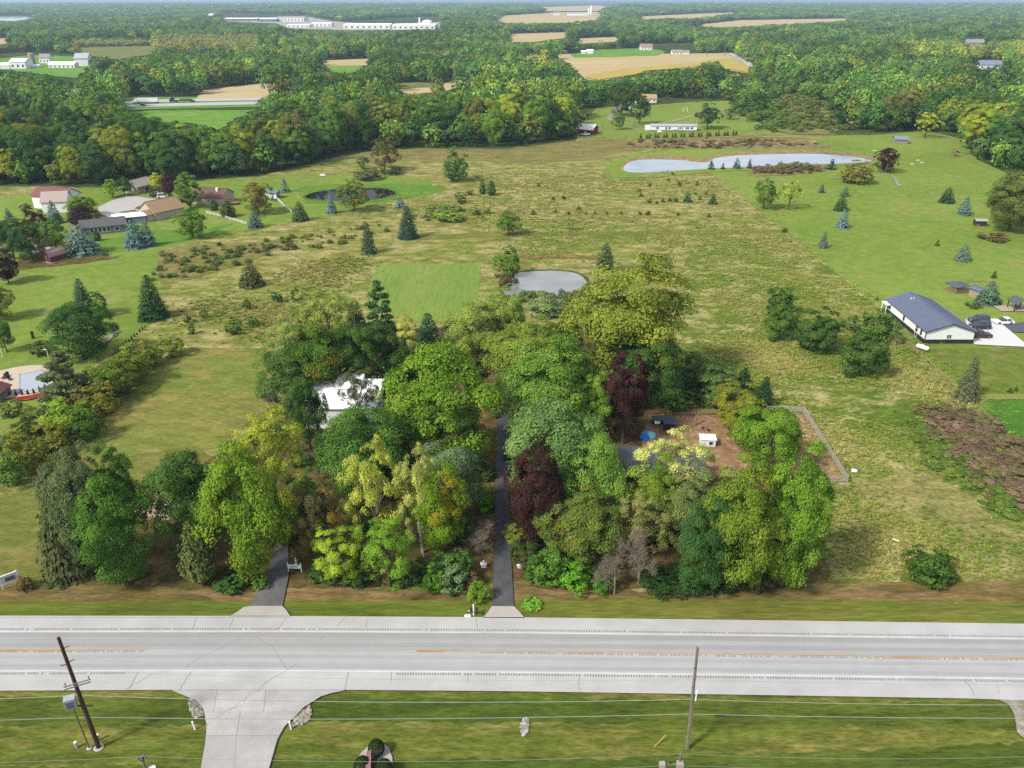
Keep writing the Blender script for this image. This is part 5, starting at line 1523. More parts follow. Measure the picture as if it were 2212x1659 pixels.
# ------------------------------------------------------------------ far buildings
def barn_at(label, ul, ur, v, h, rm, wm=None, D=14, rise=2.2, rot=0.0, name='farm_building', cat='building', nwin=0):
    p = g((ul + ur) / 2, v)
    W = (ur - ul) / FP * depth(p.y)
    t = thing(name, label, cat, (p.x, p.y + D / 2, 0), rot)
    a = gable_body(D, W, h, rise); a.v = [(y, -x, z) for x, y, z in a.v]; a.build('wall', wm or M_WHITEWALL, t)
    b = rooftop(D, W, h, rise, 0.5, 0.3); b.v = [(y, -x, z) for x, y, z in b.v]; b.build('roof', rm, t)
    for k in range(nwin):
        opening(t, W, D, 'f', W * ((k + .5) / nwin - .5), h * .3, W / nwin * .35, h * .35)
    return t
barn_at('long low white farm shed left of the pale barn on the left', 106, 162, 148, 4.5, M_WHITEROOF, D=10, nwin=6)
barn_at('pale grey and white farm barn at the right end of the left farmstead', 160, 187, 144, 9, mat('pale_tin', S(210, 214, 218), 0.5), D=22, rise=5, rot=R(12))
barn_at('white farmhouse behind the silo and the long shed', 86, 108, 138, 7, M_PALEROOF, D=10, rise=4, nwin=3)
barn_at('large white machine shed at the far left of the farmstead', 24, 57, 150, 8, M_WHITEROOF, D=16, rise=3, nwin=3)
barn_at('white garage left of the machine shed on the left farmstead', 2, 22, 150, 4.5, M_WHITEROOF, D=9)
barn_at('white trailer shed near the left tan silo', 64, 84, 148, 3, M_WHITEROOF, D=6, rise=.8)
def silo(label, u, v, vt, wpx, m, dome=0.4, name='silo', top=None):
    p = g(u, v)
    r = wpx / 2 / FP * depth(p.y)
    h = z_at(p.y, vt)
    t = thing(name, label, 'silo', (p.x, p.y, 0))
    MB().lathe((0, 0, 0), [(r, 0), (r, h - r * dome)], 20).build('shaft', m, t, smooth=False)
    MB().lathe((0, 0, h - r * dome), [(r * 1.02, 0), (r * .8, r * dome * .6), (r * .1, r * dome)], 20).build('cap', top or m, t)
    return t
M_SILO = mat('silo_staves', S(190, 176, 152), 0.85, var=0.08, scale=0.3)
silo('tall tan concrete silo at the left farmstead', 73, 146, 114, 12, M_SILO)
silo('taller white silo of the pair on the far crop fields', 1277, 32, 12, 4, M_WHITEP)
silo('shorter white silo of the pair on the far crop fields', 1272, 31, 18, 4, M_WHITEP)
silo('slim white stack beside the far white dome', 906.5, 52, 38, 4, M_WHITEP)
p = g(923, 52)
dm = thing('storage_dome', 'white storage dome at the far industrial plant', 'dome', (p.x, p.y, 0))
r_ = 13 / FP * depth(p.y)
MB().lathe((0, 0, 0), [(r_, 0), (r_ * .92, r_ * .28), (r_ * .7, r_ * .5), (r_ * .4, r_ * .62), (r_ * .05, r_ * .66)], 24).build('shell', M_WHITEP, dm, smooth=True)
MB().lathe((0, 0, 0), [(r_ * 1.02, 0), (r_ * 1.02, r_ * .06)], 24).build('footing', M_GREYWOOD, dm)
p = g(459, 45)
wt = thing('water_tower', 'white water tower rising over the far left woods', 'water tower', (p.x, p.y, 0))
hh = z_at(p.y, 29)
MB().tube((0, 0, 0), (0, 0, hh * .6), 3.2, 3.0, 12).build('stem', M_WHITEP, wt)
MB().lathe((0, 0, hh * .5), [(3, 0), (9, hh * .12), (10, hh * .25), (8, hh * .42), (1, hh * .5)], 20).build('tank', M_WHITEP, wt)
barn_at('long factory hall with pale pink roof at the far plant', 598, 657, 47, 12, mat('pink_tin', S(226, 196, 188), 0.6), D=60, rise=3, nwin=8)
barn_at('low white factory shed left of the pink roofed hall', 486, 556, 46, 8, M_WHITEROOF, mat('grey_factory', S(150, 160, 160), .8), D=40, rise=2, nwin=6)
barn_at('white factory shed joining the pink roofed hall', 560, 597, 47.5, 9, M_WHITEROOF, mat('grey_factory', S(150, 160, 160), .8), D=40, rise=2, nwin=3)
barn_at('huge flat white warehouse roof right of the plant yard', 742, 842, 63, 10, M_WHITEROOF, D=90, rise=2, nwin=8)
barn_at('second flat white warehouse beside the dome', 848, 940, 64, 10, M_WHITEROOF, D=90, rise=2, nwin=8)
barn_at('white office block in the plant yard', 672, 716, 58, 9, M_WHITEROOF, D=40, rise=1, nwin=5)
barn_at('low white stores left of the warehouses', 620, 668, 60, 7, M_WHITEROOF, D=40, rise=1, nwin=5)
barn_at('white barn beside the far silos', 1226, 1270, 34, 9, mat('pale_tin', S(210, 214, 218), 0.5), D=25, rise=4)
barn_at('little white farmhouse left of the far silos', 1196, 1209, 33, 9, M_PALEROOF, D=14, rise=5)
barn_at('pinkish brick house with white gables above the big crop field', 1384, 1409, 109, 5, mat('pink_brick_roof', S(190, 150, 140), .9), D=14, rise=4, nwin=4)
barn_at('white bungalow behind the crop field right of the pink house', 1452, 1474, 118, 3.5, M_PALEROOF, D=12, rise=2.5, nwin=3)
barn_at('white garage right of the white bungalow', 1475, 1489, 118, 3.5, M_PALEROOF, D=9, rise=2)
barn_at('long white trailer on the left of the big crop field', 1204, 1233, 115.5, 3.2, M_WHITEROOF, D=8, rise=.8, nwin=4)
barn_at('small white cottage right of the long trailer', 1268, 1281, 117, 4, M_WHITEROOF, D=8, rise=2)
barn_at('white garden hut left of the small cottage', 1256, 1265, 117, 3, M_WHITEROOF, D=6, rise=1.5)
barn_at('white house with grey roof standing in the far right woods', 2088, 2126, 101, 6, M_PALEROOF, mat('far_beige', S(206,200,188), .8), D=14, rise=5, nwin=4)
barn_at('blue roofed building in the right woods', 2114, 2164, 150, 5, mat('pale_blue_roof', S(150, 160, 178), .5), D=16, rise=4, nwin=4)
barn_at('house with sandy roof under the trees above the far yard', 1388, 1418, 222, 3.2, mat('sandy_roof', S(206, 176, 130), .9), D=10, rise=2.4, nwin=3)
barn_at('low white cottage between two yard trees', 1360, 1374, 236, 3, M_WHITEROOF, D=7, rise=1.5, nwin=2)
sheet('rubble_pad', [(145, 195), (166, 195), (167, 208), (147, 209)], M_GRAVEL, z=1.2)

# ------------------------------------------------------------------ poles, wires, signs
M_POLE = mat('tarred_pole', S(92, 66, 52), 0.9, var=0.3, scale=4)
M_GREYPOLE = mat('grey_pole', S(150, 140, 124), 0.9, var=0.25, scale=4)
M_INS = mat('insulator_grey', S(150, 152, 154), 0.5)
M_WIRE = mat('wire', S(196, 192, 180), 0.6)
def pole_pts(ub, vb, ut, vt):
    """base point and the tip found on the upright plane through it"""
    b = g(ub, vb)
    d = ray(ut, vt)
    t = b.y / d.y
    return b, Vector((d.x * t, b.y, HC + d.z * t))
b, tip = pole_pts(214, 1617, 126, 1377)
tp = thing('utility_pole', 'dark brown utility pole carrying a grey transformer box on the left', 'utility pole', (b.x, b.y, 0))
ax = tip - b
MB().tube((0, 0, 0), ax, 0.25, 0.16, 12).build('pole', M_POLE, tp)
MB().lathe((0, 0, 0.02), [(0.55, 0.15), (0.42, 0.2), (0.2, 0.22)], 12).build('gravel_collar', M_APRON, tp)
def on(k): return ax * k
for k, sx, sy in ((0.905, 1, .3), (0.79, 1, .3), (0.775, -1, -.3)):
    q = on(k)
    MB().tube(q, q + Vector((sx * 0.75, sy * .5, 0.28 if sx > 0 else -0.05)), 0.055, 0.05, 6).build('insulator', M_BLACK, tp)
for dz in (0.0, 0.35):
    q = on(0.60) + Vector((0, -0.2, dz))
    MB().box((q.x + 0.35, q.y, q.z), (2.5, 0.1, 0.1), 0.45).build('crossarm', M_STEEL, tp)
for dx in (-0.8, 1.2):
    q = on(0.60)
    MB().tube((q.x + dx, q.y + dx * .45, q.z), (q.x + dx, q.y + dx * .45, q.z + 0.55), 0.06, n=8).build('insulator', M_INS, tp)
q = on(0.46)
bx = MB().box((q.x - 1.0, q.y - 0.3, q.z), (1.1, 0.85, 1.3), 0.4).build('transformer_box', mat('grey_box', S(196, 202, 204), 0.5), tp)
cq = Vector((-1.02, -0.3, 0)) + q
lv = MB()
cr, sr = math.cos(0.4), math.sin(0.4)
for k in range(5):
    zz = -0.4 + 0.18 * k
    lv.box((cq.x + 0.43 * sr, cq.y - 0.43 * cr - 0.02, cq.z + zz), (0.75, 0.05, 0.09), 0.4)
lv.build('louvre', mat('louvre_grey', S(112, 122, 126), 0.5), bx)
MB().box((q.x + .1, q.y - .1, q.z - 0.75), (2.0, 0.12, 0.12), 0.05).build('bracket', M_DARKWOOD, tp)
c0, c1 = pole_pts(194, 1618, 158, 1531)
st = thing('conduit_post', 'slim brown conduit post rising to the grey box beside the left pole', 'post', (c0.x, c0.y, 0))
MB().tube((0, 0, 0), c1 - c0, 0.10, 0.08, 8).build('post', M_WOOD, st)
MB().lathe((0, 0, 0.02), [(0.32, 0.15), (0.22, 0.2), (0.1, 0.22)], 10).build('collar', M_APRON, st)
for (u, v, lab) in ((167, 1616, 'short white cylinder marker left of the brown pole'), (214, 1600, 'short white cylinder marker behind the brown pole')):
    t = thing('pedestal', lab, 'pedestal', (*at2(u, v), 0))
    MB().lathe((0, 0, 0), [(0.15, 0), (0.15, 0.85), (0.16, 0.86)], 12).build('tube', mat('pedestal_grey', S(206, 210, 212), 0.6), t)
    MB().lathe((0, 0, 0.86), [(0.17, 0), (0.17, 0.12), (0.05, 0.2)], 12).build('cap', M_WHITEP, t)
for (u, v, lean, lab) in ((422, 1577, -0.10, 'white plastic post marker left of the concrete drive'), (629, 1577, -0.05, 'white plastic post marker by the rocks right of the drive')):
    t = thing('marker_post', lab, 'post', (*at2(u, v), 0))
    t.rotation_euler = (0, lean, 0)
    MB().box((0, 0, 0.62), (0.16, 0.10, 1.25)).build('post', M_WHITEP, t)
    MB().box((0, 0, 1.28), (0.20, 0.13, 0.10)).build('cap', M_WHITEP, t)
b2, tip2 = pole_pts(1484, 1619, 1507, 1398)
gp = thing('utility_pole', 'grey weathered utility pole standing right of centre by the road', 'utility pole', (b2.x, b2.y, 0))
ax2 = tip2 - b2
MB().tube((0, 0, 0), ax2, 0.20, 0.13, 12).build('pole', M_GREYPOLE, gp)
for k, dx in ((0.985, .0), (0.80, -.25), (0.62, -.25)):
    q = ax2 * k
    MB().tube(q, q + Vector((dx, -.25, .45)), 0.06, 0.05, 6).build('insulator', M_INS, gp)
q = ax2 * 0.56
MB().box((q.x + .35, q.y - .1, q.z - .1), (0.12, 0.12, 1.5)).build('conduit', M_WHITEP, gp)
MB().tube((0.12, -0.12, 0), Vector((0.12, -0.12, 0)) + ax2 * .45, 0.05, n=6).build('conduit', M_GREYBARK, gp)
def near_pole(label, u, v, Yv, parts):
    """a pole whose foot is below the frame: only its head is seen"""
    y = g(1106, Yv).y
    d = ray(u, v); t = y / d.y
    top = Vector((d.x * t, y, HC + d.z * t))
    th = thing('utility_pole', label, 'utility pole', (top.x, top.y, 0))
    MB().tube((0, 0, 0), (0, 0, top.z), 0.18, 0.11, 10).build('pole', M_GREYPOLE, th)
    parts(th, top.z)
    return th, top
def headA(t, h):
    for a in range(5):
        x, y = math.cos(a * 1.25) * .38, math.sin(a * 1.25) * .38
        MB().tube((x * .4, y * .4, h - .5), (x, y, h + .1), 0.07, 0.05, 6).build('insulator', M_INS, t)
    MB().tube((0.55, 0.1, h - 2.6), (0.55, 0.1, h - 1.7), 0.34, n=14).build('transformer', M_WHITEP, t)
    MB().box((0.25, 0, h - 2.0), (0.5, 0.12, 0.12)).build('bracket', M_STEEL, t)
npA, topA = near_pole('pole head with white transformer can at the bottom left edge', 306, 1634, 1790, headA)
def headB(t, h):
    MB().box((-0.75, 0, h - 1.5), (2.3, 0.12, 0.14)).build('crossarm', M_GREYPOLE, t)
    MB().box((-1.7, -.1, h - 1.45), (0.55, 0.5, 0.5)).build('equipment_box', mat('pinkish_box', S(206, 190, 180), .7), t)
    MB().box((0, -.15, h - 1.4), (0.62, 0.55, 0.7)).build('equipment_box', mat('pinkish_box', S(206, 190, 180), .7), t)
    MB().tube((0, 0, h), (0, 0, h + .3), 0.09, 0.05, 8).build('insulator', M_INS, t)
    MB().tube((-.9, 0, h - 1.5), (-.9, 0, h - 1.1), 0.06, n=6).build('insulator', M_BLACK, t)
npB, topB = near_pole('pole head with two pinkish boxes at the bottom right of centre', 1471, 1628, 1760, headB)

def wire(label, a, b_, sag, r=0.022):
    cu = []
    a, b_ = Vector(a), Vector(b_)
    for i in range(15):
        k = i / 14
        q = a.lerp(b_, k); q.z -= sag * 4 * k * (1 - k)
        cu.append(q)
    mb = MB()
    for p_, q_ in zip(cu, cu[1:]):
        mb.tube(p_, q_, r, n=4, cap=False)
    o = mb.build('overhead_wire', M_WIRE)
    return tag(o, label, 'wire', 'overhead wires along the road')
PA = lambda k: b + ax * k
PBt = lambda k: b2 + ax2 * k
def toward(p, q, k): return p + (q - p) * k
for k1, k2, sag, nm in ((0.93, 0.97, 0.5, 'topmost thin wire strung between the brown and grey poles'), (0.82, 0.80, 0.6, 'second thin wire strung between the brown and grey poles'), (0.72, 0.70, 0.6, 'third thin wire strung between the brown and grey poles'),
                        (0.50, 0.51, 0.7, 'thick pale wire over the near edge of the road between the poles'), (0.30, 0.365, 0.5, 'lowest thick wire over the grass between the poles')):
    r = 0.032 if k1 < 0.55 else 0.014
    A0, B0 = PA(k1), PBt(k2)
    wire(nm, A0, B0, sag, r)
    C0 = B0 + Vector((B0.x - A0.x, (B0.y - A0.y) - 0.3, 0.2)) * 0.95
    wire(nm.replace('between the brown and grey poles', 'right of the grey pole').replace('between the poles', 'right of the grey pole'), B0, C0, sag, r)
    D0 = A0 + Vector((-(B0.x - A0.x), -(B0.y - A0.y) - 1.2, 0)) * 0.9
    wire(nm.replace('between the brown and grey poles', 'left of the brown pole').replace('between the poles', 'left of the brown pole'), A0, D0, sag, r)
for dz, nm in ((0.0, 'upper wire between the two pole heads at the bottom'), (-1.6, 'lower wire between the two pole heads at the bottom')):
    A0, B0 = topA + Vector((0, 0, dz)), topB + Vector((0, 0, dz))
    wire(nm, A0, B0, 0.9, 0.014)
    wire(nm.replace('between', 'right of'), B0, B0 + (B0 - A0) * .9, 0.9, 0.014)
    wire(nm.replace('between', 'left of'), A0, A0 - (B0 - A0) * .9, 0.9, 0.014)
sp = thing('splice_case', 'black cable splice case hanging on the low wire by the grey pole', 'cable case', PBt(0.365) + Vector((3.2, -0.1, -0.12)))
MB().tube((-.55, 0, 0), (.55, 0, -.05), 0.09, n=8).build('case', M_BLACK, sp)
MB().tube((-.75, 0, .02), (-.55, 0, 0), 0.04, 0.09, 6).build('end_cone', M_BLACK, sp)
MB().tube((.55, 0, -.05), (.75, 0, -.06), 0.09, 0.04, 6).build('end_cone', M_BLACK, sp)
m0, m1 = g(1412, 1611, 0.3), g(1439, 1587, 0.9)
gg = thing('guy_guard', 'yellow guy wire guard slanting over the near grass', 'guy guard', m0)
MB().tube((0, 0, -0.3), m1 - m0, 0.055, n=6).build('sleeve', mat('yellow_plastic', S(226, 184, 84), 0.6), gg)
# white leaning pole in the grove edge
b3, tip3 = pole_pts(920, 1229, 909, 1163)
gw = thing('utility_pole', 'pale grey pole rising from the shrubs into the front maple', 'utility pole', (b3.x, b3.y, 0))
MB().tube((0, 0, 0), (tip3 - b3) * 1.5, 0.15, 0.11, 10).build('pole', mat('pale_pole', S(196, 196, 188), 0.8, var=.1), gw)
MB().tube((0.13, -0.1, 0), (tip3 - b3) * 1.3 + Vector((.13, -.1, 0)), 0.04, n=6).build('conduit', M_STEEL, gw)

# sign at the left
p = g(26, 1268)
sg = thing('road_sign', 'white framed sign board leaning over a shrub bed at the left edge', 'sign', (p.x, p.y, 0), R(40))
for x in (-1.05, 1.05):
    MB().box((x, 0, 1.2), (0.14, 0.14, 2.4)).build('post', M_WHITEP, sg)
bd = MB().box((0, 0.02, 1.55), (2.0, 0.08, 1.3)).build('board', mat('sign_board', S(226, 220, 226, 1.7), 0.6, var=.03), sg)
for x, z, w, h in ((0, 2.24, 2.3, .12), (0, 0.87, 2.3, .12)):
    MB().box((x, 0, z), (w, 0.16, h)).build('frame', M_WHITEP, sg)
MB().box((0.1, -0.045, 1.5), (1.2, 0.03, 0.62)).build('printed_panel', mat('sign_print_grey', S(140, 148, 142), .7), bd)
for k, (x, z, w, h) in enumerate(((-0.35, 1.42, .10, .38), (-0.12, 1.48, .10, .34), (.36, 1.62, .20, .16), (.1, 1.36, .36, .08))):
    MB().box((x, -0.07, z), (w, 0.02, h)).build('mark', mat('sign_print_dark', S(84, 92, 90), .7), bd)

# white two-post name board at the left drive, with two lines of small lettering strokes and a white figure behind
p = g(638, 1236)
nb = thing('name_board', 'white board on two legs beside the left driveway', 'sign', (p.x, p.y, 0), R(-4))
for x in (-0.95, 0.95):
    MB().box((x, 0, 0.75), (0.12, 0.12, 1.5)).build('leg', M_WHITEP, nb)
    MB().lathe((x, 0, 1.5), [(0.10, 0), (0.11, .1), (0.02, .18)], 8).build('finial', M_WHITEP, nb)
bd2 = MB().box((0, -0.02, 1.02), (1.9, 0.07, 0.62)).build('board', M_WHITEP, nb)
rng_ = random.Random(3)
ms = mat('lettering_grey', S(120, 118, 104), .8)
for row in (1.14, 0.93):
    x = -0.7
    ln = MB()
    while x < 0.45:
        w = rng_.uniform(.05, .09)
        ln.box((x, -0.06, row), (w, 0.015, 0.10)); x += w + .03
    ln.build('lettering', ms, bd2)
br = MB().tube((0.45, -0.08, 1.30), (0.95, -0.08, .85), 0.06, n=6)
br.build('scroll', M_WHITEP, bd2)
p = g(640, 1219)
fg = thing('garden_statue', 'small white garden statue behind the white board', 'statue', (p.x, p.y, 0))
MB().lathe((0, 0, 0), [(0.30, 0), (0.32, .12), (0.22, .3), (0.18, .55), (0.22, .75), (0.10, .9), (0.07, .98)], 12).build('robe', M_WHITEP, fg, smooth=True)
MB().lathe((0, 0, .98), [(0.05, 0), (0.12, .08), (0.12, .18), (0.03, .26)], 10).build('head', M_WHITEP, fg, smooth=True)
for i, (u, v) in enumerate(((1045, 1225), (1123, 1226))):
    p = g(u, v)
    t = thing('drive_lantern', ('white house shaped lantern post left of the middle driveway', 'white house shaped lantern post right of the middle driveway')[i], 'lantern', (p.x, p.y, 0))
    MB().box((0, 0, 0.3), (0.75, 0.5, 0.6)).build('plinth', M_WHITEP, t)
    MB().add([(-.46, -.33, .6), (.46, -.33, .6), (.46, .33, .6), (-.46, .33, .6), (0, -.1, .92), (0, .1, .92)], [(0, 3, 2, 1), (0, 1, 4), (1, 2, 5, 4), (2, 3, 5), (3, 0, 4, 5)]).build('cap', M_WHITEP, t)
    MB().lathe((0, 0, .88), [(.12, 0), (.14, .25), (.03, .36)], 8).build('lamp', M_WHITEP, t)
p = g(1023, 1331)
mbx = thing('mailbox', 'white cross shaped mailbox post with black box by the road', 'mailbox', (p.x, p.y, 0.1))
MB().box((0, 0, 0.95), (0.16, 0.16, 1.9)).build('post', M_WHITEP, mbx)
MB().box((0, 0.1, 0.75), (1.3, 0.10, 0.12)).build('arm', M_WHITEP, mbx)
bb = MB().extrude([(-.17, 0), (.17, 0), (.17, .2), (.10, .32), (-.10, .32), (-.17, .2)], -.35, .35)
bb.v = [(x + 0.42, y, z + .82) for x, y, z in bb.v]; bb.build('box', M_BLACK, mbx)
b4 = MB().extrude([(-.17, 0), (.17, 0), (.17, .2), (.10, .32), (-.10, .32), (-.17, .2)], -.3, .3)
b4.v = [(x - 0.30, y, z + .82) for x, y, z in b4.v]; b4.build('box', M_BLACK, mbx)
for dx in (-0.95, -.55):
    MB().lathe((dx, -0.2, 0), [(.24, 0), (.28, .16), (.12, .34)], 8).build('stone', M_WHITEP, mbx)

# rock piles: each stone its own piece
def rocks(label, uv, n, size, cols, name='rock_bed', seed=1):
    rng = random.Random(seed)
    pts = [g(*q) for q in uv]
    o = sum((q for q in pts), Vector()) / len(pts)
    t = thing(name, label, 'rocks', (o.x, o.y, 0.1))
    us, vs_ = [q[0] for q in uv], [q[1] for q in uv]
    base = MB().prism([(q.x - o.x, q.y - o.y) for q in pts], 0.06, 0.10).build('gravel', M_GRAVEL, t)
    protos_ = []
    for k in range(4):
        bm = bmesh.new(); bmesh.ops.create_icosphere(bm, subdivisions=1, radius=0.5)
        for vv in bm.verts:
            vv.co *= rng.uniform(.7, 1.15)
            vv.co.z *= .6
        me = bpy.data.meshes.new('stone'); bm.to_mesh(me); bm.free()
        me.materials.append(cols[k % len(cols)]); protos_.append(me)
    c = 0
    while c < n:
        u, v = rng.uniform(min(us), max(us)), rng.uniform(min(vs_), max(vs_))
        if not inside(uv, u, v): continue
        q = g(u, v) - o
        ob = part('stone', protos_[c % 4], None, t)
        s = size * rng.uniform(.6, 1.4)
        ob.location = (q.x, q.y, 0.08); ob.scale = (s, s, s); ob.rotation_euler = (0, 0, rng.uniform(0, 6))
        c += 1
    return t
ST = [mat('stone_grey', S(176, 170, 160), .9, var=.15), mat('stone_tan', S(186, 164, 132), .9, var=.15), mat('stone_dark', S(128, 120, 112), .9, var=.15), mat('stone_pale', S(214, 208, 198), .9, var=.1)]
rocks('bed of loose rocks at the right corner of the concrete drive', [(630, 1573), (640, 1552), (655, 1536), (670, 1526), (673, 1545), (666, 1560), (648, 1570)], 60, .42, ST)
rocks('bed of loose rocks at the left corner of the concrete drive', [(410, 1512), (426, 1518), (438, 1534), (440, 1548), (420, 1556), (408, 1530)], 45, .36, ST, seed=4)
rocks('patch of pale stones lying in the near grass', [(1129, 1552), (1144, 1554), (1142, 1580), (1135, 1592), (1126, 1590), (1125, 1570)], 40, .40, [ST[3], ST[0]], seed=5)
rocks('row of rocks edging the bed right of the round dark maple', [(222, 742), (235, 725), (257, 716), (255, 722), (240, 734), (228, 744)], 26, .8, ST, seed=6)
for i, (u, v) in enumerate(((1971, 355), (1983, 347), (1992, 352), (1890, 326))):
    t = thing('boulder', ('pale boulder nearest the dark red tree', 'pale boulder farthest up the right lawn', 'pale boulder at the right of the lawn group', 'long pale boulder on the far bank of the pond')[i], 'boulder', (*at2(u, v), 0.1))
    bm = bmesh.new(); bmesh.ops.create_icosphere(bm, subdivisions=2, radius=1.0)
    rr = random.Random(i)
    for vv in bm.verts:
        vv.co *= rr.uniform(.85, 1.1); vv.co.z *= .5
    me = bpy.data.meshes.new('stone'); bm.to_mesh(me); bm.free(); me.materials.append(ST[3])
    part('stone', me, None, t).scale = (1.3, .8, .8)

# round bed at the bottom with three clipped bushes and a red marker
p = [g(*q) for q in ((770, 1644), (782, 1628), (800, 1611), (822, 1606), (840, 1618), (848, 1640), (848, 1664), (838, 1690), (780, 1690), (768, 1664))]
bed = MB().prism([(q.x, q.y) for q in p], 0.2, 0.26).build('gravel_bed', M_SAND if False else grass('white_gravel', S(222, 210, 200), S(206, 194, 182), S(232, 224, 214), big=.3, mid=2, fine=8, contrast=.15, bump=.4))
tag(bed, 'pale gravel bed with scalloped edge at the bottom of the picture', 'gravel bed')
sgb = thing('entry_sign', 'narrow dusty red slab sign standing in the gravel bed', 'sign', (*at2(798, 1672), 0.26), R(8))
MB().box((0, 0, 0.8), (0.35, 3.2, 1.1), 0, 0.03).build('board', mat('dusty_red', S(186, 120, 124), .7), sgb)
for x in (-.2, .2):
    MB().box((x, 0, 0.8), (0.05, 3.25, 1.2)).build('edge_trim', mat('pale_pink_trim', S(232, 196, 196), .7), sgb)
MB().box((0.55, 0, 0.25), (0.6, 2.6, 0.5), 0, .05).build('base', mat('dark_red_base', S(86, 34, 40), .8), sgb)

# lamp posts, stump, bits on the left
for (u, v, vt, lab) in ((105, 772, 755, 'white yard lamp post with bent head above the covered pool'), (6, 771, 722, 'white lamp post at the left edge beyond the pool')):
    p = g(u, v); h = z_at(p.y, vt)
    t = thing('lamp_post', lab, 'lamp post', (p.x, p.y, 0))
    MB().tube((0, 0, 0), (0, 0, h), 0.09, 0.07, 8).build('pole', M_WHITEP, t)
    MB().box((-0.35, 0, h), (0.9, 0.3, 0.18)).build('lamp_head', M_WHITEP, t)
p = g(72, 731)
t = thing('tree_stump', 'tall dark carved stump on the left lawn', 'stump', (p.x, p.y, 0))
MB().lathe((0, 0, 0), [(.45, 0), (.34, .3), (.30, 1.2), (.36, 1.6), (.2, 1.9)], 10).build('trunk', M_DARKWOOD, t)
MB().tube((0, 0, 1.2), (.5, .1, 1.9), .14, .05, 6).build('limb', M_DARKWOOD, t)
for (u, v, vt, lab) in ((1300, 300, 269, 'wooden utility pole standing right of the small red barn'), (1370.5, 275, 240, 'slim wooden pole beside the far yard trees'), (1293, 118, 86, 'left one of two poles at the big crop field'), (1299, 118, 87, 'right one of two poles at the big crop field'),
                       (1527, 122, 72, 'tall pole behind the far bungalows'), (1565, 122, 98, 'pole beside the gravel lane end')):
    p = g(u, v); h = z_at(p.y, vt)
    t = thing('utility_pole', lab, 'utility pole', (p.x, p.y, 0))
    w = max(0.15, 0.7 / FP * depth(p.y))
    MB().tube((0, 0, 0), (0, 0, h), w, w * .7, 6).build('pole', M_GREYPOLE, t)
    MB().box((0, 0, h * .93), (w * 9, w, w)).build('crossarm', M_GREYPOLE, t)
t = thing('garden_bench', 'white garden bench at the wood edge near the dark pond', 'bench', (*at2(697, 381), 0), .3)
MB().box((0, 0, .45), (2.4, .6, .1)).build('seat', M_WHITEP, t)
MB().box((0, .3, .8), (2.4, .08, .6)).build('backrest', M_WHITEP, t)
for x in (-1, 1):
    MB().box((x, 0, .22), (.1, .55, .44)).build('leg', M_WHITEP, t)
t = thing('swing_frame', 'white play frame on the far lawn behind the mobile home', 'play frame', (*at2(1480, 241), 0))
for x in (-1.5, 1.5):
    MB().tube((x, -.8, 0), (x, 0, 2.4), .08, n=6).build('leg', M_WHITEP, t)
    MB().tube((x, .8, 0), (x, 0, 2.4), .08, n=6).build('leg', M_WHITEP, t)
MB().tube((-1.6, 0, 2.4), (1.6, 0, 2.4), .08, n=6).build('crossbar', M_WHITEP, t)
t = thing('white_bag', 'crumpled white sheet on the grass beyond the yard fence corner', 'sheet', (*at2(1845, 1019), .2))
bm = bmesh.new(); bmesh.ops.create_icosphere(bm, subdivisions=2, radius=.6)
rr = random.Random(9)
for vv in bm.verts:
    vv.co *= rr.uniform(.6, 1.2); vv.co.z *= .3
me = bpy.data.meshes.new('cloth'); bm.to_mesh(me); bm.free(); me.materials.append(M_WHITEP); part('cloth', me, None, t)
t = thing('white_pipe', 'short white pipe lying in the dry hay on the right', 'pipe', (*at2(1934, 1171), .25), -.7)
MB().tube((-.5, 0, .1), (.5, 0, .1), .07, n=8).build('pipe', M_WHITEP, t)

# ------------------------------------------------------------------ trees one can point to
DG, MG, BG, YG, LY, OL = (72, 102, 52), (98, 132, 58), (122, 160, 56), (160, 178, 62), (196, 202, 96), (116, 122, 62)
BL, DS, MR, GG, LG = (104, 130, 124), (58, 88, 54), (76, 50, 50), (118, 146, 108), (136, 162, 80)

# front row of the grove, left to right
T('spruce', 122, 1262, 985, 150, (84, 94, 62), 'tall ragged dark olive spruce at the left end of the front row')
T('oak', 165, 1235, 966, 120, (104, 124, 84), 'grey green tree rising behind the ragged olive spruce')
T('maple', 238, 1262, 1028, 150, (88, 132, 54), 'leafy mid green maple right of the ragged olive spruce')
T('oak', 262, 1190, 972, 84, (92, 134, 60), 'small topped green tree peeping over the leafy front maple')
T('oak', 400, 1185, 968, 165, (80, 116, 56), 'wide dark green tree spreading over the sandy pad')
T('cedar', 422, 1280, 1122, 88, (98, 112, 66), 'narrow olive cedar left of the big yellow green maple')
T('maple', 530, 1250, 958, 186, (116, 152, 50), 'big yellow green maple beside the left driveway', spot=0.08)
T('airy', 585, 1120, 882, 165, (158, 174, 62), 'pale yellow green tree behind the big yellow green maple', spot=0.05)
T('bare', 575, 905, 838, 90, (140, 130, 120), 'bare grey twiggy tree at the edge of the left hayfield')
T('airy', 690, 1215, 1024, 125, (112, 110, 70), 'brownish olive tree thin in leaf right of the left driveway', spot=0.15)
T('oak', 672, 1190, 1030, 60, (84, 128, 70), 'small fresh green tree behind the brownish olive one')
T('airy', 806, 1190, 942, 130, (178, 192, 84), 'tall lime yellow tree with pale forked trunk', tint_trunk=PALETRUNKS)
T('airy', 905, 1195, 954, 105, (176, 188, 104), 'paler lime tree right of the tall lime yellow tree', tint_trunk=PALETRUNKS)
T('oak', 968, 1135, 958, 130, (112, 140, 98), 'grey green tree behind the orange tinged front maple')
T('maple', 945, 1195, 1008, 125, (118, 156, 48), 'orange tinged green maple beside the pale pole', spot=0.16)
T('airy', 738, 1268, 1140, 130, (150, 184, 62), 'low lime green tree leaning out at the left of the front hedge')
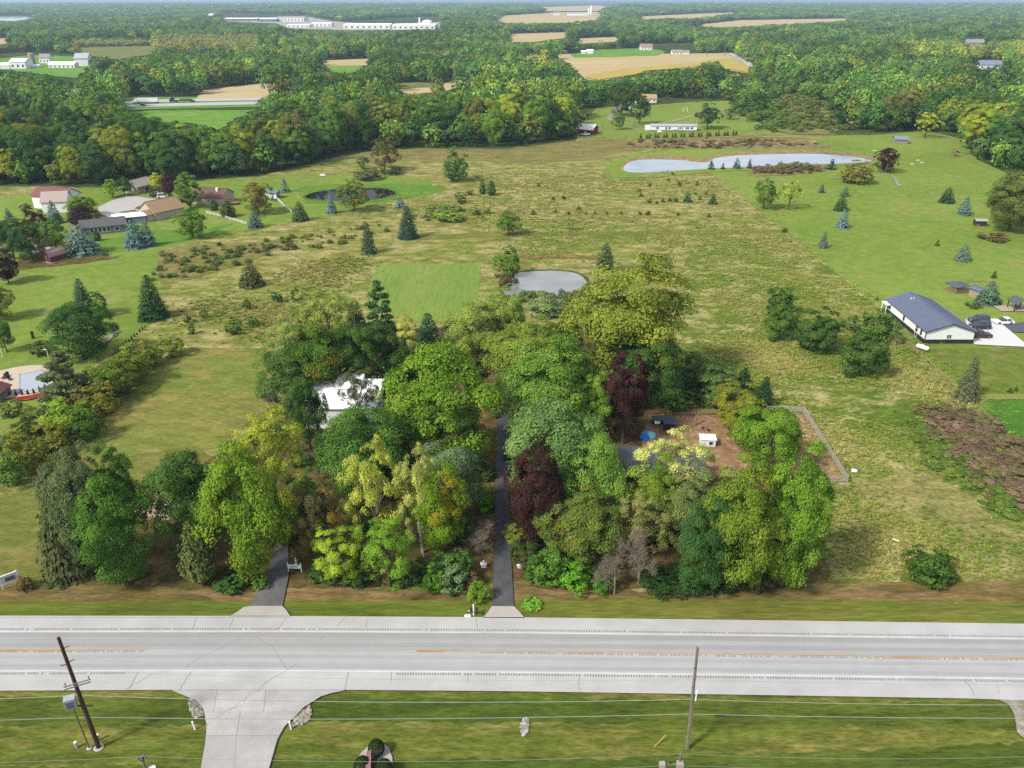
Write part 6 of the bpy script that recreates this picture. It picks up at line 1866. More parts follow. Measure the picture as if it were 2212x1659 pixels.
T('airy', 835, 1278, 1122, 130, (118, 164, 56), 'low bright green tree in front of the lime yellow tree')
T('tall', 838, 1050, 916, 84, (86, 56, 52), 'dark red plum tree behind the lime yellow tree')
T('maple', 778, 1085, 868, 195, (84, 126, 56), 'broad dark green tree below the white roof')
T('oak', 660, 970, 812, 78, (76, 112, 54), 'dark green tree just left of the white roof')
T('airy', 775, 925, 782, 92, (96, 110, 76), 'thin dusty green tree overlapping the white roof')
T('maple', 947, 1020, 742, 245, (108, 146, 50), 'big bright green maple right of the white roof')
T('oak', 620, 880, 745, 125, (92, 124, 62), 'dark green tree at the left edge of the grove')
T('oak', 700, 860, 700, 150, (84, 122, 52), 'green tree with a yellowing bough behind the white roof', spot=0.14)
T('oak', 760, 850, 690, 100, (80, 116, 54), 'mid green tree between the yellowing tree and the dark pine')
T('airy', 640, 790, 682, 110, (140, 160, 84), 'feathery light green sumac at the back left of the grove')
T('airy', 705, 760, 622, 120, (148, 170, 84), 'feathery pale green tree at the back of the grove beside the mown patch')
T('airy', 655, 740, 640, 95, (144, 164, 88), 'feathery shrub tree nearest the left meadow track')
T('pine', 818, 745, 602, 90, (78, 118, 64), 'dark green pine with level boughs against the mown patch')
T('spruce', 768, 735, 644, 56, (52, 84, 54), 'dark spruce left of the level boughed pine')
T('oak', 812, 830, 694, 115, (70, 100, 50), 'dark leafed tree below the level boughed pine')
T('tall', 878, 815, 686, 62, (190, 200, 104), 'slim pale yellow tree in the back of the grove', tint_trunk=PALETRUNKS)
T('spruce', 925, 800, 670, 92, (54, 88, 62), 'dark blue green spruce at the lower edge of the mown patch')
T('spruce', 965, 800, 690, 62, (56, 90, 60), 'dark spruce close on the right of the blue green spruce')
T('oak', 1030, 790, 645, 135, (140, 162, 78), 'light green tree right of the dark spruces')
T('oak', 1085, 770, 628, 95, (132, 164, 72), 'fresh green tree at the left shore of the near pond')
T('shrub', 1178, 690, 640, 92, (122, 150, 96), 'pale blue green willow bush on the near pond shore')
T('oak', 1130, 860, 700, 150, (126, 150, 64), 'yellowish green tree in the middle of the grove behind the driveway')
T('oak', 1200, 850, 690, 120, (104, 134, 58), 'olive green tree below the pale willow bush')
T('maple', 1355, 840, 566, 275, (128, 146, 58), 'huge olive yellow tree right of the near pond', spot=0.02)
T('oak', 1400, 880, 715, 150, (72, 108, 52), 'dark green tree below the huge olive yellow tree')
T('maple', 1180, 945, 745, 215, (110, 150, 62), 'large green tree over the head of the driveway')
T('tall', 1292, 955, 800, 80, (120, 156, 60), 'upright bright green tree left of the purple beech')
T('tall', 1352, 960, 758, 92, (74, 52, 50), 'tall purple beech rising behind the poultry yard')
T('maple', 1192, 1095, 864, 225, (106, 142, 80), 'big blue green maple beside the driveway')
T('maple', 1156, 1180, 964, 118, (74, 52, 50), 'dark maroon tree beside the driveway')
T('maple', 1280, 1135, 934, 145, (122, 162, 70), 'tall bright green tree right of the maroon driveway tree')
T('oak', 1260, 1215, 1065, 160, (104, 128, 60), 'olive green tree in front of the tall bright green one', spot=0.06)
T('oak', 1410, 1160, 1000, 120, (112, 146, 54), 'green tree before the barn wing roof', spot=0.05)
T('airy', 1395, 1200, 1065, 140, (136, 142, 84), 'thin khaki tree behind the bleached dead tree')
T('airy', 1462, 1130, 936, 165, (196, 208, 124), 'pale cream yellow tree over the barn wing')
T('oak', 1490, 1190, 1030, 110, (120, 142, 84), 'pale green tree below the cream yellow tree')
T('bare', 1385, 1262, 1128, 120, (160, 150, 130), 'bleached dead tree in the front row')
T('bare', 1330, 1285, 1200, 100, (160, 150, 130), 'low bleached dead tree with spreading twigs by the front hedge')
T('oak', 1518, 1282, 1090, 108, (70, 110, 58), 'dark green tree with glossy leaves right of the dead trees')
T('maple', 1592, 1272, 1000, 170, (112, 142, 52), 'big yellow green locust at the right of the front row', spot=0.05)
T('oak', 1715, 1262, 990, 150, (108, 150, 52), 'bright green tree at the right end of the front row')
T('oak', 1655, 1275, 1080, 120, (106, 138, 52), 'green tree between the locust and the right end tree', spot=0.08)
T('cedar', 1722, 1266, 1160, 62, (86, 108, 58), 'dusky cedar at the right foot of the front row')
T('cedar', 1690, 1272, 1190, 50, (92, 112, 62), 'smaller cedar left of the dusky cedar')
T('shrub', 2014, 1276, 1196, 104, (76, 108, 48), 'lone dark bush in the mown patch at the right roadside')
T('oak', 1660, 1025, 880, 145, (108, 150, 50), 'bright green tree inside the poultry yard fence')
T('shrub', 1588, 930, 830, 88, (132, 142, 56), 'feathery olive bush left of the dark yard conifers')
T('shrub', 1615, 985, 862, 90, (126, 140, 54), 'feathery olive bush beside the bright yard tree')
T('cedar', 1607, 862, 792, 46, (52, 84, 52), 'dark conifer at the back of the poultry yard')
T('cedar', 1653, 888, 814, 46, (52, 84, 52), 'dark conifer right of the olive bushes')
T('shrub', 1500, 858, 776, 120, (88, 122, 66), 'tangle of vines behind the weathered fence')
T('shrub', 1548, 885, 800, 110, (96, 126, 70), 'loose leafy bush right of the vine tangle')
T('shrub', 1465, 892, 850, 80, (84, 116, 58), 'dark bush overhanging the weathered fence')
T('shrub', 1047, 1112, 1056, 44, (96, 158, 40), 'round bright green bush beside the driveway')
T('shrub', 1050, 1040, 1004, 46, (70, 104, 50), 'dark round bush farther up the driveway')
T('bare', 1035, 1196, 1126, 92, (140, 130, 112), 'bare twiggy shrub left of the driveway')
for a in ((722, 1266, 1205, 84, DG, 'dark shrub just right of the white name board'), (682, 1262, 1222, 44, (78, 112, 50), 'low shrub at the corner of the left driveway'), (770, 1276, 1236, 70, DG, 'dark shrub under the low lime tree'),
          (900, 1272, 1218, 70, (60, 92, 46), 'dark shrub at the foot of the pale pole'), (955, 1262, 1200, 66, (104, 152, 60), 'fresh green shrub right of the pale pole'), (935, 1290, 1228, 50, (96, 146, 52), 'small bright shrub at the front of the pole hedge'),
          (975, 1290, 1222, 78, (104, 132, 88), 'grey green shrub in the pole hedge'), (992, 1266, 1195, 70, (84, 124, 58), 'broad green shrub left of the left lantern'), (1020, 1276, 1240, 38, (120, 104, 70), 'browning shrub beside the left lantern'),
          (1034, 1308, 1262, 52, (112, 152, 56), 'light green weedy shrub above the mailbox'), (1160, 1262, 1214, 56, (74, 116, 52), 'dark hedge shrub beside the right lantern'), (1185, 1275, 1195, 96, (88, 132, 54), 'leafy shrub right of the right lantern'),
          (1240, 1288, 1222, 84, (102, 160, 48), 'bright green shrub at the front of the right hedge'), (1300, 1290, 1246, 50, (86, 134, 50), 'small bright shrub below the dead tree'), (1150, 1320, 1300, 46, (112, 170, 56), 'patch of bright green weeds right of the driveway mouth'),
          (1420, 1288, 1236, 100, (54, 84, 46), 'dark hedge mound right of the dead trees'), (1490, 1290, 1236, 110, (54, 86, 46), 'dark hedge mound under the glossy tree'), (1570, 1284, 1236, 80, (62, 92, 48), 'dark hedge mound under the locust'),
          (1640, 1280, 1240, 70, (92, 104, 60), 'dry hedge mound between the locust and the cedars'), (1112, 1180, 1140, 54, (128, 142, 64), 'yellowing shrub below the maroon driveway tree'), (500, 1285, 1245, 80, (64, 98, 48), 'dark shrub at the foot of the big yellow green maple'),
          (560, 1278, 1246, 40, (88, 130, 52), 'small green shrub beside the left driveway mouth'), (52, 1282, 1248, 42, (112, 100, 62), 'browning shrub beside the leaning sign board'), (112, 1272, 1258, 26, (72, 104, 48), 'tiny dark bush right of the sign bed'),
          (1290, 1240, 1165, 110, (98, 118, 62), 'olive brush left of the bleached dead tree'), (620, 1180, 1130, 60, (70, 96, 48), 'shaded bush beside the left driveway'), (1000, 1180, 1120, 60, (80, 110, 54), 'shaded bush below the orange tinged maple'),
          (860, 1270, 1232, 60, DG, 'dark shrub below the low bright tree')):
    T('shrub', *a, group='shrubs along the front of the grove')

for (u, vb, vt, w, lab) in ((813, 1640, 1604, 37, 'round clipped bush at the top of the gravel bed'), (783, 1682, 1636, 38, 'round clipped bush at the lower left of the gravel bed'), (830, 1688, 1642, 38, 'round clipped bush at the lower right of the gravel bed')):
    y_ = g(1106, (vb + vt) / 2 + 8).y
    plant('clip', (u - 1106) / FP * depth(y_, .8), y_, 1.9, w / FP * depth(y_, .8), (44, 66, 34), lab, 'clipped bushes of the gravel bed', lod='hi', z=.2)
# hedge along the left boundary
for a in ((372, 775, 728, 54, (126, 146, 60), 'topmost olive bush of the left boundary hedge'), (318, 800, 742, 62, (128, 144, 60), 'yellowish bush second from the top of the left hedge'), (285, 822, 754, 84, (124, 148, 58), 'yellow green bush of the left hedge above the pool trees'),
          (250, 860, 774, 108, (112, 134, 54), 'broad olive bush in the middle of the left hedge'), (232, 878, 800, 70, (112, 146, 56), 'fresh green bush in the middle of the left hedge'), (210, 905, 836, 86, (134, 138, 56), 'brownish bush of the left hedge below the middle'),
          (165, 915, 858, 70, (116, 120, 62), 'dull bush of the left hedge right of the pool pine'), (140, 952, 874, 100, (130, 168, 54), 'bright green bush of the lower left hedge'), (185, 960, 890, 70, (80, 112, 48), 'dark bush of the lower left hedge'),
          (105, 992, 920, 90, (126, 134, 54), 'golden olive bush of the lower left hedge'), (60, 980, 905, 60, DG, 'dark bush of the lower left hedge by the lawn'), (40, 1015, 940, 70, (130, 140, 54), 'olive bush of the lower left hedge'),
          (20, 1060, 985, 80, (96, 136, 56), 'green bush at the very left end of the hedge'), (75, 1030, 960, 60, (120, 128, 54), 'brown green bush beside the left hayfield'), (15, 990, 945, 56, (78, 106, 70), 'blue green bush at the left frame edge'),
          (20, 905, 868, 60, (110, 124, 64), 'low bush below the pool mulch bed'), (100, 905, 876, 40, (70, 104, 52), 'dark low bush below the pool pine')):
    T('shrub', *a, group='bushes of the left boundary hedge')

# left lawns
T('maple', 165, 776, 655, 142, (70, 106, 54), 'big round dark maple on the left lawn')
T('spruce', 175, 690, 597, 58, (66, 98, 72), 'spruce standing behind the round dark maple')
T('shrub', 207, 690, 634, 48, (88, 126, 56), 'green bush tree at the right of the round dark maple')
T('shrub', 88, 772, 738, 42, (74, 96, 52), 'round dark bush at the foot of the big maple')
T('pine', 135, 882, 756, 118, (104, 120, 86), 'grey green pine hanging over the covered pool')
T('spruce', 188, 868, 796, 54, (64, 104, 70), 'dark conifer right of the pool pine')
T('shrub', 130, 886, 840, 60, (66, 98, 52), 'dark bush at the foot of the pool pine')
T('oak', 4, 760, 690, 42, (84, 124, 52), 'small tree at the left frame edge above the pool')
T('oak', -6, 690, 620, 60, (126, 140, 62), 'yellowish tree cut by the left frame edge')
T('spruce', 322, 696, 588, 74, (56, 88, 56), 'tall lone dark spruce on the left lawn')
T('spruce', 540, 624, 562, 62, (80, 92, 54), 'dark brown green yew by the meadow track')
T('spruce', 793, 552, 476, 44, (80, 102, 76), 'narrow spruce at the upper left of the mown patch field')
T('spruce', 879, 519, 440, 52, (66, 90, 70), 'dark spruce at the far corner of the boundary')
T('spruce', 864, 452, 422, 28, BL, 'small blue spruce behind the dark corner spruce')
T('oak', 762, 457, 388, 64, (98, 124, 66), 'bushy tree with rusty top in front of the dark pond', spot=0.12)
T('spruce', 646, 480, 432, 40, (70, 98, 62), 'dark green spruce below the dark pond')
T('spruce', 714, 463, 416, 28, (120, 144, 138), 'slim pale blue spruce below the dark pond')
T('spruce', 549, 495, 450, 36, (92, 116, 108), 'blue spruce right of the dense round maple')
T('spruce', 614, 417, 383, 26, (108, 134, 120), 'pale spruce beside the cabana')
T('maple', 411, 514, 450, 66, (92, 128, 48), 'dense round maple in front of the sandy roofed house', spot=0.10)
T('maple', 553, 462, 395, 72, (122, 118, 62), 'rusty olive tree right of the brown roofed house', spot=0.10)
T('cedar', 490, 472, 434, 42, (78, 92, 50), 'small brown green yew below the wooden deck')
T('cedar', 461, 456, 430, 24, (66, 92, 54), 'small dark cedar against the brown roofed house')
T('tall', 405, 450, 374, 58, (104, 140, 60), 'tall oval green tree left of the brown roofed house')
T('maple', 364, 430, 377, 38, (70, 44, 54), 'dark maroon tree behind the two parked cars')
T('oak', 340, 414, 374, 36, (168, 176, 50), 'yellow tree beside the tan garage', spot=0.12)
T('oak', 240, 427, 389, 36, (122, 156, 54), 'small bright green tree left of the tan garage')
T('oak', 266, 420, 382, 34, (74, 108, 54), 'dark green tree behind the tan garage left side')
T('spruce', 170, 556, 478, 80, (106, 130, 122), 'wide blue spruce left of the grey ranch house')
T('spruce', 287, 540, 470, 54, (104, 132, 128), 'left blue spruce of the pair right of the ranch house')
T('spruce', 315, 536, 476, 50, (100, 128, 122), 'right blue spruce of the pair right of the ranch house')
T('cedar', 208, 522, 494, 20, (60, 92, 46), 'small clipped cedar at the ranch house wall')
T('spruce', 113, 486, 430, 38, (104, 128, 120), 'blue spruce before the white two storey house')
T('oak', 112, 535, 470, 48, (94, 132, 58), 'green tree left of the wide blue spruce')
T('maple', 80, 520, 456, 52, (70, 44, 54), 'maroon tree below the white two storey house')
T('maple', 182, 490, 440, 56, (70, 46, 56), 'maroon tree right of the white two storey house')
T('oak', 176, 470, 420, 56, (112, 150, 50), 'bright tree at the right of the white two storey house')
T('cedar', 156, 488, 440, 34, (84, 104, 60), 'olive cedar between the maroon trees')
T('oak', 18, 560, 470, 60, (70, 104, 58), 'dark green tree at the left edge of the house lawns')
T('oak', 58, 565, 478, 66, (72, 104, 58), 'dark green tree left of the brick red shed')
T('maple', 8, 612, 540, 56, (66, 44, 50), 'maroon tree at the left frame edge')
T('spruce', 17, 480, 448, 30, (86, 116, 104), 'blue green spruce at the left edge by the far lawn')
T('shrub', 57, 464, 440, 24, (66, 78, 48), 'round dark bush left of the white two storey house')
T('shrub', 225, 553, 543, 15, (72, 112, 54), 'tiny bush on the lawn below the ranch house')
for i in range(13):
    k = i / 12.0
    T('cedar', 313 - 70 * k, 708 + 62 * k, 701 + 59 * k - (2 if i % 3 else -2), 5, (54, 76, 44), 'dark sapling in the slanting row below the tall lone spruce', 'saplings in the slanting row', name='arborvitae', cat='sapling', lod='lo')
for i, (u, v) in enumerate(((16, 857), (31, 857), (44, 856), (57, 855), (70, 853), (83, 850), (95, 845))):
    T('cedar', u + 2, v, v - 17 + (2 if i in (3, 4) else 0), 6.5, (50, 70, 40), 'narrow dark arborvitae in the red mulch by the covered pool', 'arborvitae along the pool', name='arborvitae', cat='arborvitae', lod='mid')

# middle meadow and ponds
T('shrub', 1097, 602, 540, 60, (98, 132, 56), 'round green tree at the left shore of the near pond')
T('cedar', 1308, 592, 524, 48, (84, 106, 66), 'irregular dark cedar on the right shore of the near pond')
T('oak', 1098, 508, 453, 48, (100, 136, 58), 'small green tree on the back boundary')
T('airy', 1231, 498, 467, 24, (136, 160, 70), 'sapling right of the back boundary tree')
T('shrub', 982, 396, 328, 60, (92, 128, 66), 'leafy tree clump alone in the brown meadow')
T('cedar', 1042, 420, 386, 22, (78, 104, 56), 'left cedar of the meadow pair')
T('cedar', 1061, 424, 388, 26, (74, 104, 60), 'right cedar of the meadow pair')
T('shrub', 995, 442, 416, 28, (88, 116, 52), 'conical bush left of the cedar pair')
T('shrub', 1015, 422, 411, 18, (74, 104, 52), 'little bush at the foot of the cedar pair')
T('oak', 828, 370, 298, 54, (106, 110, 66), 'two stemmed olive tree in front of the woods', spot=0.05)
T('shrub', 795, 392, 366, 66, (96, 104, 70), 'grey brown bush mound above the dark pond')
T('shrub', 845, 380, 358, 46, (94, 104, 66), 'bush mound right of the grey brown one')
T('tall', 785, 366, 336, 26, (78, 112, 56), 'small upright tree left of the two stemmed olive tree')
for a in ((505, 726, 692, 34, (82, 116, 56), 'dark bush on the track side of the left meadow'), (545, 708, 684, 26, (88, 128, 56), 'bush in the left meadow right of the dark one'), (533, 670, 648, 18, (74, 98, 48), 'small upright bush in the left meadow'),
          (597, 657, 632, 26, (70, 104, 52), 'dark bush left of the feathery trees'), (637, 652, 622, 18, (70, 100, 50), 'slim dark bush against the feathery trees'), (405, 700, 682, 16, (80, 110, 52), 'small bush right of the tall lone spruce'),
          (440, 690, 668, 20, (110, 130, 60), 'pale bush right of the tall lone spruce'), (412, 724, 700, 18, (84, 116, 54), 'bush at the head of the left hedge'), (1695, 503, 492, 12, (80, 72, 50), 'brown stumpy bush at the back right corner of the boundary'),
          (1688, 742, 662, 70, (92, 124, 54), 'lower round tree of the stacked pair on the right field'), (1690, 690, 626, 68, (72, 106, 52), 'upper round tree of the stacked pair on the right field'), (1771, 770, 672, 86, (74, 108, 54), 'large round tree on the right field'),
          (1866, 824, 722, 98, (78, 112, 54), 'round tree nearest the timber fence'), (1900, 745, 678, 86, (90, 122, 58), 'loose round tree left of the metal building'), (1840, 718, 686, 44, (84, 116, 56), 'low bush between the round trees of the right field'),
          (975, 482, 456, 58, (120, 150, 70), 'light green thicket behind the back boundary'), (930, 470, 458, 32, (126, 148, 74), 'small thicket left of the light green one')):
    T('shrub', *a)
for a in ((1486, 438, 411, 23, (70, 98, 80), 'blue green spruce in the meadow left of the right lawn'), (1541, 443, 417, 24, (62, 90, 54), 'dark spruce in the meadow beside the right lawn'), (1537, 367, 343, 18, (70, 100, 72), 'first spruce from the left at the pond waist'),
          (1562, 367, 351, 15, (68, 96, 60), 'little dark spruce at the pond waist'), (1593, 366, 339, 21, (84, 112, 104), 'blue spruce third from the left before the pond'), (1620, 365, 342, 17, (70, 98, 84), 'spruce fourth from the left before the pond'),
          (1798, 368, 342, 27, (62, 90, 74), 'squat dark spruce at the lower right shore of the long pond'), (1776, 418, 396, 19, (80, 106, 84), 'small spruce left of the lawn path'), (1827, 426, 401, 22, (84, 108, 92), 'topmost spruce of the middle lawn row'),
          (1819, 458, 420, 34, (68, 98, 54), 'dark green pine in the middle lawn row'), (1823, 496, 449, 32, (120, 144, 134), 'pale blue spruce at the foot of the middle lawn row'), (1781, 538, 496, 26, (106, 128, 112), 'slim blue spruce alone on the upper right lawn'),
          (2049, 441, 402, 37, (54, 88, 54), 'dark conical spruce on the upper right lawn'), (2087, 468, 421, 40, (108, 136, 124), 'blue spruce near the wood store'), (2084, 567, 526, 39, (104, 130, 108), 'stout blue spruce above the kennel'),
          (2141, 662, 604, 58, (92, 118, 98), 'large blue spruce beside the patio'), (2149, 602, 582, 13, (60, 86, 46), 'small dark cypress above the big blue spruce'), (2026, 532, 516, 12, (70, 100, 46), 'small round lollipop tree on the right lawn'),
          (2100, 872, 768, 64, (102, 112, 86), 'grey green spruce standing at the end of the timber fence'), (2183, 850, 836, 14, (64, 100, 52), 'left of two tiny conifers at the right edge'), (2196, 846, 832, 10, (64, 100, 52), 'right of two tiny conifers at the right edge'),
          (1895, 650, 636, 10, (86, 112, 100), 'dwarf spruce behind the metal building')):
    T('spruce', *a, group='conifers dotted over the right lawns')
T('maple', 1915, 372, 319, 50, (66, 34, 42), 'round dark red maple on the upper right lawn')
T('shrub', 1853, 400, 351, 72, (124, 128, 62), 'two coloured bush mound below the dark red maple', spot=0.12)
T('oak', 1654, 452, 383, 46, (104, 136, 56), 'upright green tree left of the yellow green one on the right lawn')
T('airy', 1708, 453, 386, 50, (156, 180, 66), 'yellow green upright tree on the right lawn')
T('maple', 2198, 500, 372, 118, (104, 122, 60), 'large olive tree cut by the right frame edge')
T('airy', 2004, 298, 238, 46, (176, 186, 58), 'bright yellow tree before the right woods')
T('oak', 1530, 278, 226, 52, (72, 98, 60), 'loose dark tree right of the mobile home')
T('oak', 1577, 258, 233, 26, (110, 116, 76), 'small grey tree right of the loose dark tree')
T('oak', 1338, 280, 244, 26, (88, 120, 54), 'small green tree on the far yard lane')
T('oak', 1345, 250, 172, 58, (72, 100, 52), 'big dark tree in the far yard')
T('oak', 1384, 268, 200, 36, (70, 98, 52), 'tall dark tree right of the big yard tree')
T('shrub', 2150, 524, 506, 60, (112, 104, 68), 'brown ornamental grass bed under the big olive tree', name='grass_clump', cat='grass clump')
T('shrub', 1935, 662, 648, 30, (86, 120, 60), 'low bush at the back corner of the metal building')
T('shrub', 2105, 668, 655, 34, (86, 112, 60), 'low bush at the foot of the small tan shed')
for i in range(23):
    k = i / 22.0
    uu = 1386 + 206 * k + (2 if i % 2 else -1.5)
    vb = 300 - 7 * k
    T('cedar', uu, vb, vb - (11 if i % 3 else 13), 6.5, (72, 88, 46), 'young arborvitae in the long row before the mobile home', 'arborvitae row', name='arborvitae', cat='arborvitae', lod='lo')

# small conifers and bushes sprinkled over the middle meadow
rngm = np.random.default_rng(5)
sm = 0
for u, v in ((1151, 464), (1229, 463), (1266, 462), (1285, 461), (1311, 463), (1342, 463), (1382, 464), (1400, 465), (1465, 465), (1532, 468), (1201, 459), (1250, 453), (1403, 438), (1419, 440), (1432, 436), (1512, 431), (1526, 420), (1503, 420), (1385, 424), (1404, 402), (1469, 402), (1466, 396), (1506, 400), (1444, 391), (1453, 377), (1381, 413), (1218, 430), (1195, 432), (1163, 402), (1460, 436), (1447, 434)):
    big_ = rngm.uniform(0.7, 1.3)
    T('spruce' if rngm.uniform() < 0.6 else 'shrub', u, v + 1, v - 8 * big_, 10 * big_, (72, 88, 52), 'small dark seedling tree dotted in the middle meadow', 'seedling trees of the middle meadow', name='seedling_tree', cat='seedling', lod='lo')

# ------------------------------------------------------------------ woods
FRONT = [(-300, 402), (0, 403), (60, 402), (120, 404), (200, 408), (260, 402), (330, 397), (460, 388), (560, 380), (640, 362), (740, 335), (850, 324), (900, 322), (1000, 321), (1100, 321), (1240, 305), (1246, 296)]
def front_v(u):
    if u < 1246: return at_u(FRONT, max(-299, u)) - 2
    if u < 1290: return 236
    if u < 1590: return 214 + (4 if u < 1400 else 0)
    if u < 1640: return 214 + (u - 1590) / 50 * 30
    if u < 1700: return 245 + (u - 1640) / 60 * 28
    if u < 1790: return 268
    if u < 1870: return 268 + (u - 1790) / 80 * 22
    if u < 2075: return 288
    if u < 2100: return 300 + (u - 2075) / 25 * 45
    return min(378, 345 + (u - 2100) * 0.32)

BOXES = [(min(q[0] for q in p), max(q[0] for q in p), min(q[1] for q in p), max(q[1] for q in p), p) for p in VIEWCLEAR]
def clear_of_view(x, y, h):
    for z in (0, 0.45 * h, 0.92 * h):
        u, v = proj(x, y, z)
        du = 0.26 * h * FP / depth(y, z) if z else 0
        for (u0_, u1_, v0_, v1_, poly) in BOXES:
            if v < v0_ - 3 or v > v1_ + 3 or u < u0_ - 60 or u > u1_ + 60: continue
            if inside(poly, u, v) or (du and (inside(poly, u - du, v + du * .3) or inside(poly, u + du, v + du * .3))): return False
    return True

rw = np.random.default_rng(21)
cand = []
r = 215.0
while r < 6500:
    sp = 8.4 if r < 420 else (10.5 if r < 650 else max(11.5, r / 130.0))
    x = -0.78 * r
    while x < 0.78 * r:
        xx = x + rw.uniform(-.42, .42) * sp
        yy = r + rw.uniform(-.42, .42) * sp
        x += sp
        u, v = proj(xx, yy, 0)
        if u < -140 or u > 2350: continue
        if v > front_v(u): continue
        hh_ = rw.uniform(12, 24) * (1.0 if r < 800 else 0.85)
        if v > front_v(u) - 6: hh_ *= rw.uniform(.7, 1.0)
        if 1575 < u < 1800 and v > 200: hh_ *= .55
        if 150 < u < 335 and 90 < v < 125: hh_ *= .5
        for q in (1.0, 0.7, 0.45, 0.25):
            if clear_of_view(xx, yy, hh_ * q): break
        else:
            continue
        hh_ *= q
        cand.append((yy, xx, hh_, sp, u, v))
    r += sp
TONES = [((64, 98, 48), 'dark green'), ((82, 118, 52), 'mid green'), ((100, 134, 56), 'fresh green'), ((112, 124, 58), 'olive green'), ((76, 106, 62), 'bluish green'), ((140, 156, 56), 'yellow green'), ((112, 114, 66), 'dull khaki')]
TW = np.array([.26, .28, .18, .11, .09, .06, .02]); TW /= TW.sum()
def wood_name(u, v):
    if u < 335: return 'in the woods behind the left garages'
    if u < 640: return 'in the woods above the brown roofed house'
    if u < 900: return 'in the woods beyond the dark pond'
    if u < 1260: return 'in the woods left of the red barn'
    if u < 1600: return 'in the tree belt above the mobile home'
    if u < 2060: return 'in the right woods above the log cabin'
    return 'at the wooded right frame edge'
MARKS = [(5, 'by the left frame edge'), (57, 'above the round dark bush'), (125, 'above the white two storey house'), (185, 'above the leftmost bright tree'), (240, 'above the small bright green tree'), (300, 'above the tan garage'),
         (345, 'above the yellow tree'), (405, 'above the tall oval tree'), (462, 'above the brown roofed house'), (510, 'above the wooden deck'), (553, 'above the rusty olive tree'), (614, 'above the cabana'), (660, 'above the left end of the dark pond'),
         (697, 'above the white garden bench'), (762, 'above the bushy pond tree'), (828, 'above the two stemmed olive tree'), (880, 'above the right end of the dark pond lawn'), (930, 'left of the meadow tree clump'), (982, 'above the meadow tree clump'),
         (1050, 'above the cedar pair'), (1100, 'above the boundary tree'), (1150, 'well left of the red barn'), (1210, 'just left of the red barn'), (1264, 'above the far white pickup'), (1320, 'beside the far lane'), (1372, 'above the slim yard pole'),
         (1454, 'above the mobile home'), (1530, 'above the loose dark yard tree'), (1600, 'at the right end of the far yard'), (1720, 'above the brush slope'), (1800, 'right of the brush slope'), (1854, 'above the two coloured bush'), (1915, 'above the dark red maple'),
         (1944, 'above the log cabin'), (2004, 'behind the bright yellow tree'), (2062, 'above the tiny gazebo'), (2115, 'above the wood store'), (2195, 'above the large olive tree at the edge')]
cand.sort(key=lambda c: -c[2] / c[0])
def patch_tone(x, y):
    k = math.sin(x * .021 + 1.3) + math.sin(y * .027 + x * .01) + math.sin(x * .053 - y * .031)
    return k
single, rest = [], []
for c in cand:
    y, x, hh_, sp, u, v = c
    if len(single) < 215 and -20 < u < 2232 and y < 520:
        single.append(c)
    else:
        rest.append(c)
for (y, x, hh_, sp, u, v) in single:
    i = int(rw.choice(len(TONES), p=TW))
    if 1010 < u < 1130 and v < 322 and rw.uniform() < .5: i = 5
    colr, nm = TONES[i]
    k_ = rw.uniform(.98, 1.22)
    colr = tuple(min(230, cc * k_) for cc in colr)
    edge = 'front' if v > front_v(u) - 14 else 'inner'
    size = 'tall' if hh_ > 17 else 'lower'
    place = wood_name(u, v)
    kd = str(rw.choice(['maple', 'oak', 'oak', 'tall']))
    form = {'maple': 'round crowned', 'oak': 'spreading', 'tall': 'upright'}[kd]
    plant(kd, x, y, hh_, hh_ * rw.uniform(.5, .75), colr,
          f'{size} {form} {nm} {edge} tree ' + min(MARKS, key=lambda q: abs(q[0] - u))[1], 'trees ' + place, name='woodland_tree', spot=0.0)
n = len(rest)
A = np.array(rest)
K = np.array([patch_tone(x, y) for (y, x, *_r) in rest])
h_ = A[:, 2]
wd = np.maximum(h_ * rw.uniform(.55, .8, n), np.where(A[:, 2] < 8, 0, A[:, 3] * 1.2))
h_ = np.maximum(h_, wd * .55)
base = np.array([warm(S(*t[0], KLEAF)) for t in TONES])
TW2 = np.array([.25, .30, .20, .12, .10, .02, .01])
ti = rw.choice(len(TONES), size=n, p=TW2 / TW2.sum())
ci = 1.36 * base[ti] * np.clip(1 + 0.17 * K[:, None], .55, 1.6) * (1 + rw.normal(0, .15, (n, 1)))
marsh = (A[:, 4] > 150) & (A[:, 4] < 560) & (A[:, 5] > 95) & (A[:, 5] < 132)
ci[marsh] = np.array(S(150, 156, 84, KLEAF)[:3]) * (1 + rw.normal(0, .15, (marsh.sum(), 1)))
gold = (A[:, 4] > 1960) & (A[:, 5] > 108) & (A[:, 5] < 150) & (rw.uniform(size=n) < .55)
ci[gold] = np.array(S(172, 184, 76, KLEAF)[:3]) * (1 + rw.normal(0, .12, (gold.sum(), 1)))
far_pro = PRO['maplelo_far'] + PRO['oaklo_far'] + PRO['talllo_far']
scatter('distant_woods', np.stack([A[:, 1], A[:, 0], np.zeros(n)], 1), np.stack([wd, wd, h_], 1), rw.uniform(0, 6.28, n), rw.integers(0, len(far_pro), n),
        np.concatenate([np.clip(ci, .004, .8), np.ones((n, 1))], 1), far_pro, 'endless mixed woods stretching back to the horizon', 'woods')
print('woods', len(single), n)

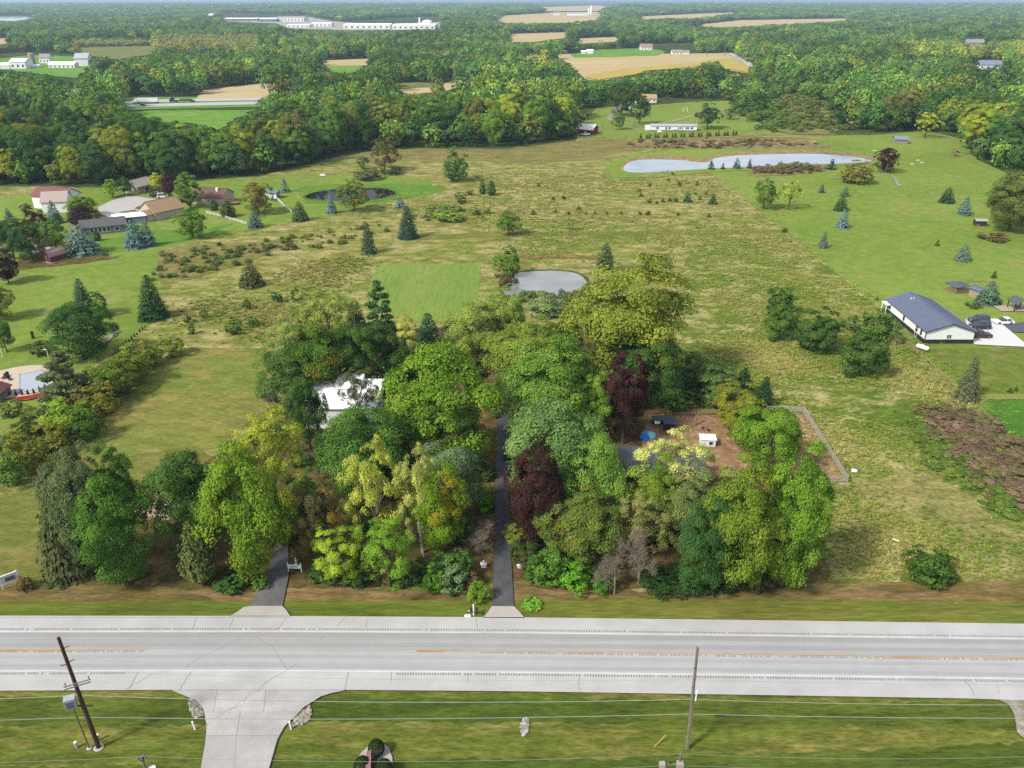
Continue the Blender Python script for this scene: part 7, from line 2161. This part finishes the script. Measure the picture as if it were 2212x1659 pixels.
# ------------------------------------------------------------------ ground cover nobody could count
def fill(poly, n, rng):
    pts = [g(*q) for q in poly]
    P2 = [(q.x, q.y) for q in pts]
    xs, ys = [q[0] for q in P2], [q[1] for q in P2]
    out = []
    while len(out) < n:
        x, y = rng.uniform(min(xs), max(xs)), rng.uniform(min(ys), max(ys))
        if inside(P2, x, y):
            f = min(6.0, 0.04 * max(max(xs) - min(xs), max(ys) - min(ys)))
            out.append((x + rng.normal(0, f), y + rng.normal(0, f), 0.1))
    P = np.array(out)
    keep = np.array([proj(q[0], q[1], 0)[1] < 1254 for q in P])
    return P[keep]

def tuft_mesh(name, seed, blades, m, lean=0.5):
    rng = np.random.default_rng(seed)
    V, F = [], []
    for i in range(blades):
        a = rng.uniform(0, 6.28); r0 = rng.uniform(0, .28)
        x, y = math.cos(a) * r0, math.sin(a) * r0
        b = rng.uniform(0, 6.28); w = rng.uniform(.05, .11)
        dx, dy = math.cos(b) * w, math.sin(b) * w
        lx, ly = rng.normal(0, lean * .7) + .45, rng.normal(0, lean * .7)
        h = rng.uniform(.35, .9)
        k = len(V)
        V += [(x - dx, y - dy, 0), (x + dx, y + dy, 0), (x + lx * .4 + dx * .7, y + ly * .4 + dy * .7, h * .65), (x + lx * .4 - dx * .7, y + ly * .4 - dy * .7, h * .65), (x + lx, y + ly, h)]
        F += [(k, k + 1, k + 2, k + 3), (k + 3, k + 2, k + 4)]
    me = bpy.data.meshes.new(name)
    me.from_pydata(V, [], F)
    at = me.attributes.new('tint', 'FLOAT', 'FACE')
    at.data.foreach_set('value', np.clip(np.repeat(rng.normal(.5, .16, blades), 2), 0, 1).astype(np.float32))
    me.materials.append(m)
    return me
TUFT = [tuft_mesh('grass_tuft', 200 + i, 15, M_LEAF_FAR) for i in range(4)]
def grassy(name, poly, n, cols, size, label, hmul=0.7, seed=1, thin=None):
    rng = np.random.default_rng(seed)
    P = fill(poly, n, rng)
    n = len(P)
    if thin is not None:
        k = np.sin(P[:, 0] * thin + 1) + np.sin(P[:, 1] * thin * 1.3 + P[:, 0] * thin * .4) + rng.normal(0, .7, n)
        P = P[k > -.3]
    n = len(P)
    s = size * rng.uniform(.6, 1.5, n)
    patch = np.sin(P[:, 0] * .21 + 2) + np.sin(P[:, 1] * .17 + P[:, 0] * .09) + rng.normal(0, .8, n)
    ci = np.clip(((patch + 2.4) / 4.8) * len(cols), 0, len(cols) - 1).astype(int)
    base = np.array([S(*c, 1.25)[:3] for c in cols])[ci] * (1 + rng.normal(0, .16, (n, 1)))
    return scatter(name, P, np.stack([s, s, s * hmul], 1), rng.uniform(-.5, .9, n), rng.integers(0, len(TUFT), n), np.concatenate([np.clip(base, .01, .8), np.ones((n, 1))], 1), TUFT, label, 'grass')
grassy('tall_grass', [(1500, 800), (1690, 640), (1960, 750), (2060, 862), (2225, 1040), (2225, 1250), (1800, 1250), (1790, 1150), (1838, 1046), (1742, 885)], 22000,
       [(108, 136, 56), (122, 144, 60), (136, 150, 66), (152, 156, 78), (178, 170, 106)], .6, 'tall half flattened hay grass on the right field', .5, 3, .14)
grassy('tall_grass', [(1105, 505), (1690, 503), (1900, 668), (1960, 745), (1500, 800), (1480, 600), (1290, 560), (1110, 555)], 12000,
       [(124, 146, 60), (142, 152, 72), (158, 156, 84)], .65, 'rough meadow grass behind the near pond', .45, 4, .09)
grassy('tall_grass', [(345, 700), (520, 610), (700, 560), (800, 560), (720, 620), (600, 740), (400, 750)], 4500,
       [(116, 138, 58), (136, 142, 70), (150, 146, 82)], .8, 'rough tangled grass on the left meadow', .5, 5, .12)
grassy('tall_grass', [(860, 400), (1000, 380), (1320, 370), (1520, 380), (1560, 400), (1680, 490), (1100, 495), (890, 495), (760, 500), (800, 460)], 7000,
       [(136, 148, 70), (152, 154, 80), (150, 144, 86)], .9, 'rough straw coloured meadow grass in the middle distance', .4, 6, .07)

def brushy(name, poly, n, cols, w, h, label, seed, protos=None, thin=None):
    rng = np.random.default_rng(seed)
    P = fill(poly, n, rng)
    n = len(P)
    if thin is not None:
        k = np.sin(P[:, 0] * thin + 1) + np.sin(P[:, 1] * thin * 1.3) + rng.normal(0, .6, n)
        P = P[k > 0]
    n = len(P)
    s = rng.uniform(.55, 1.45, n)
    base = np.array([warm(S(*c, KLEAF)) for c in cols])[rng.integers(0, len(cols), n)] * (1 + rng.normal(0, .15, (n, 1)))
    pr = protos or PRO['shrubmid_far']
    return scatter(name, P, np.stack([w * s, w * s, h * s], 1), rng.uniform(0, 6.28, n), rng.integers(0, len(pr), n), np.concatenate([np.clip(base, .01, .8), np.ones((n, 1))], 1), pr, label, 'scrub')
brushy('weed_thicket', [(1998, 890), (2060, 878), (2140, 905), (2225, 1000), (2225, 1105), (2150, 1060), (2060, 980)], 260, [(130, 118, 94), (138, 120, 100), (122, 110, 88), (112, 122, 72)], 2.4, 1.0, 'thicket of brown seeding weeds inside the right boundary', 11)
brushy('weed_thicket', [(1985, 905), (2050, 975), (2150, 1058), (2225, 1110), (2225, 1135), (2120, 1080), (2000, 985), (1970, 930)], 130, [(100, 130, 60), (112, 138, 64)], 1.8, .6, 'green weeds edging the brown thicket', 12)
brushy('scrub', [(345, 556), (430, 540), (520, 532), (590, 524), (630, 526), (545, 556), (500, 570), (430, 592), (350, 606)], 95, [(88, 120, 54), (104, 126, 62), (110, 114, 68), (84, 116, 54)], 1.9, 1.1, 'weedy scrub plot beside the left lawn', 13)
brushy('scrub', [(560, 515), (700, 500), (760, 490), (850, 480), (880, 490), (760, 520), (640, 545), (580, 535)], 70, [(96, 122, 58), (112, 126, 66), (114, 112, 72)], 1.8, 1.1, 'scattered scrub along the meadow track', 14, thin=.1)
brushy('scrub', [(890, 480), (1040, 476), (1050, 455), (940, 452), (880, 462)], 70, [(120, 148, 70), (130, 150, 76)], 2.4, 1.7, 'light green scrub behind the back boundary', 15)
brushy('scrub', [(1660, 282), (1672, 232), (1712, 208), (1785, 225), (1800, 285)], 150, [(96, 128, 58), (112, 138, 62), (122, 124, 72)], 5.4, 3.6, 'brush on the slope left of the right woods', 16)
brushy('scrub', [(1362, 318), (1395, 305), (1690, 304), (1780, 316), (1560, 321)], 110, [(118, 112, 80), (148, 136, 98), (110, 112, 72)], 3.0, 1.2, 'dry weeds on the berm behind the long pond', 17)
brushy('scrub', [(1572, 213), (1640, 264), (1690, 287), (1672, 232), (1600, 205)], 90, [(88, 122, 56), (104, 134, 60)], 5.5, 4.2, 'green brush between the far yard and the slope', 23)
brushy('cattails', [(1618, 373), (1640, 363), (1720, 358), (1788, 360), (1780, 369), (1700, 377)], 90, [(128, 118, 88), (146, 132, 100), (120, 116, 76)], 2.6, 1.5, 'brown cattails on the lower shore of the long pond', 18)
brushy('undergrowth', [(470, 1000), (620, 930), (700, 800), (1040, 760), (1050, 1000), (1000, 1100), (640, 1160), (450, 1180)], 90, [(62, 92, 46), (74, 104, 50)], 3.0, 1.8, 'shaded undergrowth beneath the left half of the grove', 19)
brushy('undergrowth', [(1110, 760), (1420, 780), (1420, 860), (1340, 960), (1320, 1000), (1350, 1080), (1520, 1100), (1700, 1180), (1500, 1250), (1120, 1240)], 120, [(62, 92, 46), (74, 104, 50), (92, 92, 54)], 3.0, 1.8, 'shaded undergrowth beneath the right half of the grove', 20)
brushy('pond_reeds', [(1085, 640), (1100, 642), (1150, 636), (1212, 640), (1262, 626), (1268, 640), (1212, 654), (1150, 648), (1104, 656), (1080, 645)], 60, [(112, 140, 70), (104, 130, 76)], 1.8, 1.1, 'green reeds on the near shore of the near pond', 21)
brushy('pond_reeds', [(1082, 600), (1096, 592), (1112, 588), (1106, 606), (1094, 630), (1084, 626)], 26, [(96, 80, 56), (116, 104, 64)], 1.6, .7, 'brown reeds at the left shore of the near pond', 22)

# ------------------------------------------------------------------ air
hz = MB().box((0, 14800, 39), (61000, 30600, 84)).build('haze', None)
hz['kind'] = 'stuff'
hz['label'] = 'thin blue haze over the far country'
hm, hn, hl, ho = new_mat('haze')
pvn = hn.new('ShaderNodeVolumePrincipled')
pvn.inputs['Color'].default_value = (0.58, 0.77, 1.0, 1)
pvn.inputs['Density'].default_value = 0.00008
pvn.inputs['Anisotropy'].default_value = 0.2
hl.new(pvn.outputs['Volume'], ho.inputs['Volume'])
hz.data.materials.append(hm)
